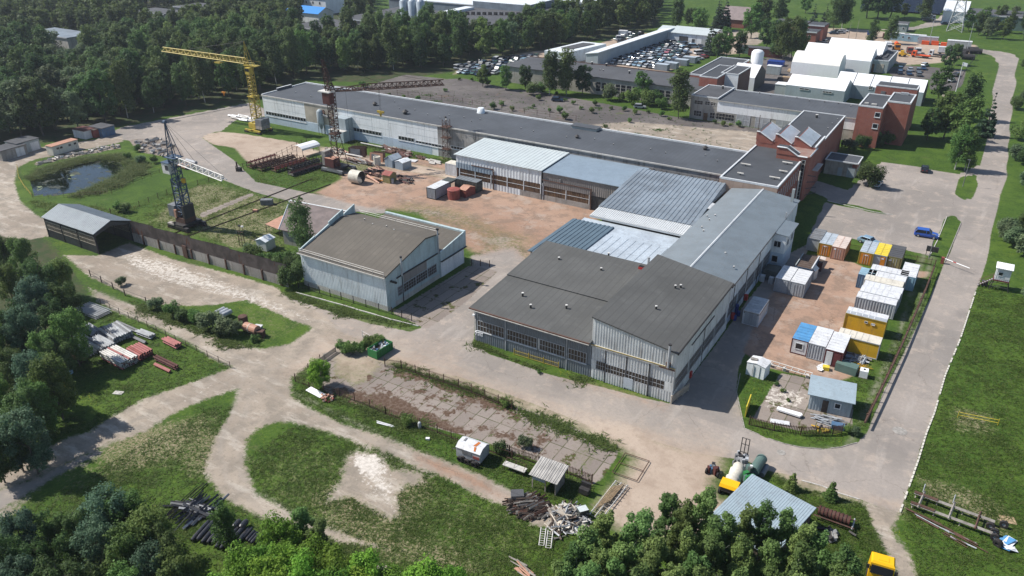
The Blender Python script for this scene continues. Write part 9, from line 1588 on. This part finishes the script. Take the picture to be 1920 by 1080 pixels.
# ---- near plants on the left and centre
for px,py,k,s,lb in ((604,727,'nl0',.42,'young green tree in the fence corner of the slab ground'),(572,482,'bi',1.15,'drooping birch between tiled shed and hangar'),(548,535,'rb',.72,'dense tree mass between the corrugated wall and the hangar')):TP(k,px,py,s,lb)
for i,(px,py,k,s) in enumerate(((478,490,'bu0',1.3),(498,500,'bu0',1.2),(515,515,'bu2',1.4),(530,500,'bu0',1.3),(470,475,'bu1',.9),(540,510,'rb',.45),(555,500,'bu2',1.3))):TP(k,px,py,s,'bush in the clump behind the end of the corrugated wall','clump_bush','bush','bushes behind the end of the corrugated wall')
for i,(px,py,k,s) in enumerate(((294,580,'bu1',.9),(325,592,'bu0',1.0),(345,600,'bu2',.9),(365,604,'bu0',.9),(395,616,'bu1',1.35),(412,628,'bu2',.8),(430,628,'bu1',1.3),(445,622,'bu1',.8),(480,640,'we',1.2))):TP(k,px,py,s,'bush in the row between the track and the rusty tank','track_bush','bush','bushes in the row above the track')
for i,(px,py) in enumerate(((650,662),(662,664),(674,662),(684,656),(694,650),(704,652),(712,648),(642,658))):TP('bu0',px,py,.75,'ivy-like green growth on the fence left of the green skip','ivy_bush','bush','ivy growth on the fence by the skip')
for i,(px,py,k,s) in enumerate(((762,798,'bu0',.65),(946,762,'bu0',.55),(940,850,'bu2',.7),(985,838,'bu1',.7),(265,306,'bu1',.9),(240,298,'bu0',.7),(258,284,'bu0',.8),(224,396,'bu0',.9),(235,398,'bu2',.9),(290,306,'bu0',.8),(228,535,'bu1',.7),(600,690,'we',.9),(1010,700,'we',.6),(1455,722,'we',.6),(1468,735,'we',.6),(1478,752,'we',.5),(1590,812,'bu0',.5),(1602,815,'bu1',.5))):
    TP(k,px,py,s,'lone small bush or weed clump on open ground near tracks and fences','small_bush','bush','small scattered bushes on open ground')
TP('sp2',1483,918,1.0,'small young spruce on the verge nearer the blue-roofed shed','young_spruce');TP('sp2',1556,935,1.02,'small young spruce on the verge nearer the road end','young_spruce')
# big near trees, surveyed by the pixel of their top and their height
TH={'nb0':11,'nb1':11,'nb2':11,'nl0':11,'nl1':11,'np0':12,'np1':12,'np2':12,'bi':11,'bi2':12}
def TT(lst,h0,h1,keys,label,name,group,wr=(.7,.9)):
    for i,(px,py) in enumerate(lst):
        h=rt.uniform(h0,h1);k=keys[i % len(keys)];x,y,_=P(px,py,h);s=h/TH[k]*.92;tree(k,x,y,s*rt.uniform(*wr),rt.uniform(0,6.28),label,name,'tree',group,s)
TT([(-5,432),(28,440),(60,476),(100,482),(52,515),(112,518),(0,490),(85,548),(118,575),(30,570),(95,625),(70,615),(0,560),(78,660),(40,655),(5,640),(55,710),(25,710),(-20,700),(28,765),(5,775),(-20,600),(-30,800)],8,11,['nb1','nb2','nb1','nb2','nb0'],'dark leafy tree in the mass along the left edge','edge_tree','dark trees along the left edge')
TT([(190,912),(222,922),(130,945),(70,945),(20,955),(258,955),(290,985),(110,985),(165,975),(225,985),(40,1000),(-10,990),(275,1020),(318,1030),(90,1040),(160,1045),(10,1050),(230,1055),(310,1065),(350,1075)],8,10.5,['nb0','nb2','nb1','bi'],'blue-green or dark tree in the mass at the bottom left corner','corner_tree','trees filling the bottom left corner')
TT([(408,928)],8,8.2,['bi2'],'slender dark green tree rising between the black pipes','slender_tree',None)
TT([(560,938),(520,968),(590,965)],8,9,['np1','nl0'],'mid-green young tree just behind the bright maples','young_tree','mid-green trees behind the bright maples')
TT([(462,1025),(492,1030),(535,1018),(580,1015),(625,1022),(675,1035),(440,1060),(500,1055),(560,1050),(620,1060),(670,1065),(725,1062),(400,1075),(790,1062),(835,1060)],8.5,10,['nl0','nl1'],'bright yellow-green maple at the bottom edge left of centre','maple','bright maples at the bottom edge')
TT([(1140,950),(1200,945),(1262,917),(1285,930),(1325,905),(1362,952),(1407,937),(1440,935),(1478,950),(1524,968),(1108,985),(1085,1012),(1052,1050),(1020,1072),(1130,1020),(1175,1005),(1235,990),(1290,985),(1345,1000),(1400,1000),(1455,1005),(1510,1015),(1560,1030),(1595,1020),(1545,985),(1585,1045),(1612,1068),(1070,1050),(1130,1065),(1200,1055),(1265,1050),(1330,1055),(1390,1060),(1450,1060),(1520,1065),(1580,1070),(985,1090),(1060,1080),(1110,1050),(1160,1040),(1215,1020),(1310,1030)],9.5,12,['np0','np1','np2'],'young poplar in the row at the bottom edge right of centre','poplar','young poplars at the bottom edge')
# ---- grass tufts, reeds and weeds
def blades(name,polys,n,hgt,wid,mat,seed,excl=(),label=None,cat='grass'):
    r=np.random.default_rng(seed);P_=[]
    for poly,w_ in polys:
        q=np.array([P(*p)[:2] for p in poly]);lo,hi=q.min(0),q.max(0);m=int(n*w_);x=r.uniform(lo,hi,(m*3,2));s=sdist(x[:,0],x[:,1],q);x=x[s>.1][:m];k=len(x)//80;x=np.concatenate([x[k*40:],np.repeat(x[:k],40,0)+r.normal(size=(k*40,2))*.9]);P_.append(x)
    x=np.concatenate(P_)
    for e in excl:s=sdist(x[:,0],x[:,1],e);x=x[s<-.15]
    x=np.repeat(x,4,0)+r.normal(size=(len(x)*4,2))*.12;m=len(x);a=r.uniform(0,6.28,m);h=hgt*(.5+r.random(m));d=r.normal(size=(m,2))*1.3*h[:,None];h=h*.6;w_=wid*(.6+r.random(m)*.8);dx=np.cos(a)*w_/2;dy=np.sin(a)*w_/2
    v=np.zeros((m,3,3),np.float32);v[:,0,0]=x[:,0]-dx;v[:,0,1]=x[:,1]-dy;v[:,1,0]=x[:,0]+dx;v[:,1,1]=x[:,1]+dy;v[:,2,0]=x[:,0]+d[:,0];v[:,2,1]=x[:,1]+d[:,1];v[:,2,2]=h
    me=bpy.data.meshes.new(name);me.vertices.add(m*3);me.vertices.foreach_set('co',v.ravel());me.loops.add(m*3);me.loops.foreach_set('vertex_index',np.arange(m*3,dtype=np.int32));me.polygons.add(m);me.polygons.foreach_set('loop_start',np.arange(0,m*3,3,dtype=np.int32));me.materials.append(M[mat]);me.update(calc_edges=True);o=bpy.data.objects.new(name,me);COL.objects.link(o);o['kind']='stuff';o['label']=label or 'grass';o['category']=cat
EX=[g for (o_,c_,f_,g) in GP if c_ not in ('grass','dry','shade')]
NEAR=[([(-40,700),(160,560),(430,690),(200,830),(-40,900)],.2),([(-40,1000),(400,760),(470,760),(420,900),(600,1000),(560,1080),(0,1080)],.22),([(460,860),(560,790),(980,930),(1100,1000),(1000,1100),(640,1080),(500,960)],.3),([(540,700),(600,650),(620,745),(1000,870),(1100,920),(1100,1000),(960,920),(560,770)],.1),([(1690,960),(1840,530),(1930,560),(1930,1090),(1700,1090)],.3),([(1390,700),(1640,700),(1740,500),(1760,530),(1650,780),(1560,845),(1400,810)],.1),([(1430,880),(1640,940),(1680,1080),(1560,1080),(1500,960)],.1)]
blades('meadow_grass',NEAR,34000,.20,.10,'leaf_grass',4,EX,'tufts of meadow grass on the near fields')
blades('verge_weeds',[([(540,545),(680,590),(780,606),(760,615),(640,590),(540,560)],.12),([(888,640),(960,672),(1080,712),(1115,716),(1000,690),(890,650)],.12),([(730,680),(860,720),(1160,838),(1150,850),(900,745),(740,690)],.2),([(620,740),(780,795),(950,855),(1110,912),(1090,925),(900,850),(620,750)],.2),([(230,560),(310,580),(440,640),(500,650),(440,655),(300,600)],.2),([(640,260),(860,306),(850,310),(640,268)],.15)],6500,.34,.16,'leaf_bush',5,(),'rank weeds along fences and walls','weeds')
blades('reeds',[([(52,335),(80,318),(150,298),(225,290),(240,300),(190,299),(110,318),(60,340)],.5),([(236,305),(270,300),(275,330),(235,330)],.15),([(120,372),(240,322),(270,325),(230,350),(150,372)],.2)],5200,.95,.16,'leaf_reed',6,(),'reeds round the pond','reeds')
blades('yard_weeds',[([(600,165),(960,175),(1300,225),(1420,290),(1000,235),(620,172)],1)],700,.3,.25,'leaf_bush',7,(),'weeds in the cracks of the overgrown yard','weeds');blades('rail_meadow_grass',[([(230,395),(400,335),(600,380),(530,480),(250,420)],.5),([(50,375),(230,395),(240,412),(90,400)],.2),([(640,330),(560,365),(450,330),(640,280)],.3)],9000,.25,.14,'leaf_grass',8,EX,'rough grass around the crane rails')

# ---------------------------------------------------------------- thin summer haze
mb=MB();mb.box(-1500,1200,-900,1800,-1.2,66,'black');hz=single('haze',mb,None,None,(0,0,0),kind='stuff')
hm=bpy.data.materials.new('haze');hm.use_nodes=True;ht=hm.node_tree;ht.nodes.clear();ho=ht.nodes.new('ShaderNodeOutputMaterial');hv=ht.nodes.new('ShaderNodeVolumePrincipled');hv.inputs['Color'].default_value=(.80,.87,1,1);hv.inputs['Density'].default_value=.00013;hv.inputs['Anisotropy'].default_value=.3
ht.links.new(hv.outputs[0],ho.inputs['Volume']);hz.data.materials.clear();hz.data.materials.append(hm);SC.cycles.volume_bounces=0
